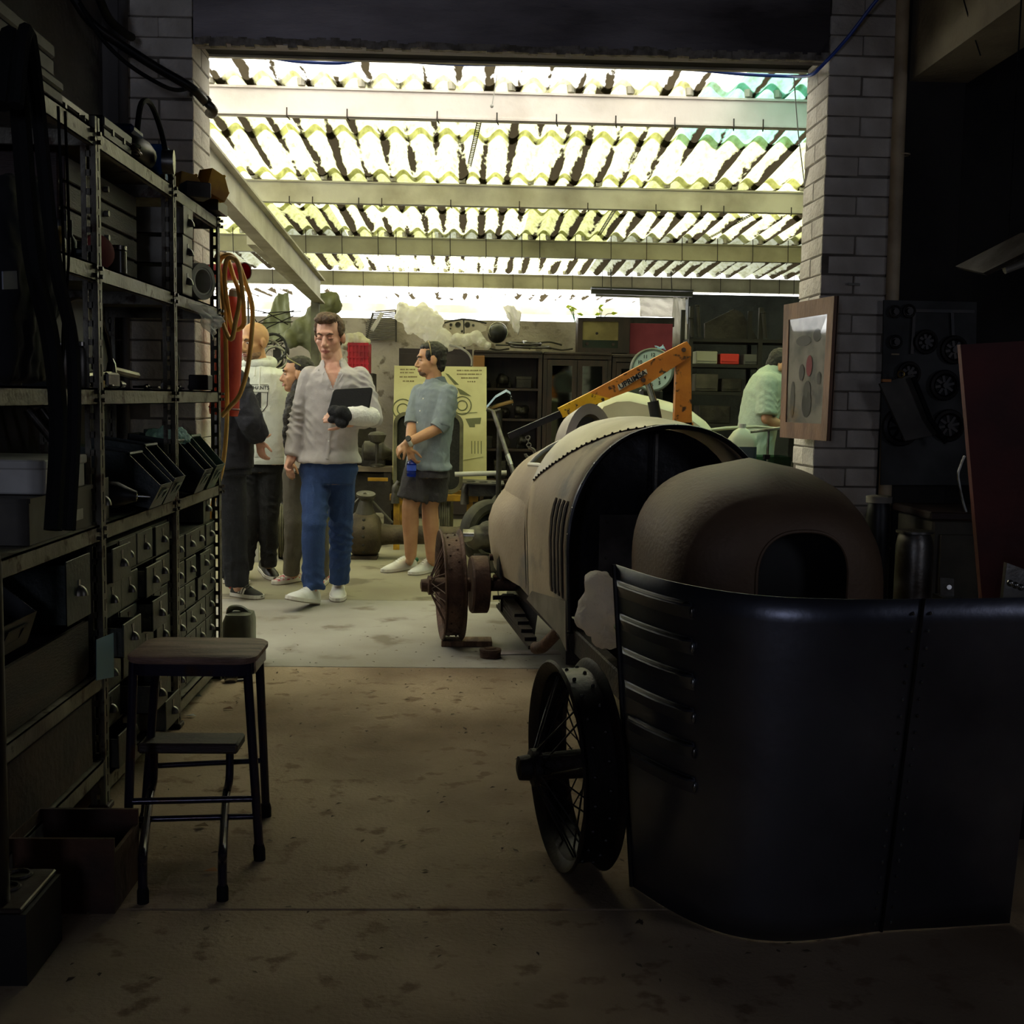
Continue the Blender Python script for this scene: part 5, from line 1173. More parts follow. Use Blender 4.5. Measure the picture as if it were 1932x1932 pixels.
m_white_sh = mat('white_leather', (226, 226, 222), .45, 0, (208, 206, 200), 8, .05, 90); m_sole_w = mat('white_sole', (214, 210, 200), .6)
m_lace = mat('white_lace', (230, 230, 226), .7); m_sole_dk = mat('grey_outsole', (120, 110, 96), .7)
def clothmat(name, c, c2, sc=60, bump=.25): return mat(name, c, .85, 0, tuple((2*a+b)/3 for a, b in zip(c, c2)), 30, bump, sc, .35, .7)
# ---- man walking, grey shirt and jeans
f1 = (G(594, 1140)+V(0, 0, .004), P(545, 1126, 6.93)); f1 = (f1[0], V(f1[1].x, 6.93, .075))
f2 = (G(638, 1115), G(637, 1137))
f2 = (f2[0]+(f2[0]-f2[1]).normalized()*.10, f2[1])
wk = dict(tf=(-.12, -1, 0), head=(622, 634), face=(-.20, -1, -.20), hs=1.08,
          torso=[(629, 690, 0, .075, .065), (631, 704, 0, .165, .095), (632, 728, 0, .185, .115), (630, 770, 0, .165, .12), (625, 815, 0, .155, .115), (622, 850, 0, .16, .115), (620, 885, 0, .165, .115), (619, 912, 0, .14, .10)],
          arms=[[(586, 710), (562, 795, .03), (549, 867, -.05)], [(680, 712), (706, 790, -.06), (657, 797, -.27)]],
          legs=[[(597, 893, -.0), (592, 992, -.14), (591, 1102, -.10)], [(643, 893, .02), (644, 988, .10), (640, 1092, .22)]], feet=[f1, f2], hands=[])
J = lambda x, y, d=0: P(x, y, 7.28+d)
wk['hands'] = [(J(548, 866, -.05), J(541, 886, -.10)-J(548, 866, -.05), V(1, .1, .3), .95, .95, -1), (J(655, 797, -.28), J(622, 786, -.30)-J(655, 797, -.28), V(0, .9, -.5), .55, .95, 1)]
ro, D = figure('man in grey shirt and blue jeans walking with a laptop sleeve under his bandaged arm', 7.28, wk, sk_w, .0055)
m_shirt = clothmat('grey_shirt', (186, 180, 178), (168, 162, 162), 200, .15)
sh = top_garment('shirt', ro, D, m_shirt, .012, 1.92, 0, 6, .007, .022, .09, ring_add=[(J(620, 866), .20, .152), (J(620, 873), .202, .155)], sleeve=(.004, .004, .006))
bv0 = bvh_of(sh)
cut(sh, [(612, 694), (628, 732), (643, 694), (643, 670), (612, 670)])
for lf in ([(607, 677), (601, 687), (600, 702), (608, 709), (615, 698), (613, 684)], [(645, 675), (659, 683), (663, 694), (655, 709), (645, 703), (641, 690)]):
    q_ = [hit(bv0, x, y, .014) for x, y in lf]
    if all(q_): MB().prism(q_, (0, .006, 0)).obj('collar_leaf', m_shirt, sh)
for lf in ([(613, 700), (628, 733), (624, 734), (609, 706)], [(643, 700), (629, 733), (633, 736), (648, 706)]):
    q_ = [hit(bv0, x, y, .004) for x, y in lf]
    if all(q_): MB().prism(q_, (0, .004, 0)).obj('neck_facing', m_shirt, sh)
jn = trousers(ro, D, clothmat('blue_jeans', (44, 70, 118), (30, 50, 92), 120, .25), .012, 2, .007, .024, .09, rad=(.095, .074, .064), top=-3)
collar(ro, D, m_shirt, .012, .068, .034, gap=1.5)
bv = bvh_of(sh)
pts = [hit(bv, x, y, .002) for x, y in ((629, 738), (627, 760), (624, 790), (622, 820), (619, 848), (617, 866))]
pl = MB().tube([p for p in pts if p], .011, 6, flat=.3).obj('placket', m_shirt, sh, smooth=True)
for x, y in ((601, 698), (629, 738), (624, 770), (622, 790), (621, 812), (620, 832), (618, 850)):
    p = hit(bv, x, y, .006)
    if p: MB().cyl(p, p+V(0, .006, 0), .005, n=8).obj('button', m_lace, sh)
face_parts(ro, D['hp'], D['HM'], D['hs'], brow=(96, 70, 52), lip=(178, 108, 98), closed=True)
hair_cap(ro, D, mat('hair_brown', (98, 74, 50), .6, 0, (70, 50, 34), 60, .4, 160), [((0, .035, .108), (.062, .045, .030)), ((-.02, .064, .102), (.042, .028, .026)), ((.03, .055, .098), (.036, .028, .024)), ((-.066, .005, .04), (.018, .035, .05)), ((.066, .005, .04), (.018, .035, .05))])
m_jwhite = m_white_sh
shoe(ro, f1[0]-(f1[1]-f1[0]).normalized()*.02, f1[1], m_white_sh, m_sole_w, V(0, -.3, 1), 1.08, 1.05, m_lace)
shoe(ro, f2[0], f2[1], m_white_sh, m_sole_w, V(0, 0, 1), 1.05, 1.05, m_lace)
# laptop sleeve, held against the chest
q = [J(631, 737, -.205), J(703, 733, -.205), J(694, 782, -.235), J(617, 790, -.235)]
u_, v_ = (q[1]-q[0]), (q[3]-q[0]); nn = u_.cross(v_).normalized()
def rq(q, r=.12, n=4):
    out = []
    for i in range(4):
        a, b, c = q[i-1], q[i], q[(i+1) % 4]
        p0 = b+(a-b)*r*(.6 if i % 2 else 1); p1 = b+(c-b)*r*(1 if i % 2 else .6)
        for k in range(n+1): t = k/n; out.append(p0*(1-t)**2+b*2*t*(1-t)+p1*t*t)
    return out
ls = thing('laptop_sleeve', 'black padded laptop sleeve held by the walking man', 'laptop sleeve', (q[2]+q[3])/2)
MB().prism(rq(q), nn*-.028).obj('pouch', clothmat('black_neoprene', (16, 16, 17), (26, 26, 28), 160, .2), ls, smooth=True)
MB().tube([p+nn*-.014 for p in rq(q)]+[rq(q)[0]+nn*-.014], .005, 6).obj('zip', m_blk, ls, smooth=True)
mb = MB(); 
for x, y, d, r_ in ((632, 776, -.31, .045), (645, 778, -.33, .05), (655, 785, -.33, .045), (645, 798, -.33, .04), (628, 792, -.32, .03)): mb.ell(J(x, y, d), (r_, r_*.7, r_*.8))
tag(blob('black_pouch', mb, clothmat('black_fleece', (14, 15, 20), (24, 25, 32), 160, .3), None, .006, 4, .01, .04), 'rolled black cloth pouch bunched over the walking man\'s forearm', 'pouch')
mb = MB(); limb(mb, [J(664, 785, -.30), J(682, 785, -.25), J(700, 786, -.18)], [.055, .06, .058])
bd = blob('bandage', mb, clothmat('white_gauze', (228, 226, 222), (206, 204, 200), 90, .4), ro, .006, 2, .01, .03)
# ---- man in shorts
J2 = lambda x, y, d=0: P(x, y, 8.48+d)
g1, g2 = (G(784, 1072), G(722, 1081)), (G(824, 1076), G(775, 1086))
ms = dict(tf=(-.78, -.62, 0), head=(813, 678), face=(-1, -.22, -.10), hs=.99,
          torso=[(821, 722, .02, .07, .062), (822, 734, .02, .165, .095), (821, 762, .02, .185, .115), (816, 800, .02, .165, .115), (810, 840, .02, .16, .115), (806, 872, .02, .17, .12), (804, 900, .02, .16, .115)],
          arms=[[(846, 742, -.10), (832, 806, -.16), (768, 836, -.24)], [(793, 742, .10), (779, 796, .02), (772, 843, -.14)]],
          legs=[[(791, 890, -.0), (774, 957, -.03), (775, 1048, .04)], [(820, 890, .06), (811, 957, .06), (815, 1052, .08)]], feet=[g1, g2], lr=(.085, .060, .042), hands=[])
ms['hands'] = [(J2(768, 836, -.24), J2(752, 850, -.22)-J2(768, 836, -.24), V(.2, .6, -.7), .8, .95, 1), (J2(772, 845, -.14), J2(778, 872, -.16)-J2(772, 845, -.14), V(.6, .5, 0), .9, .95, 1)]
ro2, D2 = figure('man in grey denim shirt and dark shorts standing with crossed wrists', 8.48, ms, sk_t, .006)
m_den = clothmat('denim_grey', (128, 138, 146), (104, 114, 124), 200, .2)
sh2 = top_garment('shirt', ro2, D2, m_den, .014, .98, 0, 6, .008, .02, .06, ring_add=[(J2(809, 878, .02), .196, .150), (J2(809, 886, .02), .196, .150)], sleeve=(.006, .012, .01))
collar(ro2, D2, mat('denim_dark', (84, 94, 106), .85), .010, .066, .034, gap=.9)
for a in D2['arms']: MB().tube([a[1]+(a[1]-a[0]).normalized()*-.03, a[1]+(a[2]-a[1]).normalized()*.03], [.066, .060], 14).obj('rolled_cuff', m_den, sh2, smooth=True)
bv = bvh_of(sh2)
for x, y in ((800, 722), (798, 752), (792, 775), (787, 797), (783, 818)):
    p = hit(bv, x, y, .005)
    if p: MB().cyl(p, p+V(.004, .005, 0), .006, n=8).obj('button', m_lace, sh2)
trousers(ro2, D2, clothmat('charcoal_shorts', (58, 54, 58), (44, 40, 44), 90, .3), .02, .80, .008, .02, .07, name='shorts', rad=(.112, .115, .1), top=-2)
face_parts(ro2, D2['hp'], D2['HM'], D2['hs'], brow=(40, 28, 22), lip=(150, 96, 82))
hair_cap(ro2, D2, mat('hair_black', (30, 22, 18), .5, 0, (18, 14, 12), 60, .4, 160), [((0, -.10, .055), (.028, .03, .028)), ((0, .01, .085), (.062, .06, .035)), ((0, -.055, -.05), (.06, .045, .05)), ((-.06, .02, .03), (.018, .03, .04)), ((.06, .02, .03), (.018, .03, .04))])
mb = MB().tube([D2['hp'](.088*math.sin(a), .012, .035+.098*math.cos(a)) for a in [math.radians(-95+i*10) for i in range(20)]], .0025, 5); mb.obj('hair_band', mat('gold_band', (150, 130, 80), .4, .5), ro2, smooth=True)
mb = MB(); p = D2['hp']; mb.ell(p(0, .06, -.095), (.036, .034, .022), 12, 8, D2['HM']); mb.ell(p(0, .088, -.083), (.022, .008, .006), 12, 8, D2['HM']); blob('beard', mb, mat('stubble', (92, 68, 52), .8), ro2, .004, 2)
m_gr = mat('green_tab', (30, 100, 70), .5)
for g in (g1, g2): shoe(ro2, g[0], g[1], m_white_sh, m_sole_w, V(0, 0, 1), 1.05, 1.05, m_lace, heeltab=m_gr)
w0 = J2(771, 834, -.24); wt = MB().lathe(w0+V(.008, 0, .004), J2(752, 843, -.24)-J2(771, 834, -.24), [(-.012, .034), (-.008, .037), (.012, .037), (.016, .034)], 18, cap=False).obj('watch_strap', mat('strap_white', (200, 200, 196), .5), ro2, smooth=True)
MB().cyl(w0+V(.0, -.030, .022), w0+V(-.003, -.042, .028), .02, n=14).obj('watch_case', m_blk, wt)
b0 = J2(776, 900, -.15)
bt = thing('water_bottle', 'small clear blue water bottle held by the man in shorts', 'bottle', b0)
m_wb = glassy('blue_bottle', (30, 70, 220), .1, .75)
MB().lathe(b0, (0.02, 0, 1), [(0, .026), (.006, .032), (.03, .033), (.034, .030), (.06, .033), (.09, .033), (.105, .026), (.118, .013), (.128, .013)], 18).obj('body', m_wb, bt, smooth=True)
MB().lathe(b0+V(.002, 0, .128), (0, 0, 1), [(0, .015), (.018, .015), (.02, .012)], 14).obj('cap', m_lace, bt, smooth=True); MB().lathe(b0+V(.001, 0, .045), (0, 0, 1), [(0, .0336), (.04, .0336)], 18, cap=False).obj('paper_label', mat('label_blue', (60, 90, 210), .5), bt, smooth=True)
# ---- bald man in hoodie
J3 = lambda x, y, d=0: P(x, y, 8.16+d)
h1, h2 = (G(497, 1076), G(519, 1096)), (G(452, 1083), G(436, 1098))
h1 = (h1[0]+(h1[0]-h1[1]).normalized()*.06, h1[1])
bm_ = dict(tf=(-.30, -.95, 0), head=(480, 645), face=(-.62, -.80, -.16), hs=1.08,
           torso=[(488, 690, .02, .08, .068), (487, 706, .02, .175, .10), (488, 738, .02, .195, .125), (490, 790, .02, .185, .125), (491, 830, .02, .18, .125), (491, 862, .02, .175, .125), (491, 890, .02, .16, .115)],
           arms=[[(443, 717, .04), (437, 790, .08), (455, 850, -.05)], [(533, 717, .04), (541, 790, .14), (522, 848, .08)]],
           legs=[[(471, 885), (474, 975, -.03), (462, 1068, .0)], [(511, 885), (507, 975, -.02), (507, 1062, .06)]], feet=[h2, h1], hands=[], lr=(.085, .058, .042))
bm_['hands'] = [(J3(455, 850, -.05), V(.3, -.2, -1), V(1, .3, 0), .6, 1., 1), (J3(522, 848, .08), V(-.4, -.2, -1), V(-1, .3, 0), .6, 1., -1)]
ro3, D3 = figure('bald man in white hoodie with shield print and black trousers standing and listening', 8.16, bm_, sk_b, .006)
m_hood = clothmat('white_hoodie', (216, 220, 212), (198, 202, 194), 120, .2)
hd3 = top_garment('hoodie', ro3, D3, m_hood, .022, 1.93, 0, 6, .008, .016, .07, ring_add=[(J3(491, 868, .02), .185, .14)], sleeve=(.008, .008, .01))
mb = MB()
for i in range(25):
    a = 2*math.pi*i/25; c = D3['T'][0][0]+V(0, 0, .012+.03*(math.sin(a) < 0)*abs(math.sin(a))); mb.ell(c+D3['tr']*.095*math.cos(a)+D3['tf']*(.085*math.sin(a)-.01), (.03, .03, .03), 8, 6)
blob('hood', mb, m_hood, hd3, .008, 3, .006, .05)
MB().loft([ring(J3(491, 862, .02), D3['tr'], D3['tf'], .198, .150), ring(J3(491, 868, .02), D3['tr'], D3['tf'], .202, .153), ring(J3(491, 874, .02), D3['tr'], D3['tf'], .197, .148)], False).obj('waistband', m_hood, hd3, smooth=True)
bv = bvh_of(hd3); m_print = mat('print_black', (34, 36, 38), .8)
def on_cloth(me, bv, cx, cy, k):
    """lay flat lettering (x right, y up, in pixels*k) on the garment along the line of sight"""
    for v in me.vertices:
        p = hit(bv, cx+v.co.x*k, cy-v.co.y*k, .003)
        v.co = p if p is not None else J3(cx+v.co.x*k, cy-v.co.y*k, -.16)
    return me
def printed(txt, size, cx, cy, sx=1., bold=0., rep=2):
    me = text_mesh(txt, size, 0, bold)
    bm = bmesh.new(); bm.from_mesh(me); bmesh.ops.subdivide_edges(bm, edges=bm.edges, cuts=rep); bmesh.ops.triangulate(bm, faces=bm.faces)
    for v in bm.verts: v.co.x *= sx
    bm.to_mesh(me); bm.free(); me = on_cloth(me, bv, cx, cy, 1.); return link('print_lettering', me, m_print, hd3)
printed('MECHANTS', 9.6, 483, 732, 1.0, .12)
printed('M', 40, 477, 757, 1.15, .9)
def pline(pts, r_=.0028, name='print_line'):
    out = []
    for a, b in zip(pts[:-1], pts[1:]):
        for i in range(6): t = i/6; p = hit(bv, a[0]+(b[0]-a[0])*t, a[1]+(b[1]-a[1])*t, .002); out += [p] if p else []
    MB().tube(out, r_, 4, flat=.4).obj(name, m_print, hd3)
pline([(446, 725), (506, 726), (506, 740), (446, 739)]); pline([(505, 740), (504, 765), (496, 776), (482, 784), (464, 776), (452, 764)])
for x, xe in ((490, 489), (481, 480)): 
    out = [hit(bv, x+(xe-x)*i/8, 692+i*(5.2 if x > 485 else 2.2), .004) for i in range(9)]; MB().tube([p for p in out if p], .0035, 6).obj('drawstring', m_lace, hd3)
trousers(ro3, D3, clothmat('black_trousers', (20, 20, 22), (30, 30, 32), 100, .3), .008, 2, .008, .012, .06, rad=(.094, .070, .056), top=-2)
face_parts(ro3, D3['hp'], D3['HM'], D3['hs'], brow=(84, 66, 48), lip=(150, 104, 88))
mb = MB(); p = D3['hp']
for c, r_ in (((0, .062, -.092), (.037, .033, .026)), ((-.04, .03, -.075), (.022, .04, .025)), ((.04, .03, -.075), (.022, .04, .025)), ((0, .091, -.056), (.026, .008, .006))): mb.ell(p(*c), tuple(q*D3['hs']*1.02 for q in r_), 12, 8, D3['HM'])
blob('beard', mb, mat('grey_stubble', (150, 118, 92), .85, 0, (120, 96, 76), 80), ro3, .005, 2)
for g in (h1, h2): s_ = shoe(ro3, g[0], g[1], m_blk, m_sole_w, V(0, 0, 1), 1.05, 1.05, m_rubber)
# ---- man in dark jacket, mostly behind the shelving end
J4 = lambda x, y, d=0: P(x, y, 7.36+d)
k1, k2_ = (G(438, 1124), G(494, 1131)), (G(424, 1100), G(468, 1104))
jk = dict(tf=(.82, .40, 0), head=(416, 655), face=(.90, .28, -.08), hs=1.06,
          torso=[(420, 694, 0, .075, .065), (424, 708, 0, .175, .10), (428, 740, 0, .19, .125), (430, 790, 0, .18, .125), (431, 835, 0, .175, .125), (432, 868, 0, .175, .12), (433, 895, 0, .16, .11)],
          arms=[[(444, 722, -.17), (474, 796, -.20), (489, 826, -.10)], [(420, 720, .16), (440, 790, .24), (468, 815, .20)]],
          legs=[[(430, 890, -.06), (440, 990, -.06), (447, 1098, -.01)], [(434, 890, .10), (440, 985, .14), (434, 1080, .20)]], feet=[k1, k2_], hands=[])
jk['hands'] = [(J4(489, 828, -.10), V(.15, -.1, -1), V(.7, .6, 0), .6, .95, 1), (J4(468, 815, .20), V(1, .2, -.4), V(0, 0, 1), .5, .95, 1)]
ro4, D4 = figure('man in dark jacket and dark jeans standing behind the shelving end', 7.36, jk, sk_w, .007)
jc = top_garment('jacket', ro4, D4, clothmat('navy_jacket', (34, 34, 44), (24, 24, 32), 40, .3), .024, 1.9, 0, 6, .009, .022, .05, ring_add=[(J4(431, 882), .20, .15)], sleeve=(.012, .014, .016))
collar(ro4, D4, MATS['navy_jacket'], .02, .075, .05, gap=.6)
trousers(ro4, D4, clothmat('dark_jeans', (26, 28, 36), (18, 19, 26), 90, .3), .016, 2, .009, .018, .06, rad=(.10, .082, .072), top=-2)
face_parts(ro4, D4['hp'], D4['HM'], D4['hs']); hair_cap(ro4, D4, mat('hair_greying', (90, 80, 70), .7), [])
m_red = mat('sneaker_red', (170, 30, 40), .5)
for g in (k1, k2_): s_ = shoe(ro4, g[0], g[1], mat('sneaker_black', (30, 30, 34), .6), m_sole_w, V(0, 0, 1), 1.05, 1.0, m_rubber, m_lace, m_red)
# ---- woman in profile, behind the walking man
J5 = lambda x, y, d=0: P(x, y, 7.94+d)
q1, q2 = (G(566, 1096), G(516, 1104)), (G(618, 1094), G(596, 1110))
wo_ = dict(tf=(-.90, -.35, 0), head=(561, 706), face=(-1, -.18, -.02), hs=.97,
           torso=[(571, 748, 0, .058, .055), (572, 760, 0, .135, .085), (572, 790, 0, .145, .105), (571, 830, 0, .125, .09), (570, 862, 0, .14, .10), (571, 890, 0, .155, .11)],
           arms=[[(584, 766, -.12), (574, 826, -.16), (550, 866, -.20)], [(560, 766, .12), (555, 826, .12), (545, 866, .05)]],
           legs=[[(560, 895, 0), (558, 985, -.04), (549, 1078, .05)], [(586, 895, .02), (600, 985, .02), (606, 1082, .06)]], feet=[q1, q2], hands=[], ar=(.040, .034, .026), lr=(.085, .056, .040))
wo_['hands'] = [(J5(550, 868, -.20), V(-.2, -.1, -1), V(.5, .5, 0), .5, .85, 1), (J5(545, 868, .05), V(-.2, 0, -1), V(.5, .5, 0), .5, .85, 1)]
ro5, D5 = figure('woman with long dark hair in profile, olive trousers and flowered shoes', 7.94, wo_, sk_t, .007)
top_garment('blouse', ro5, D5, clothmat('pale_blouse', (206, 200, 190), (186, 178, 166), 90, .2), .014, .9, 0, None, .009, .014, .06)
trousers(ro5, D5, clothmat('olive_trousers', (92, 86, 74), (76, 70, 60), 90, .2), .012, 2, .009, .014, .06, rad=(.10, .074, .056), top=-2)
face_parts(ro5, D5['hp'], D5['HM'], D5['hs'], brow=(40, 28, 22), lip=(170, 96, 92))
hair_cap(ro5, D5, MATS['hair_black'], [((0, -.06, -.08), (.07, .05, .10)), ((-.06, .0, -.13), (.045, .05, .1)), ((-.11, .035, -.21), (.045, .055, .10)), ((-.15, .06, -.30), (.04, .05, .09)), ((-.16, .075, -.39), (.03, .04, .07)), ((-.17, .085, -.46), (.018, .026, .05)), ((0, .02, .085), (.06, .05, .03))], voxel=.006)
hq = D5['hp']; m_ol = mat('olive_plastic', (150, 146, 96), .3)
for q in (-1, 1):
    sg = MB().tube([hq(q*.035, .075, .118), hq(q*.078, .06, .10), hq(q*.086, -.02, .055)], .004, 6).obj('sunglasses_arm', m_ol, ro5, smooth=True); MB().ell(hq(q*.032, .078, .115), (.022, .010, .012), 10, 7, D5['HM']).obj('sunglasses_lens', m_blk, sg, smooth='all')
m_flw = mat('flowered_canvas', (214, 206, 200), .8, 0, (190, 90, 100), 40, 0, 60, .5, .56, c3=(60, 70, 60), sc3=60)
for g in (q1, q2): shoe(ro5, g[0], g[1], m_flw, m_sole_w, V(0, 0, 1), .92, .9, m_lace)
# ---- person bending in the background
J6 = lambda x, y, d=0: P(x, y, 8.7+d)
z1 = (V(J6(1418, 900).x-.1, 8.75, 0), V(J6(1418, 900).x+.18, 8.72, 0)); z2 = (V(J6(1430, 900).x-.05, 8.55, 0), V(J6(1430, 900).x+.23, 8.5, 0))
b6 = dict(tf=(.88, -.1, -.2), head=(1474, 692), face=(.92, -.1, -.5), hup=(.3, 0, 1), hs=1.02,
          torso=[(1458, 703, 0, .075, .07), (1450, 714, 0, .17, .10), (1440, 745, 0, .185, .125), (1430, 795, 0, .175, .125), (1424, 840, 0, .175, .125), (1422, 880, 0, .165, .12)],
          arms=[[(1448, 722, -.16), (1446, 790, -.20), (1480, 806, -.16)], [(1455, 722, .16), (1462, 790, .2), (1490, 806, .16)]],
          legs=[[(1420, 880, -.09), (1424, 980, -.12), (1416, 1062, -.08)], [(1420, 880, .09), (1420, 980, .08), (1412, 1062, .08)]], feet=[z2, z1], hands=[])
b6['hands'] = [(J6(1480, 806, -.16), V(1, .1, -.2), V(0, 0, -1), .5, .95, 1), (J6(1490, 806, .16), V(1, -.1, -.2), V(0, 0, -1), .5, .95, 1)]
ro6, D6 = figure('person in pale green shirt leaning over the far bench beside the brick pillar', 8.7, b6, sk_t, .008)
top_garment('shirt', ro6, D6, clothmat('pale_green_shirt', (176, 190, 174), (156, 170, 154), 60, .2), .02, .9, 0, None, .01, .02, .08, sleeve=(.01, .02, .02))
trousers(ro6, D6, clothmat('slate_trousers', (40, 44, 52), (30, 32, 40), 60, .2), .014, 2, .01, .016, .08, rad=(.10, .08, .07), top=-2)
hair_cap(ro6, D6, MATS['hair_black'], []); face_parts(ro6, D6['hp'], D6['HM'], D6['hs'])
for g in (z1, z2): shoe(ro6, g[0], g[1], m_blk, m_rubber)
# ================================================================== back of the yard
m_cab = mat('cabinet_wood', (50, 33, 26), .5, 0, (32, 21, 17), 3, .15, 40, stretch=(6, 6, 1))
m_glass = pane('cabinet_glass', (150, 162, 162), .14)
m_junk = mat('oily_metal', (58, 54, 48), .5, .4, (34, 31, 28), 6, .3, 30)
m_junk2 = mat('grey_castings', (96, 92, 84), .5, .5, (60, 56, 50), 6, .3, 30)
m_plas = film('white_sheeting', (246, 243, 236), .05, .4)
YK = 12.45
def X_(px, Y): return P(px, 750, Y).x
def Z_(px, py, Y): return P(px, py, Y).z
def cabinet(px0, px1, label, doors, nshelf, top=657, seed=1):
    x0, x1 = X_(px0, YK), X_(px1, YK); zt = Z_(px0, top, YK); D_ = .42; t = thing('bookcase', label, 'cabinet', ((x0+x1)/2, YK+D_/2, 0))
    MB().bx(x0, x0+.04, YK, YK+D_, 0, zt-.05).bx(x1-.04, x1, YK, YK+D_, 0, zt-.05).bx(x0, x1, YK+D_-.02, YK+D_, 0, zt-.05).bx(x0, x1, YK, YK+D_, 0, .10).obj('carcass', m_cab, t)
    MB().bx(x0, x1, YK-.03, YK+D_, zt-.05, zt-.02, .008).bx(x0, x1, YK-.015, YK+D_, zt-.09, zt-.05).obj('cornice', m_cab, t)
    for k in range(nshelf): z = .10+(zt-.2)*(k+1)/(nshelf+1); MB().bx(x0+.04, x1-.04, YK+.03, YK+D_-.02, z-.012, z+.012).obj('shelf', m_cab, t)
    if doors:
        w_ = (x1-x0-.08)/doors
        for k in range(doors):
            a, b = x0+.04+k*w_+.003, x0+.04+(k+1)*w_-.003; o_ = [(a, YK-.012, .12), (b, YK-.012, .12), (b, YK-.012, zt-.1), (a, YK-.012, zt-.1)]; i_ = [(a+.05, YK-.012, .5), (b-.05, YK-.012, .5), (b-.05, YK-.012, zt-.16), (a+.05, YK-.012, zt-.16)]
            d = MB().ringplate(o_, i_, (0, .022, 0)).obj('door', m_cab, t); MB().bx(a+.05, b-.05, YK-.003, YK, .5, zt-.16).obj('pane', m_glass, d); MB().ell((b-.025 if k % 2 == 0 else a+.025, YK-.022, 1.0), .012).obj('knob', m_pull, d)
    return t, x0, x1, zt
ck, cx0, cx1, czt = cabinet(893, 1022, 'dark wooden open-fronted bookcase full of oily parts against the yard wall', 0, 4)
cabinet(1024, 1152, 'dark wooden bookcase with two glazed doors beside the open one', 2, 4, 660)
cabinet(1154, 1290, 'dark wooden glazed cupboard behind the dial scale', 2, 3, 666)
random.seed(31)
kinds = [('gearbox_casing', 'lumpy dark gearbox casing'), ('parts_tin', 'dark rectangular parts tin'), ('brake_plate', 'round dark brake plate'), ('parts_heap', 'low heap of oily castings')]
for s in range(4):
    z = .10+(czt-.2)*(s+1)/5+.013; x = cx0+.07
    for k in range(3):
        w_ = random.uniform(.12, .17); h = random.uniform(.09, .19); c = V(x+w_/2, YK+.18, z); kd = kinds[(s+k) % 4]; lab = '%s, %s on the %s shelf of the open bookcase' % (kd[1], ('left', 'middle', 'right')[k], ('lowest', 'second', 'third', 'top')[s])
        if kd[0] == 'parts_tin': o = one(MB().bx(x, x+w_, YK+.08, YK+.3, z, z+h, .006).bx(x-.003, x+w_+.003, YK+.077, YK+.303, z+h*.75, z+h+.004, .004), kd[0], m_junk, lab, 'tin')
        elif kd[0] == 'brake_plate': o = one(MB().lathe(c+V(0, -.05, h*.55), (0, -.95, .3), [(0, .03), (0, h*.5), (.02, h*.52), (.03, h*.35), (.05, h*.2), (.06, .01)], 20), kd[0], m_junk, lab, 'brake plate', smooth=True)
        else:
            mb = MB()
            for q in range(5): mb.ell(c+V(random.uniform(-w_*.3, w_*.3), random.uniform(-.06, .06), h*random.uniform(.45, .6)), (w_*.28, .07, h*.34))
            mb.bx(x+.01, x+w_-.01, YK+.12, YK+.25, z, z+h*.4); o = blob(kd[0], mb, m_junk, None, .012, 2, .02, .05); tag(o, lab, 'casting')
        x += w_+.04
# things on top of the cabinets
zt = czt-.02; YT = YK+.16
t = thing('dashboard_panel', 'cream instrument panel with round gauges propped on the bookcase', 'dashboard', (X_(878, YT), YT, zt))
pl_ = [(836, 622), (845, 614), (870, 606), (885, 605), (905, 609), (919, 616), (917, 624), (900, 628), (888, 640), (875, 642), (862, 640), (850, 630)]
db = MB().prism([P(x, y, YT) for x, y in pl_], (0, .02, .0)).obj('panel', mat('cream_dash', (212, 202, 184), .5, 0, (190, 178, 158), 6), t)
MB().tube([P(x, y, YT-.005) for x, y in ((836, 610), (850, 606), (872, 602), (895, 604), (918, 610))], .010, 6).obj('top_trim', m_blk, t, smooth=True)
MB().cyl(P(875, 604, YT+.01), V(X_(875, YT), YT+.01, zt), .012, n=6).obj('prop', m_blk, t)
for (x, y, r_) in ((851, 613, .016), (864, 613, .030), (882, 613, .029), (893, 614, .014), (872, 625, .014), (850, 620, .008)):
    g = MB().cyl(P(x, y, YT-.008), P(x, y, YT+.01), r_, n=18).obj('gauge', m_junk, t, smooth=True); MB().torus(P(x, y, YT-.008), (0, 1, 0), r_, .003, 18, 5).obj('bezel', m_chrome, g, smooth=True)
def heap(name, pts, m, label, Y, cat='plastic sheet', disp=.06, tex=.09, voxel=.014, dep=.09):
    mb = MB()
    for x, y, r_ in pts: k = Y/FPX; mb.ell(P(x, y, Y), (r_*k, dep, r_*k))
    return tag(blob(name, mb, m, None, voxel, 2, disp, tex), label, cat)
heap('plastic_sheeting', [(762, 592, 16), (780, 600, 22), (800, 612, 24), (815, 628, 20), (835, 640, 18), (845, 650, 14), (775, 615, 14), (800, 590, 16), (822, 606, 16), (758, 578, 8)], m_plas, 'big crumpled heap of white plastic sheeting on top of the cupboards', YT-.05, disp=.10, dep=.16)
heap('plastic_bundle', [(862, 640, 11), (880, 642, 12), (898, 636, 13), (908, 645, 11), (920, 652, 8)], m_plas, 'small white plastic bundle in front of the instrument panel', YT-.15)
sheet_bag('plastic_sail', [P(950, 575, YT+.1), P(985, 585, YT+.1), P(978, 632, YT), P(962, 612, YT)], m_plas, 'white plastic sheet hanging down over the parts heap', 'plastic sheet', 12, .05, 8)
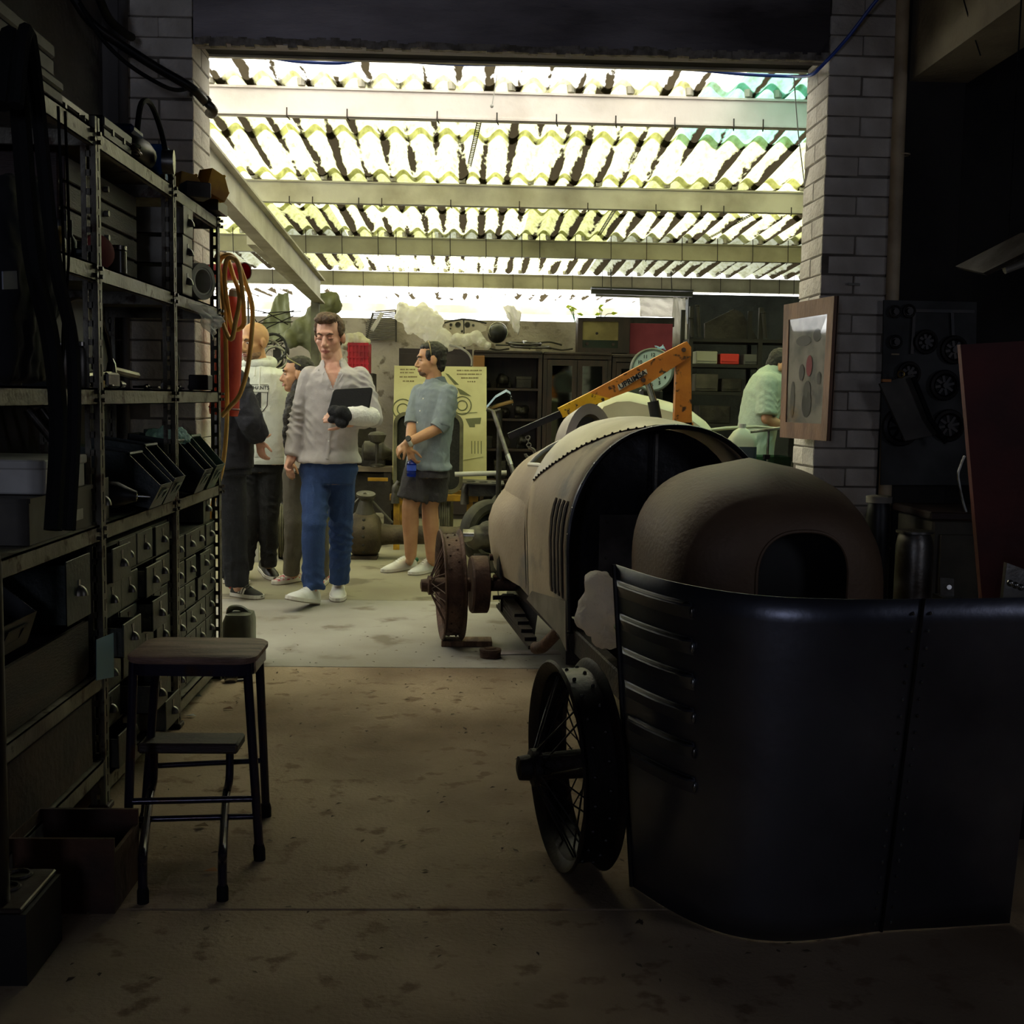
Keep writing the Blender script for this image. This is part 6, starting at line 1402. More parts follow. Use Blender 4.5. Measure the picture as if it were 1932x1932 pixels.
t = thing('black_headlamp_shell', 'black rounded shell lying on the bookcase top', 'shell', P(938, 640, YT)); mb = MB().lathe(P(936, 632, YT), (.2, -.9, .2), [(0, .02), (.0, .09), (.05, .10), (.12, .09), (.16, .05), (.17, .01)], 22); mb.obj('shell', m_blk, t, smooth=True); MB().torus(P(936, 632, YT)+V(.02, -.08, .03), (.2, -.9, .2), .098, .006, 22, 6).obj('rim', m_chrome, t, smooth=True)
for k, (x, y, r_, lab) in enumerate(((990, 648, .17, 'upper of two old steering wheels stacked on the bookcase'), (1000, 654, .20, 'lower of two old steering wheels stacked on the bookcase'))):
    c = P(x, y, YT-.05); t = thing('steering_wheel', lab, 'steering wheel', c); MB().torus(c, (0, -.1, 1), r_, .011, 30, 8).obj('rim', m_junk2, t, smooth=True)
    for a in range(4): q = V(math.cos(a*1.57+.3), math.sin(a*1.57+.3), 0)*r_; MB().bar(c, c+q, .02, .006).obj('spoke', m_junk2, t)
    MB().lathe(c-V(0, 0, .01), (0, 0, 1), [(0, .03), (.03, .03), (.04, .015)], 14).obj('hub', m_chrome, t, smooth=True)
for k in range(7):
    x = 915+k*20; a, b = P(x, 655-(k % 3)*4, YT-.1+(k % 2)*.1), P(x+45, 658-(k % 2)*7, YT+.05); one(MB().tube(spline([a, (a+b)/2+V(0, 0, .02*((k % 3)-1)), b], 5), .010, 6), 'metal_strip', (m_junk2, m_steel, m_junk)[k % 3], ('curved grey', 'bright', 'dark')[k % 3]+' metal strip in the parts heap on the bookcase', 'metal strip', 'metal strips heaped on the bookcase', True)
one(MB().tube(spline([P(848, 651, YT-.2), P(865, 655, YT-.22), P(882, 665, YT-.24), P(890, 678, YT-.24), P(890, 690, YT-.24)], 5), .012, 8), 'bent_pipe', m_card, 'bent white pipe curving down off the cupboard top', 'pipe', smooth=True)
t = thing('valve_radio', 'old brown valve radio with pale speaker cloth on the glazed bookcase', 'radio', (X_(1134, YT), YT, zt))
x0, x1, z0, z1 = X_(1086, YT), X_(1183, YT), zt, Z_(1130, 601, YT)
MB().ringplate([(x0, YT-.1, z0), (x1, YT-.1, z0), (x1, YT-.1, z1), (x0, YT-.1, z1)], [(x0+.05, YT-.1, z0+.05), (x1-.12, YT-.1, z0+.05), (x1-.12, YT-.1, z1-.035), (x0+.05, YT-.1, z1-.035)], (0, .25, 0)).obj('case', m_cab, t)
MB().bx(x0+.05, x1-.12, YT-.08, YT-.07, z0+.13, z1-.035).obj('speaker_cloth', mat('speaker_cloth', (150, 138, 92), .9, 0, (120, 108, 70), 5), t); MB().bx(x0+.05, x1-.12, YT-.085, YT-.07, z0+.05, z0+.13).obj('tuning_scale', mat('scale_glass', (40, 48, 40), .2), t)
for x in (x0+.10, x1-.17): MB().cyl((x, YT-.11, z0+.09), (x, YT-.08, z0+.09), .016, n=12).obj('knob', m_wood_dk, t)
MB().ell((x0+.20, YT-.082, z0+.20), (.014, .006, .014)).obj('badge', m_blk, t)
one(MB().bx(X_(1186, YT), X_(1266, YT), YT+.02, YT+.05, zt, Z_(1220, 610, YT), .003), 'pink_board', mat('dull_pink', (150, 62, 76), .8, 0, (126, 50, 64), 3), 'dull pink board standing on the cupboard beside the radio', 'board')
one(MB().bx(X_(1122, YT), X_(1270, YT), YT+.06, YT+.10, Z_(1190, 611, YT)-.02, Z_(1190, 601, YT)+.02, .003), 'dark_batten', m_junk, 'dark timber batten lying across behind the radio and pink board', 'timber')
sheet_bag('hung_bag', [P(1206, 562, YT+.25), P(1272, 562, YT+.25), P(1272, 598, YT+.3), P(1208, 598, YT+.3)], m_plas, 'milky plastic sheet hung across the daylight gap', 'plastic sheet', 12, .03, 10)
sheet_bag('hung_bag', [P(1270, 560, YT+.2), P(1292, 563, YT+.2), P(1297, 645, YT+.1), P(1266, 655, YT+.1)], m_plas, 'long white plastic bag hanging down beside the pink board', 'plastic bag', 12, .04, 11)
# wall panel and cupboard behind the poster
t = thing('dark_cupboard', 'dark painted cupboard behind the drawing board', 'cupboard', (X_(820, YK), YK+.2, 0)); x0, x1, z1 = X_(752, YK), X_(890, YK), Z_(820, 658, YK)
MB().bx(x0, x1, YK+.02, YK+.4, 0, z1).obj('carcass', mat('aubergine_paint', (66, 54, 58), .6, 0, (48, 40, 42), 3), t)
for k in range(2): a = x0+(x1-x0)*k/2; b = a+(x1-x0)/2; MB().bx(a+.01, b-.01, YK, YK+.02, .05, z1-.05, .004).obj('door', MATS['aubergine_paint'], t)
one(MB().bx(X_(892, YK), X_(913, YK), YK-.2, YK-.05, Z_(900, 700, YK)-.6, Z_(900, 672, YK), .006), 'wood_offcut', mat('ochre_wood', (140, 96, 50), .7), 'upright ochre timber beside the open bookcase', 'timber')
t = thing('ribbed_mesh_panel', 'ribbed wire mesh panel fixed to the yard wall', 'mesh panel', P(720, 640, 12.9))
mb = MB()
for k in range(16): y = 588+k*3.6; mb.bar(P(690+max(0, 18-k*3), y, 12.93), P(746, y-3, 12.93), .012, .012)
mb.obj('wires', m_junk2, t, kind='stuff'); MB().bar(P(690, 645, 12.94), P(704, 590, 12.94), .02, .02).bar(P(747, 645, 12.94), P(747, 585, 12.94), .02, .02).obj('side_rail', m_junk, t)
sheet_bag('plastic_strip', [P(698, 622, 12.6), P(705, 626, 12.6), P(725, 592, 12.6), P(718, 588, 12.6)], m_plas, 'narrow strip of clear plastic hanging before the mesh panel', 'plastic sheet', 8, .02, 14)
# ---- poster board, drawings
YPo = 10.45
pb = thing('drawing_board', 'tall pale green board with a faded printed car drawing, standing behind the man in shorts', 'poster board', P(830, 905, YPo))
m_pos = mat('poster_green', (224, 218, 164), .7, 0, (208, 200, 146), 4); m_ink = mat('faded_ink', (110, 112, 80), .8); m_ink2 = mat('faded_text', (120, 104, 72), .8)
a, b = P(744, 690, YPo), P(918, 692, YPo); MB().prism([P(744, 690, YPo), P(918, 692, YPo), P(918, 905, YPo-.0), P(740, 905, YPo)], (0, .02, 0)).obj('board', m_pos, pb)
def pinkline(pts, r_=.004, m=None, name='drawn_line'): MB().tube([P(x, y, YPo-.003) for x, y in pts], r_, 4, flat=.4).obj(name, m or m_ink, pb)
rnd = random.Random(4); mb = MB()
for (y, x0, x1) in ((697, 755, 782), (703, 755, 780), (711, 754, 785), (719, 760, 780), (699, 862, 908), (706, 862, 908), (713, 870, 902), (720, 882, 896)):
    x = x0
    while x < x1:
        w_ = rnd.uniform(1.2, 2.6); q = [P(x, y-1.2, YPo-.002), P(x+w_, y-1.2, YPo-.002), P(x+w_, y+1.2, YPo-.002), P(x, y+1.2, YPo-.002)]; mb.prism(q, (0, .002, 0)); x += w_+rnd.choice((.7, .9, 2.2))
mb.obj('faded_text_rows', m_ink2, pb, kind='stuff')
for (cx, cy, r_) in ((760, 772, 19), (872, 765, 17)):
    for rr in (1, .55): pinkline([(cx+r_*rr*math.cos(a), cy+r_*rr*math.sin(a)) for a in [math.pi*2*i/20 for i in range(21)]], .005)
MB().prism([P(840, 704, YPo-.003), P(846, 706, YPo-.003), P(866, 726, YPo-.003), P(858, 726, YPo-.003)], (0, .002, 0)).prism([P(862, 731, YPo-.003), P(872, 736, YPo-.003), P(890, 748, YPo-.003), P(868, 744, YPo-.003)], (0, .002, 0)).obj('drawn_wing', m_ink, pb)
MB().prism([P(878, 790, YPo-.003), P(908, 788, YPo-.003), P(906, 800, YPo-.003), P(896, 800, YPo-.003), P(896, 806, YPo-.003), P(886, 806, YPo-.003)], (0, .002, 0)).obj('drawn_part', m_ink, pb)
for x in (890, 896, 902, 908): pinkline([(x, 832), (x, 856)], .003)
pinkline([(875, 868), (912, 862)], .003); pinkline([(745, 785), (775, 780)], .004); pinkline([(856, 780), (900, 778)], .004)
for s in (0, 1): MB().bar(P(750+s*160, 905, YPo+.03), V(X_(750+s*160, YPo), YPo+.25, .0), .03, .03).obj('easel_leg', m_cab, pb)
# ---- yellow trolley with radiator shell
YV = 9.9; m_ty = mat('trolley_yellow', (186, 142, 30), .55, .1, (120, 86, 24), 7, .1, 40)
ty = thing('yellow_stand', 'yellow steel stand carrying a radiator shell, behind the man in shorts', 'stand', (X_(820, YV), YV, 0))
xa, xb, zb_ = X_(737, YV), X_(905, YV), Z_(820, 945, YV)
for y in (YV, YV+.45):
    MB().bx(xa, xb, y-.03, y+.03, zb_, zb_+.055, .004).obj('cross_beam', m_ty, ty)
    for x in (X_(750, YV), X_(889, YV)): MB().bx(x-.025, x+.025, y-.025, y+.025, 0, zb_).obj('leg', m_ty, ty)
for x in (xa+.05, xb-.05): MB().bx(x-.03, x+.03, YV+.03, YV+.42, zb_+.0, zb_+.05).obj('side_beam', m_ty, ty)
for px in (747, 879):
    c = V(X_(px, YV-.04), YV-.05, zb_-.02); MB().tube(spline([c, c+V(.0, 0, .08), c+V(.005, 0, .14), c+V(.03, 0, .18)], 4), [.035]*4+[.03]*5+[.02]*4, 10).obj('clamp_arm', m_junk2, ty, smooth=True)
rs = thing('radiator_shell', 'rounded metal radiator shell with dark mesh, standing on the yellow stand', 'radiator', (X_(808, YV), YV+.1, zb_+.055))
x0, x1, z0, z1 = X_(742, YV), X_(875, YV), zb_+.058, Z_(808, 778, YV)
def rrz(x0, x1, z0, z1, r_, y): return [V(p.x, y, p.y) for p in rrect(x0, x1, z0, z1, r_, 0, 6)]
MB().ringplate(rrz(x0, x1, z0, z1, .10, YV+.05), rrz(x0+.03, x1-.03, z0+.03, z1-.03, .075, YV+.05), (0, .10, 0)).obj('shell_frame', mat('olive_metal', (120, 118, 92), .5, .4, (84, 80, 60), 6), rs, smooth=True)
MB().prism(rrz(x0+.03, x1-.03, z0+.03, z1-.03, .075, YV+.09), (0, .02, 0)).obj('core', mat('mesh_core', (30, 31, 28), .6, .3, (44, 44, 38), 60), rs)
t = thing('cylinder_gasket', 'flat grey gasket plate with holes lying on the yellow stand end', 'gasket', P(912, 905, YV-.1)); c = P(912, 899, YV-.1)
q = [V(c.x-.17, YV-.2, zb_+.16), V(c.x+.17, YV-.2, zb_+.15), V(c.x+.17, YV+.06, zb_+.16), V(c.x-.17, YV+.06, zb_+.17)]
MB().prism(q, (0, 0, .012)).obj('plate', m_junk2, t)
for k in range(3): MB().torus(q[0]+(q[1]-q[0])*(.2+.3*k)+V(0, .09, .014), (0, 0, 1), .035, .006, 16, 5).obj('hole_ring', m_blk, t)
MB().bx(c.x-.12, c.x+.12, YV-.15, YV+.02, zb_+.055, zb_+.15).obj('packing', m_junk, t)
one(MB().cyl(P(858, 895, YV-.15), P(956, 892, YV-.15), .020, n=12), 'white_tube', m_card, 'white tube lying across the gasket plate on the yellow stand', 'tube', smooth=True)
MB()
# ---- rear axle with differential
YA = 9.35; za = Z_(690, 1008, YA)
ax = thing('rear_axle', 'heavy rusty rear axle with round differential lying on the yard floor', 'axle', (X_(690, YA), YA, 0))
m_axle = mat('axle_brown', (92, 80, 62), .6, .3, (60, 50, 40), 6, .3, 40)
MB().lathe((X_(690, YA)-.13, YA, za), (1, 0, 0), [(0, .08), (.02, .14), (.05, .172), (.12, .178), (.20, .172), (.24, .14), (.26, .09)], 28).obj('differential', m_axle, ax, smooth=True)
MB().lathe((X_(690, YA)+.1, YA, za), (1, 0, 0), [(0, .09), (.1, .078), (.62, .068), (.64, .075), (.70, .075), (.72, .055), (.80, .05)], 18).obj('axle_tube', m_axle, ax, smooth=True)
MB().lathe((X_(690, YA)-.1, YA, za), (-1, 0, 0), [(0, .09), (.1, .078), (.28, .068), (.30, .085), (.35, .085), (.37, .05)], 18).obj('axle_tube', m_axle, ax, smooth=True)
MB().lathe((X_(690, YA), YA, za+.14), (.05, -.25, 1), [(0, .09), (.05, .07), (.14, .045), (.17, .075), (.19, .075)], 18).obj('pinion_housing', m_junk2, ax, smooth=True)
mb = MB()
for k in range(16): a = 2*math.pi*k/16; mb.ell((X_(690, YA), YA+.174*math.cos(a), za+.174*math.sin(a)), .014, 6, 4)
mb.obj('flange_bolts', m_junk, ax, kind='stuff'); MB().bx(X_(690, YA)-.1, X_(690, YA)+.1, YA-.1, YA+.1, 0, za-.16).obj('foot_rib', m_axle, ax)
for s in (-1, 1): MB().cyl((X_(690, YA), YA-.05, za+.33), (X_(690, YA)+s*.22, YA-.06, za+.10), .009, n=7).obj('tie_rod', m_junk2, ax)
MB().lathe((X_(890, YA)-.03, YA-.05, za), (1, 0, 0), [(0, .05), (.03, .055), (.05, .05), (.06, .02)], 16).obj('hub_end', m_chrome, ax, smooth=True)
one(MB().bar((X_(700, YA), YA-.25, za+.45), (X_(737, YA), YA-.25, za+.45), .02, .025), 'yellow_bar', m_ty, 'short yellow steel bar behind the differential', 'bar')
def tyre(c, axd, R_, w_, m, label, grooves=True, name='tyre', disc=True):
    t = thing(name, label, 'tyre', (c.x, c.y, c.z-R_)); h = w_/2
    pr = [(-h*.6, R_*.62), (-h, R_*.75), (-h*.95, R_*.92)]
    if grooves:
        for k in range(5): x = -h*.8+k*h*.4; pr += [(x-h*.12, R_), (x+h*.06, R_), (x+h*.08, R_-.010), (x+h*.2, R_-.010)]
    else: pr += [(-h*.5, R_), (h*.5, R_)]
    pr += [(h*.95, R_*.92), (h, R_*.75), (h*.6, R_*.62)]
    MB().lathe(c, axd, pr, 32, cap=False).obj('tread', m, t, smooth=True)
    if disc: MB().lathe(c, axd, [(-h*.5, R_*.62), (-h*.3, R_*.6), (0, R_*.3), (h*.3, R_*.28), (h*.35, .02)], 24).obj('wheel_disc', m_junk, t, smooth=True)
    return t
m_tyre = mat('worn_tyre', (44, 42, 36), .75, 0, (70, 66, 52), 9); m_tyr2 = mat('dusty_tread', (104, 100, 80), .8, 0, (70, 66, 52), 9)
c = P(535, 1010, 9.3); tyre(V(c.x, 9.3, .215), V(1, .12, 0), .213, .085, m_tyr2, 'narrow grooved tyre standing on edge behind the woman')
c = P(842, 982, 10.1); tyre(V(c.x, 10.12, .24), V(1, -.05, 0), .235, .09, m_tyr2, 'narrow grooved tyre standing under the yellow stand')
c = P(925, 985, 9.0); tyre(V(c.x, 9.0, .255), V(.5, -.85, 0), .25, .14, m_tyre, 'worn black tyre leaning behind the car tail, in front of another', False)
c = P(955, 955, 9.4); tyre(V(c.x+.1, 9.45, .29), V(.35, -.93, 0), .285, .15, m_tyre, 'larger black tyre standing behind the worn one', False)
t = thing('gearbox', 'grey alloy gearbox casting on the floor behind the bare wheel', 'gearbox', P(925, 1025, 8.7)); mb = MB(); c = P(925, 1015, 8.7)
for dx, dz, r_ in ((-.1, .0, .09), (0, .02, .11), (.09, -.01, .08), (.15, .03, .05)): mb.ell((c.x+dx, 8.7, max(.1, c.z+dz)), (r_, .1, r_))
mb.bx(c.x-.12, c.x+.12, 8.62, 8.8, .0, .12); blob('casing', mb, m_junk2, t, .012, 2, .02, .04); MB().cyl((c.x-.2, 8.66, c.z+.02), (c.x-.12, 8.66, c.z+.02), .05, n=16).obj('flange', m_chrome, t, smooth=True)
# floor-polisher pole and blue saddle
t = thing('jack_pole', 'long bare metal pole leaning against the drawing board', 'pole', P(985, 945, 8.8))
a, b = P(930, 775, 9.0), P(985, 942, 8.75); b2 = b+(b-a).normalized()*.35; MB().cyl(a, b2, .017, n=12).obj('shaft', m_steel, t, smooth=True); MB().cyl(a+(b-a)*.5, a+(b-a)*.62, .021, n=12).obj('sleeve', m_chrome, t, smooth=True); MB().tube([P(918, 772, 9.0), P(932, 777, 9.0), P(945, 773, 9.0)], .014, 8).obj('fork', m_junk2, t, smooth=True); MB().bx(b2.x-.05, b2.x+.05, b2.y-.05, b2.y+.05, 0, max(.02, b2.z)).obj('foot', m_junk, t)
YS = 9.15
t = thing('saddle_seat', 'blue moulded seat with tan underside on a metal stalk', 'seat', P(945, 770, YS)); 
r0 = [P(x, y, YS) for x, y in ((918, 768), (935, 748), (955, 737), (963, 742), (965, 758))]; MB().loft([[p+V(0, -.10, -.01) for p in r0], [p+V(0, 0, .01) for p in r0], [p+V(0, .12, -.01) for p in r0]], False, False).obj('shell', mat('saddle_blue', (104, 132, 168), .5, 0, (60, 84, 110), 5), t, smooth=True)
MB().loft([[p+V(.01, -.09, -.03) for p in r0], [p+V(.01, 0, -.02) for p in r0], [p+V(.01, .11, -.03) for p in r0]], False, False).obj('underside', mat('teal_dark', (20, 44, 54), .6), t, smooth=True)
MB().tube([P(918, 772, YS-.05), P(945, 763, YS-.05), P(968, 757, YS-.05)], .014, 8).obj('tan_frame', mat('tan_cane', (176, 140, 84), .6), t, smooth=True); MB().cyl(P(943, 768, YS), V(X_(943, YS), YS, 0.0), .02, n=10).obj('stalk', m_junk, t, smooth=True)
# ---- left part of the yard
t = thing('green_tarpaulin', 'olive green tarpaulin draped over machinery beside the steel post', 'tarpaulin', P(600, 700, 11.4))
m_tarp = mat('olive_tarp', (122, 124, 90), .8, 0, (92, 94, 66), 4, .3, 20); m_tarp2 = mat('pale_tarp', (160, 164, 132), .8, 0, (120, 124, 96), 4, .3, 20)
mb = MB()
for x, y, r_ in ((610, 575, 20), (628, 572, 16), (600, 600, 24), (590, 630, 26), (605, 660, 22), (570, 625, 22), (550, 640, 16), (610, 690, 18), (605, 730, 20), (608, 780, 22), (610, 830, 22)): k = 11.5/FPX; mb.ell(P(x, y, 11.5), (r_*k, .12, r_*k*1.2))
mb.cyl((X_(608, 11.5), 11.5, .02), P(608, 800, 11.5), .14, n=10)
blob('draped_cloth', mb, m_tarp, t, .016, 2, .09, .12)
sheet_bag('hung_tarp', [P(522, 560, 12.0), P(545, 545, 12.0), P(552, 640, 11.9), P(478, 655, 11.9)], m_tarp2, 'pale green tarpaulin strung diagonally in the far corner', 'tarpaulin', 14, .05, 17)
mb = MB(); rnd = random.Random(8)
for k in range(12): a = P(rnd.uniform(455, 500), rnd.uniform(580, 660), 11.9); b = P(rnd.uniform(530, 580), rnd.uniform(580, 660), 11.9); mb.tube([a, (a+b)/2+V(0, 0, rnd.uniform(-.1, .05)), b], .005, 4)
t = thing('wire_tangle', 'tangle of thin wires strung in front of the far corner', 'wires', P(520, 660, 11.9)); mb.obj('wires', m_junk, t, kind='stuff'); MB().cyl(P(470, 690, 11.9), P(468, 560, 11.9), .01, n=6).obj('support_rod', m_junk, t)
t = thing('machine_pile', 'dark heap of wheels and machine frames behind the bald man', 'machinery', P(545, 900, 10.8))
mb = MB().bar(P(525, 660, 10.8), P(525, 760, 10.8), .08, .08, (0, 1, 0)).bar(P(520, 663, 10.8), P(545, 663, 10.8), .06, .06); mb.obj('frame', m_junk, t)
mb = MB()
for x, y, r_ in ((560, 700, 22), (545, 730, 24), (575, 745, 24), (520, 760, 26), (560, 800, 30), (530, 850, 34), (590, 830, 30)): k = 10.9/FPX; mb.ell(P(x, y, 10.9), (r_*k, .15, r_*k))
c = P(550, 860, 10.9); mb.bx(c.x-.35, c.x+.15, 10.75, 11.05, 0, c.z); blob('castings', mb, m_junk, t, .018, 1, .06, .08)
for x, y, r_ in ((515, 655, .12), (505, 668, .13), (520, 675, .10)): MB().torus(P(x, y, 10.7), (.3, -1, .2), r_, .012, 24, 6).obj('ring', (m_blk, m_chrome, m_blk)[x % 3], t, smooth=True)
t = thing('red_crate', 'red plastic crate standing on the heap by the yard wall', 'crate', P(676, 705, 11.6)); c0, c1 = P(656, 703, 11.6), P(695, 647, 11.6)
m_rc = mat('crate_red', (190, 30, 52), .45, 0, (150, 22, 42), 6)
mb = MB().bx(c0.x, c1.x, 11.6, 11.615, c0.z, c1.z).bx(c0.x, c0.x+.012, 11.6, 11.95, c0.z, c1.z).bx(c1.x-.012, c1.x, 11.6, 11.95, c0.z, c1.z).bx(c0.x, c1.x, 11.935, 11.95, c0.z, c1.z).bx(c0.x, c1.x, 11.6, 11.95, c0.z, c0.z+.012); mb.obj('body', m_rc, t)
for k in range(5): z = c0.z+.03+k*(c1.z-c0.z-.05)/4; MB().bx(c0.x-.006, c1.x+.006, 11.59, 11.6, z-.008, z+.008).obj('rib', m_rc, t)
for k in range(6): x = c0.x+.01+k*(c1.x-c0.x-.02)/5; MB().bx(x-.006, x+.006, 11.588, 11.6, c0.z, c1.z).obj('rib', m_rc, t)
MB().bx(c0.x, c1.x+.05, 11.55, 11.98, 0, c0.z-.003).obj('stacked_base', m_junk, t)
heap('white_cloth', [(662, 640, 12), (676, 640, 13), (690, 645, 9), (655, 652, 10)], clothmat('bundle_cloth', (214, 206, 186), (190, 180, 156), 30, .3), 'bundle of off-white cloth stuffed on top of the red crate', 11.7, 'cloth', .05, .08)
t = thing('workbench', 'cluttered dark workbench behind the walking man', 'workbench', P(700, 905, 10.6)); x0, x1, z1 = X_(642, 10.5), X_(742, 10.5), Z_(690, 880, 10.5)
MB().bx(x0, x1, 10.4, 10.9, z1-.04, z1).obj('top', mat('bench_top', (126, 112, 96), .7, 0, (90, 78, 64), 4), t)
for x in (x0+.04, x1-.04):
    for y in (10.45, 10.85): MB().bx(x-.03, x+.03, y-.03, y+.03, 0, z1-.04).obj('leg', m_junk, t)
MB().bx(x0+.02, x1-.02, 10.48, 10.88, .25, z1-.06).obj('lower_cupboard', m_junk, t)
t = thing('bench_motor', 'grey electric motor with round end on the workbench', 'motor', P(700, 880, 10.6)); MB().lathe((X_(683, 10.55), 10.6, z1+.12), (1, 0, 0), [(0, .06), (.02, .10), (.18, .10), (.20, .06), (.26, .03)], 20).obj('casing', m_junk2, t, smooth=True); MB().bx(X_(683, 10.55), X_(683, 10.55)+.2, 10.53, 10.67, z1, z1+.05).obj('foot', m_junk, t)
t = thing('brass_lamp', 'tarnished bell-shaped fitting on a stalk above the workbench', 'fitting', P(705, 880, 10.45)); c = V(X_(712, 10.45), 10.45, z1); MB().lathe(c, (0, 0, 1), [(0, .06), (.02, .06), (.03, .015), (.20, .015), (.22, .06), (.28, .08), (.30, .06), (.31, .01)], 18).obj('bell', m_junk2, t, smooth=True)
for k, (x, y, nm) in enumerate(((650, 790, 'tall dark casting'), (676, 845, 'squat dark casting'), (730, 850, 'rounded dark casting'))):
    mb = MB(); c = V(X_(x, 10.75), 10.75, z1); h = Z_(x, y, 10.75)-z1; mb.ell(c+V(0, 0, h*.5), (.10, .09, h*.5)); mb.bx(c.x-.06, c.x+.06, 10.68, 10.82, z1, z1+h*.6); tag(blob('casting', mb, m_junk, None, .014, 1, .05, .06), nm+' standing on the workbench', 'casting')
one(MB().bx(X_(458, 9.0), X_(491, 9.0), 9.0, 9.1, Z_(475, 984, 9.0), Z_(475, 964, 9.0), .006).bx(X_(465, 9.0), X_(485, 9.0), 9.03, 9.08, 0, Z_(475, 984, 9.0)), 'white_trestle', m_card, 'low white trestle standing behind the bald man', 'trestle')
# ---- right part of the yard: dark rack
t = thing('dark_rack', 'tall dark steel rack packed with boxes against the grey wall', 'rack', P(1400, 900, 11.2)); YR = 11.2; x0, x1 = X_(1300, YR), X_(1520, YR)
m_rk = mat('rack_dark', (34, 32, 30), .6, .3)
for x in (x0, (x0+x1)/2+.1, x1):
    for y in (YR, YR+.45): MB().bx(x-.02, x+.02, y-.02, y+.02, 0, Z_(1400, 580, YR)).obj('upright', m_rk, t)
lv = [Z_(1400, y, YR) for y in (640, 688, 740, 800)]
for z in lv+[.3, .7]: MB().bx(x0, x1, YR-.02, YR+.47, z-.03, z).obj('shelf', m_rk, t)
for (xa, xb, ya, si, m, lab) in ((1312, 1352, 662, 1, mat('cream_box', (150, 150, 136), .7), 'cream box on the dark rack beside a red one'), (1358, 1393, 667, 1, mat('box_red', (196, 50, 40), .6), 'bright red box on the dark rack'), (1402, 1435, 668, 1, mat('box_grey', (84, 84, 82), .7), 'grey box on the dark rack right of the red one'), (1312, 1355, 705, 2, m_gcase, 'dark grey case on the third rack shelf'), (1362, 1400, 714, 2, m_junk, 'black case on the third rack shelf'), (1320, 1380, 765, 3, m_junk, 'long dark tin on the lower rack shelf')):
    one(MB().bx(X_(xa, YR), X_(xb, YR), YR+.02, YR+.3, lv[si]+.002, Z_(xa, ya, YR), .006).bx(X_(xa, YR)+.01, X_(xb, YR)-.01, YR+.012, YR+.02, lv[si]+.03, lv[si]+.06), 'rack_box', m, lab, 'box')
for (x, y0, h) in ((1303, 600, 0), (1316, 577, 1), (1440, 590, 2)): one(MB().cyl(P(x, y0, YR-.05), V(X_(x, YR-.05), YR-.05, lv[0]+.01), .018, n=8).torus(P(x, y0, YR-.05), (0, 0, 1), .02, .006, 10, 5), 'bar_stock', m_rk, ('short', 'tall', 'thin')[h]+' dark bar standing at the front of the rack', 'bar', smooth=True)
one(MB().prism([P(1330, 610, YR+.6), P(1385, 583, YR+.6), P(1400, 590, YR+.6), P(1430, 640, YR+.6), P(1330, 640, YR+.6)], (0, .05, 0)), 'peaked_sheet', m_junk, 'dark peaked metal sheet standing on the rack top', 'metal sheet')
# bench, tank, canister at the right
YQ = 7.9
t = thing('glass_tank', 'empty glass tank on a cupboard beside the brick pillar', 'tank', (X_(1455, YQ), YQ, 0)); x0, x1, z0, z1 = X_(1428, YQ), X_(1497, YQ), Z_(1460, 905, YQ), Z_(1460, 862, YQ)
for b in ((x0, x1, YQ, YQ+.006), (x0, x1, YQ+.3, YQ+.306), (x0, x0+.006, YQ, YQ+.3), (x1-.006, x1, YQ, YQ+.3)): MB().bx(b[0], b[1], b[2], b[3], z0, z1).obj('pane', pane('tank_glass', (180, 200, 188), .12), t)
MB().bx(x0, x1, YQ, YQ+.3, z0-.02, z0).obj('base', m_junk, t); MB().bx(x0-.03, x1+.03, YQ-.02, YQ+.33, 0, z0-.02).obj('plinth', m_junk, t)
YJ = 7.1
c = P(1398, 880, YJ); t = thing('milky_canister', 'milky plastic canister with a dark band hanging by the cream bodywork', 'canister', c)
MB().loft([rrect(c.x-.075, c.x+.075, YJ-.06, YJ+.06, .03, c.z), rrect(c.x-.08, c.x+.08, YJ-.065, YJ+.065, .03, c.z+.02), rrect(c.x-.08, c.x+.08, YJ-.065, YJ+.065, .03, c.z+.16), rrect(c.x-.05, c.x+.05, YJ-.04, YJ+.04, .03, c.z+.21), rrect(c.x-.02, c.x+.02, YJ-.02, YJ+.02, .015, c.z+.23)]).obj('body', mat('milky_plastic', (196, 200, 172), .4), t, smooth=True)
MB().ringplate(rrect(c.x-.0805, c.x+.0815, YJ-.0665, YJ+.0665, .03, c.z+.03), rrect(c.x-.079, c.x+.079, YJ-.064, YJ+.064, .03, c.z+.03), (0, 0, .09)).obj('band', mat('band_slate', (50, 60, 70), .6), t); MB().cyl((c.x, YJ, c.z+.23), (c.x, YJ, c.z+.255), .022, n=14).obj('cap', m_card, t); MB().bx(c.x-.1, c.x+.1, YJ-.08, YJ+.08, 0, c.z).obj('box_stand', m_junk, t)
one(MB().tube([P(1335, 812, 7.2), P(1370, 808, 7.2), P(1425, 805, 7.2), P(1470, 808, 7.2)], [.02, .022, .018, .01], 8, flat=.5).cyl(P(1400, 806, 7.22), V(X_(1400, 7.22), 7.22, 0), .012, n=8), 'oar_rail', mat('pale_rail', (170, 172, 146), .6), 'slim pale rail sticking out towards the pillar on a thin post', 'rail', smooth=True)
one(MB().cyl(P(1416, 815, 7.0), P(1480, 807, 7.0), .009, n=8).cyl(P(1450, 811, 7.0), V(X_(1450, 7.0), 7.0, 0), .008, n=8), 'steel_rod', m_chrome, 'thin bright rod pointing at the framed picture', 'rod', smooth=True)
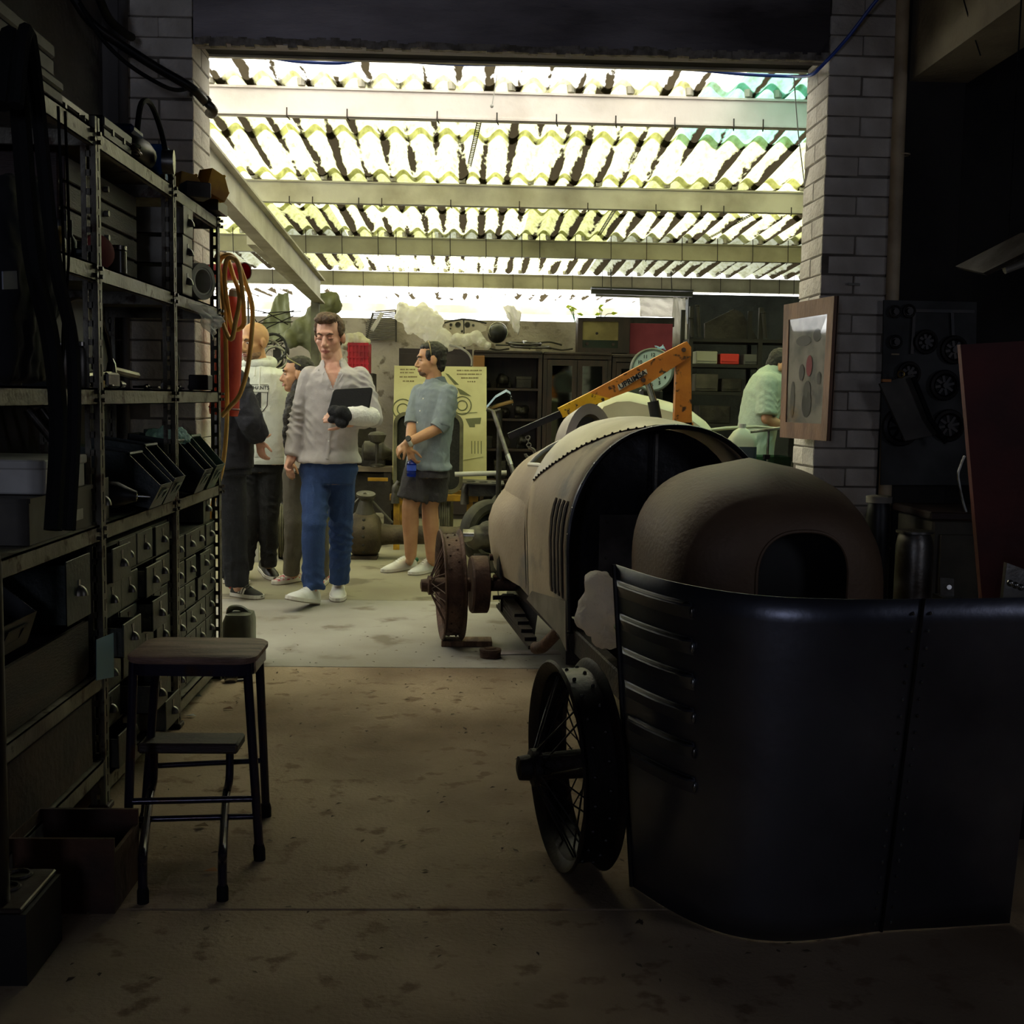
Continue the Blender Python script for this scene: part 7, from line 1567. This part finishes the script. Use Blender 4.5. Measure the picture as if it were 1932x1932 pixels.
# fluorescent fitting under the last purlin
t = thing('fluorescent_fitting', 'unlit dark fluorescent light fitting under the last purlin', 'light fitting', P(1210, 560, 12.9)); a, b = P(1115, 550, 12.9), P(1306, 556, 12.9)
MB().bar(a, b, .10, .05).obj('channel', mat('fitting_green', (60, 62, 46), .6), t); MB().bar(a+V(0, 0, .04), b+V(0, 0, .04), .16, .012).obj('reflector', MATS['fitting_green'], t); MB().cyl(a+V(.05, 0, -.04), b+V(-.05, 0, -.04), .013, n=10).obj('tube', mat('dead_tube', (150, 150, 130), .4), t, smooth=True)
for f_ in (.2, .8): p = a+(b-a)*f_; MB().cyl(p, p+V(0, .1, .25), .006, n=6).obj('hanger', m_junk, t)
# weeds on the wall top
m_leaf = mat('lime_leaf', (176, 190, 40), .6); m_stem = mat('green_stem', (50, 110, 60), .6)
for (x, k, lab) in ((1082, 5, 'broad-leaved lime weed growing on the yard wall top'), (1130, 4, 'thin upright weed growing on the yard wall top')):
    t = thing('wall_weed', lab, 'plant', V(X_(x, 13.1), 13.1, 2.10)); rnd = random.Random(x); b = V(X_(x, 13.1), 13.1, 2.10)
    for j in range(k):
        e = b+V(rnd.uniform(-.10, .12), rnd.uniform(-.04, .04), rnd.uniform(.08, .2)); MB().tube(spline([b, (b+e)/2+V(0, 0, .04), e], 4), .004, 5).obj('stem', m_stem, t)
        d = V(rnd.uniform(-1, 1), 0, rnd.uniform(-.3, .3)).normalized()*.05; n_ = V(0, .03, .02); MB().prism([e-d*.2, e+d*.3+n_, e+d*1.3, e+d*.3-n_], (0, .003, .002)).obj('leaf', m_leaf, t)
# ================================================================== by the left pillar
m_redm = mat('extinguisher_red', (206, 76, 54), .45, .1, (180, 56, 42), 5, .1, 40); m_pinkr = mat('glossy_red', (206, 30, 64), .35)
YH = 5.71
t = thing('red_cylinder', 'tall tapering red cylinder hung on the brick pillar reveal', 'cylinder', P(400, 785, YH)); a, b = P(426, 560, YH), P(402, 783, YH); a.x += .035; b.x += .05
MB().lathe(b, a-b, [(0, .065), (.02, .07), (.28, .062), (.5, .05), ((a-b).length-.03, .042), ((a-b).length, .025)], 22).obj('body', m_redm, t, smooth=True)
MB().torus(b+(a-b)*.06, a-b, .068, .006, 22, 6).obj('base_ring', mat('deep_red', (120, 24, 26), .5), t, smooth=True); MB().lathe(a, a-b, [(0, .024), (.03, .022), (.04, .012)], 14).obj('collar', m_lab, t, smooth=True)
t = thing('red_horn_bracket', 'glossy red tube bracket projecting from the pillar and carrying the hose', 'bracket', P(430, 520, YH)); a, b = P(402, 514, YH+.02), P(462, 512, YH-.10)
MB().cyl(a, b, .040, n=22, cap=False).obj('tube', m_pinkr, t, smooth=True); MB().cyl(a+(b-a)*.05, a+(b-a)*.1, .038, n=20).obj('back_plate', m_redm, t); MB().torus(b, b-a, .040, .003, 24, 6).obj('lip', m_lab, t, smooth=True)
MB().box(a+V(-.05, 0, .01), (.10, .05, .05), 0, .008).obj('valve_block', m_rustd, t)
# orange hose in loops over the bracket
m_hose = mat('amber_hose', (250, 204, 120), .4, 0, (232, 170, 80), 4)
YL = 5.56
hp1 = [(395, 1060), (400, 960), (420, 880), (428, 790), (427, 700), (424, 600), (414, 510), (408, 486), (418, 480), (430, 490), (440, 520), (452, 560), (444, 610), (436, 640), (420, 610), (412, 560), (412, 505), (420, 485), (436, 482), (450, 500), (456, 540), (460, 590), (458, 615), (440, 620), (430, 580), (424, 530), (428, 490), (446, 492), (462, 530), (476, 580), (474, 640), (466, 700), (452, 745), (436, 765), (418, 785)]
hs_ = []
for i, (x, y) in enumerate(hp1): hs_.append(P(x, y, YL-.03+.05*math.sin(i*.9)-(.06 if 6 < i < 33 else 0)))
one(MB().tube(spline(hs_, 6), .0105, 10), 'amber_hose', m_hose, 'long amber rubber hose looped over the red bracket and trailing down', 'hose', smooth=True)
# jerry can and bits on the floor
c = G(452, 1246); t = thing('jerry_can', 'grimy translucent plastic jerry can on the floor at the shelving end', 'jerry can', c)
m_can = mat('grimy_plastic', (132, 136, 118), .45, 0, (86, 86, 72), 4, .1, 30); s_ = c.y/FPX; w_, h = 27*s_, 100*s_
MB().loft([rrect(c.x-w_*.96, c.x+w_*.96, c.y-.09, c.y+.09, .03, .002), rrect(c.x-w_, c.x+w_, c.y-.095, c.y+.095, .035, .02), rrect(c.x-w_, c.x+w_, c.y-.095, c.y+.095, .035, h*.78), rrect(c.x-w_*.8, c.x+w_*.9, c.y-.08, c.y+.08, .03, h*.92), rrect(c.x-w_*.4, c.x+w_*.6, c.y-.04, c.y+.04, .02, h*.97)]).obj('body', m_can, t, smooth=True)
MB().tube(spline([V(c.x-w_*.7, c.y-.02, h*.86), V(c.x-w_*.5, c.y-.03, h*1.02), V(c.x+w_*.2, c.y-.03, h*1.03), V(c.x+w_*.75, c.y-.02, h*.9)], 5), .014, 8).obj('handle', m_can, t, smooth=True); MB().cyl((c.x-w_*.65, c.y+.03, h*.9), (c.x-w_*.65, c.y+.03, h*.98), .022, n=14).obj('cap', m_redm, t, smooth=True)
c = G(448, 1262); one(MB().lathe((c.x+.0, c.y+.02, .002), (0, 0, 1), [(0, .075), (.02, .09), (.05, .095), (.05, .088), (.02, .08), (.01, .02)], 24), 'drip_pan', m_rubber, 'round black drip pan in front of the jerry can', 'pan', smooth=True)
c = G(432, 1282, .015); t = thing('drinks_can', 'crushed bright metal can lying on the floor by the drip pan', 'can', c); MB().lathe(c+V(-.02, 0, .005), (1, .3, 0), [(0, .014), (.004, .02), (.05, .02), (.055, .015)], 14).obj('body', m_chrome, t, smooth=True)
for k, (x, y) in enumerate(((450, 1274), (462, 1270), (446, 1284))): c = G(x, y, .006); one(MB().cyl(c-V(.04, .01*k, 0), c+V(.04, .02, 0), .006, n=8).cyl(c+V(.04, .02, 0), c+V(.05, .025, 0), .010, n=8), 'scrap_bolt', m_steel, ('first', 'second', 'third')[k]+' long bolt lying beside the crushed can', 'bolt', smooth=True)
one(MB().bx(-1.10, -.98, 5.30, 5.48, 0, .05, .004), 'low_plinth', m_wood_dk, 'low dark timber piece on the floor at the foot of the shelving end', 'timber')
# conduits and cables at the top left
for k, (pts, r_, m, lab) in enumerate((([(118, -40), (170, 40), (230, 85), (300, 130), (360, 165), (385, 190)], .020, m_blkmet, 'thick dark conduit slanting down to the left pillar'), ([(150, 5), (190, 70), (240, 120), (300, 158), (335, 170), (365, 163)], .009, m_rubber, 'thin black cable sagging below the slanting conduit'), ([(185, -10), (205, 35), (235, 62), (248, 70)], .018, m_rubber, 'short black cable curving up beside the conduit'))):
    q = [P(x, y, 5.0+.40*i/(len(pts)-1)) for i, (x, y) in enumerate(pts)]
    one(MB().tube(spline(q, 6), r_, 10), 'ceiling_cable', m, lab, 'cable', smooth=True)
q = [P(372, 172, 5.44), P(392, 195, 5.44), P(403, 208, 5.46), P(400, 216, 5.50), P(394, 213, 5.55)]
t = thing('conduit_elbow', 'grey threaded conduit elbow at the pillar corner', 'elbow', q[2]); MB().tube(spline(q, 5), .019, 10).obj('bend', m_steel, t, smooth=True); MB().cyl(P(386, 187, 5.44), P(391, 194, 5.44), .024, n=12).obj('coupling', m_steel, t, smooth=True)
# blue air line along the lintel and down the right pillar
m_blue = mat('blue_hose', (34, 72, 170), .4)
q = [P(1690, -40, 5.30), P(1650, 5, 5.36), P(1600, 70, 5.42), P(1550, 125, 5.46), P(1528, 142, 5.55), P(1490, 144, 5.88), P(1400, 140, 5.90), P(1300, 131, 5.9), P(1150, 127, 5.9), P(1000, 122, 5.9), P(850, 121, 5.9), P(700, 112, 5.9), P(640, 119, 5.9), P(560, 116, 5.9), P(500, 106, 5.9)]
one(MB().tube(spline(q, 6), .008, 8), 'blue_air_hose', m_blue, 'blue air hose running along the lintel and over the right pillar', 'hose', smooth=True)
one(MB().tube(spline([P(1498, 146, 5.86), P(1505, 240, 5.86), P(1512, 300, 5.86), P(1518, 350, 5.86)], 5), .003, 5), 'thin_wire', m_card, 'thin pale wire hanging beside the right pillar', 'wire')
one(MB().tube(spline([P(938, 140, 6.6), P(934, 165, 6.6), P(928, 200, 6.6)], 4), .003, 5).ell(P(928, 200, 6.6), .01), 'hanging_string', m_card, 'short white string hanging from the first purlin', 'string')
# ---- framed picture on the pillar reveal
Xr = 1.575
fr = thing('framed_picture', 'wooden framed picture of faint grey shapes hung on the pillar reveal', 'picture', (1.54, 5.46, 1.02))
y0, y1 = 5.22, 5.70; z0, z1 = 1.06, 1.74
c4 = [V(Xr, y0, P(1560, 832, y0).z), V(Xr, y1, P(1470, 825, y1).z), V(Xr, y1, P(1478, 575, y1).z), V(Xr, y0, P(1573, 558, y0).z)]
for p, (px, py) in zip(c4, ((1559, 832), (1471, 826), (1479, 574), (1574, 558))): p.x = P(px, py, p.y).x
mid = sum(c4, V(0, 0, 0))/4
inn = [p+(mid-p)*.235 for p in c4]
MB().ringplate(c4, inn, (.022, 0, 0)).obj('frame', mat('frame_wood', (140, 104, 78), .6, 0, (110, 80, 60), 4, .2, 30, stretch=(4, 4, 1)), fr)
mt = MB().prism([p+V(.006, 0, 0) for p in inn], (.004, 0, 0)).obj('print', mat('print_paper', (176, 168, 154), .6, 0, (120, 116, 110), 7, 0, 60, .42, .62), fr)
def fp_(u, v): return (inn[0]*(1-u)+inn[1]*u)*(1-v)+(inn[3]*(1-u)+inn[2]*u)*v+V(.0045, 0, 0)
def spot(u, v, a, b, m, nm): MB().prism([fp_(u+a*math.cos(t_), v+b*math.sin(t_)) for t_ in [2*math.pi*i/14 for i in range(14)]], (.001, 0, 0)).obj(nm, m, mt)
mg = mat('print_grey', (104, 100, 94), .6); spot(.45, .18, .13, .13, mat('print_dark', (84, 80, 74), .6), 'dark_shape'); spot(.85, .22, .06, .18, mg, 'grey_shape'); spot(.42, .54, .08, .10, mat('print_red', (160, 60, 70), .6), 'red_shape'); spot(.62, .48, .07, .08, mg, 'grey_shape'); spot(.15, .42, .05, .06, mg, 'grey_shape'); spot(.45, .30, .10, .10, mg, 'grey_shape'); spot(.25, .82, .1, .06, mg, 'grey_shape'); spot(.6, .78, .2, .05, mg, 'grey_shape')
MB().prism([p+V(.002, 0, 0) for p in inn], (.002, 0, 0)).obj('glass', pane('picture_glass', (245, 245, 245), .10), fr)
MB().prism([p+V(.015, 0, 0) for p in c4], (.004, 0, 0)).obj('backing', m_kraft, fr)
# ================================================================== right side of the dark workshop
YW = 5.46
tb = thing('tool_board', 'grey board hung with dark pulleys and wheels on the wall right of the pillar', 'tool board', P(1750, 920, YW))
q = [P(1662, 915, YW), P(1838, 915, YW), P(1843, 570, YW), P(1668, 566, YW)]
MB().prism(q, (0, .015, 0)).obj('board', mat('board_grey', (80, 80, 78), .8, 0, (56, 56, 54), 4), tb)
for (x, y, r_) in ((1689, 588, 11), (1715, 587, 12), (1690, 645, 12), (1747, 645, 22), (1800, 660, 26), (1782, 727, 28), (1790, 803, 30), (1700, 805, 36), (1715, 705, 22)):
    k = YW/FPX; c = P(x, y, YW-.02); pu = MB().torus(c, (0, 1, 0), r_*k*.85, r_*k*.16+.003, 22, 7).obj('pulley', m_blkmet, tb, smooth=True)
    for a in range(4): d = V(math.cos(a*.785+.2), 0, math.sin(a*.785+.2))*r_*k*.8; MB().bar(c-d, c+d, .012, .01, (0, 1, 0)).obj('pulley_spoke', m_blkmet, pu)
    MB().cyl(c+V(0, -.02, 0), c+V(0, .02, 0), .014, n=10).obj('pulley_hub', m_blkmet, pu)
for (x, y, x2, y2) in ((1725, 585, 1720, 668), (1796, 590, 1798, 640), (1720, 586, 1838, 588)): MB().bar(P(x, y, YW-.01), P(x2, y2, YW-.01), .014, .01, (0, 1, 0)).obj('tool_bar', m_blkmet, tb)
t = thing('clip_folder', 'dark grey folder hanging askew in front of the tool board', 'folder', P(1720, 835, YW-.08)); MB().prism([P(1660, 724, YW-.09), P(1723, 706, YW-.09), P(1775, 818, YW-.09), P(1708, 832, YW-.09)], (0, .02, 0)).obj('cover', m_gcase, t); MB().box(P(1672, 718, YW-.10), (.04, .02, .012)).obj('orange_tab', mat('tab_orange', (200, 120, 30), .5), t); MB().torus(P(1700, 706, YW-.09), (0, 1, 0), .015, .004, 14, 5).obj('clip', mat('dull_brass', (140, 116, 56)), t)
one(MB().tube([P(1723, 712, YW-.12), P(1755, 790, YW-.12), P(1785, 835, YW-.12)], .012, 8), 'black_strap', m_rubber, 'black strap hanging across the tool board', 'strap')
# red sheet-metal panel
YRd = 4.3
one(MB().prism([P(1812, 650, YRd), P(1990, 640, YRd-.1), P(1990, 1190, YRd-.1), P(1858, 1190, YRd)], (.0, .03, 0)).bx(P(1860, 1200, YRd).x, P(1990, 1200, YRd).x, YRd-.12, YRd+.12, 0, P(1860, 1190, YRd).z), 'red_metal_panel', mat('oxide_red', (96, 36, 30), .6, .1, (70, 26, 24), 3, .1, 30), 'large dark red metal panel standing at the right', 'panel')
# bench with objects
t = thing('side_cupboard', 'old cream cupboard standing below the tool board', 'cupboard', P(1800, 1000, 5.1)); a, b = P(1757, 980, 5.0), P(1840, 962, 5.0)
MB().bx(a.x, b.x+.2, 4.98, 5.4, 0, a.z, .01).obj('body', mat('aged_cream', (84, 80, 64), .7, 0, (60, 56, 46), 4), t); MB().bx(a.x-.02, b.x+.22, 4.96, 5.42, a.z, a.z+.035, .006).obj('top', m_wood_dk, t); MB().bx(a.x+.03, b.x+.1, 4.965, 4.98, .2, a.z-.06, .004).obj('door', mat('aged_cream', (84, 80, 64)), t)
drum('steel_drum', (P(1720, 1130, 4.9).x, 4.9, .0), .075, P(1720, 1005, 4.9).z, m_steel, 'plain steel drum standing before the cream cupboard', 'drum', .01, m_steel)
drum('black_canister', (P(1650, 1130, 5.2).x, 5.2, .0), .055, P(1650, 935, 5.2).z-.03, m_blk, 'tall black canister with pale cap behind the nose cowl', 'canister', .03, m_lab)
one(MB().tube(spline([P(1820, 860, 5.0), P(1812, 880, 5.0), P(1808, 900, 5.0), P(1818, 950, 5.0), P(1830, 985, 5.0)], 5), .006, 6).cyl(P(1830, 985, 5.0), P(1834, 1010, 5.0), .012, n=8), 'goose_neck', m_chrome, 'thin chromed bent rod standing on the cream cupboard', 'rod', smooth=True)
t = thing('scrap_bracket', 'small bare metal bracket with a hole by the side cupboard', 'bracket', P(1790, 1125, 3.9)); MB().prism([P(1774, 1090, 3.9), P(1800, 1092, 3.9), P(1800, 1126, 3.9), P(1774, 1126, 3.9)], (0, .008, 0)).obj('plate', m_steel, t); MB().cyl(P(1791, 1108, 3.895), P(1791, 1108, 3.9), .008, n=10).obj('bolt', m_chrome, t); MB().bx(P(1770, 1130, 3.9).x, P(1805, 1130, 3.9).x, 3.86, 3.95, 0, P(1774, 1124, 3.9).z).obj('stand', m_blkmet, t)
t = thing('lamp_bracket', 'grey angled metal bracket standing at the right behind the steel panel', 'bracket', P(1915, 1125, 3.4)); MB().prism([P(1900, 1062, 3.4), P(1990, 1095, 3.35), P(1990, 1190, 3.35), P(1885, 1190, 3.4)], (0, .02, 0)).obj('plate', m_steel, t)
for k in range(3): MB().ell(P(1906+k*10, 1100+k*4, 3.38), .01).obj('bright_bolt', m_chrome, t, smooth='all')
MB().bx(P(1885, 1190, 3.4).x, P(1990, 1190, 3.4).x, 3.36, 3.5, 0, P(1900, 1185, 3.4).z).obj('stand', m_blkmet, t)
t = thing('hanging_lamp', 'grey folded metal reflector hanging at the upper right', 'lamp', P(1920, 490, 4.2)); MB().prism([P(1855, 515, 4.2), P(1990, 448, 4.0), P(1990, 462, 4.0), P(1862, 520, 4.2)], (.0, .25, .05)).obj('reflector', m_steel, t); MB().cyl(P(1895, 510, 4.3), P(1990, 475, 4.3), .014, n=10).obj('tube', m_lab, t, smooth=True)
for px in (1900, 1960): p = P(px, 490, 4.3); MB().cyl(p, V(p.x, p.y, ZC), .003, n=5).obj('cord', m_rubber, t)
one(MB().tube([P(1810, -30, 4.9), P(1835, 60, 4.9), P(1850, 105, 4.9)], .003, 5), 'ceiling_wire', m_rubber, 'thin wire hanging across the side beam', 'wire')
one(MB().cyl(P(1600, 536, 5.485), P(1622, 537, 5.485), .006, n=8), 'wall_peg', m_lab, 'small pale peg in the front of the right pillar', 'peg')
one(MB().lathe((2.9, 4.6, .0), (0, 0, 1), [(0, .26), (.02, .28), (.28, .28), (.29, .285), (.3, .28), (.58, .28), (.6, .285), (.86, .28), (.88, .26)], 26), 'oil_drum', m_greend, 'dark oil drum standing in the shadowed side room', 'drum', smooth=True)
# ---- dust and leaf litter on the workshop floor
rnd = random.Random(77)
mb = MB()
for k in range(420):
    x, y = rnd.uniform(-1.0, .9), rnd.uniform(2.5, 6.6); s = rnd.uniform(.004, .014); a = rnd.uniform(0, 6); d = V(math.cos(a), math.sin(a), 0)*s; e = V(-d.y, d.x, 0)*rnd.uniform(.3, .7); p = V(x, y, .002)
    mb.raw([p-d, p-e*.8+V(0, 0, .002), p+d+V(0, 0, rnd.uniform(0, .006)), p+e+V(0, 0, .003)], [(0, 1, 2, 3)])
o = mb.obj('floor_litter', mat('litter', (120, 104, 78), .9, 0, (60, 46, 34), 6)); tag(o, 'scattered leaf and wood litter on the workshop floor', 'litter', kind='stuff')
for k, (x, y, lab) in enumerate(((398, 1645, 'pale orange leaf lying between the step feet'), (430, 1338, 'dry brown leaf lying near the drawer bank'), (360, 1352, 'white paper scrap lying near the shelving foot'), (380, 1560, 'pale curled leaf lying under the stool'), (372, 1315, 'crumpled grey scrap lying beside the drawer bank'))):
    c = G(x, y, .003); s = .022; mb = MB().raw([c+V(-s, 0, .002), c+V(-s*.3, -s*.6, .008), c+V(s, -s*.1, .003), c+V(s*.3, s*.6, .009), c+V(0, 0, .002)], [(0, 1, 4), (1, 2, 4), (2, 3, 4), (3, 0, 4)]); one(mb, 'fallen_leaf' if 'leaf' in lab else 'paper_bit', mat('leaf_%d' % k, ((190, 140, 90), (110, 80, 50), (200, 196, 186), (140, 120, 84), (150, 146, 140))[k], .8), lab, 'leaf' if 'leaf' in lab else 'scrap')
bpy.data.objects.remove(_cup)
for o in list(bpy.data.objects):
    if '_w' in o: del o['_w']
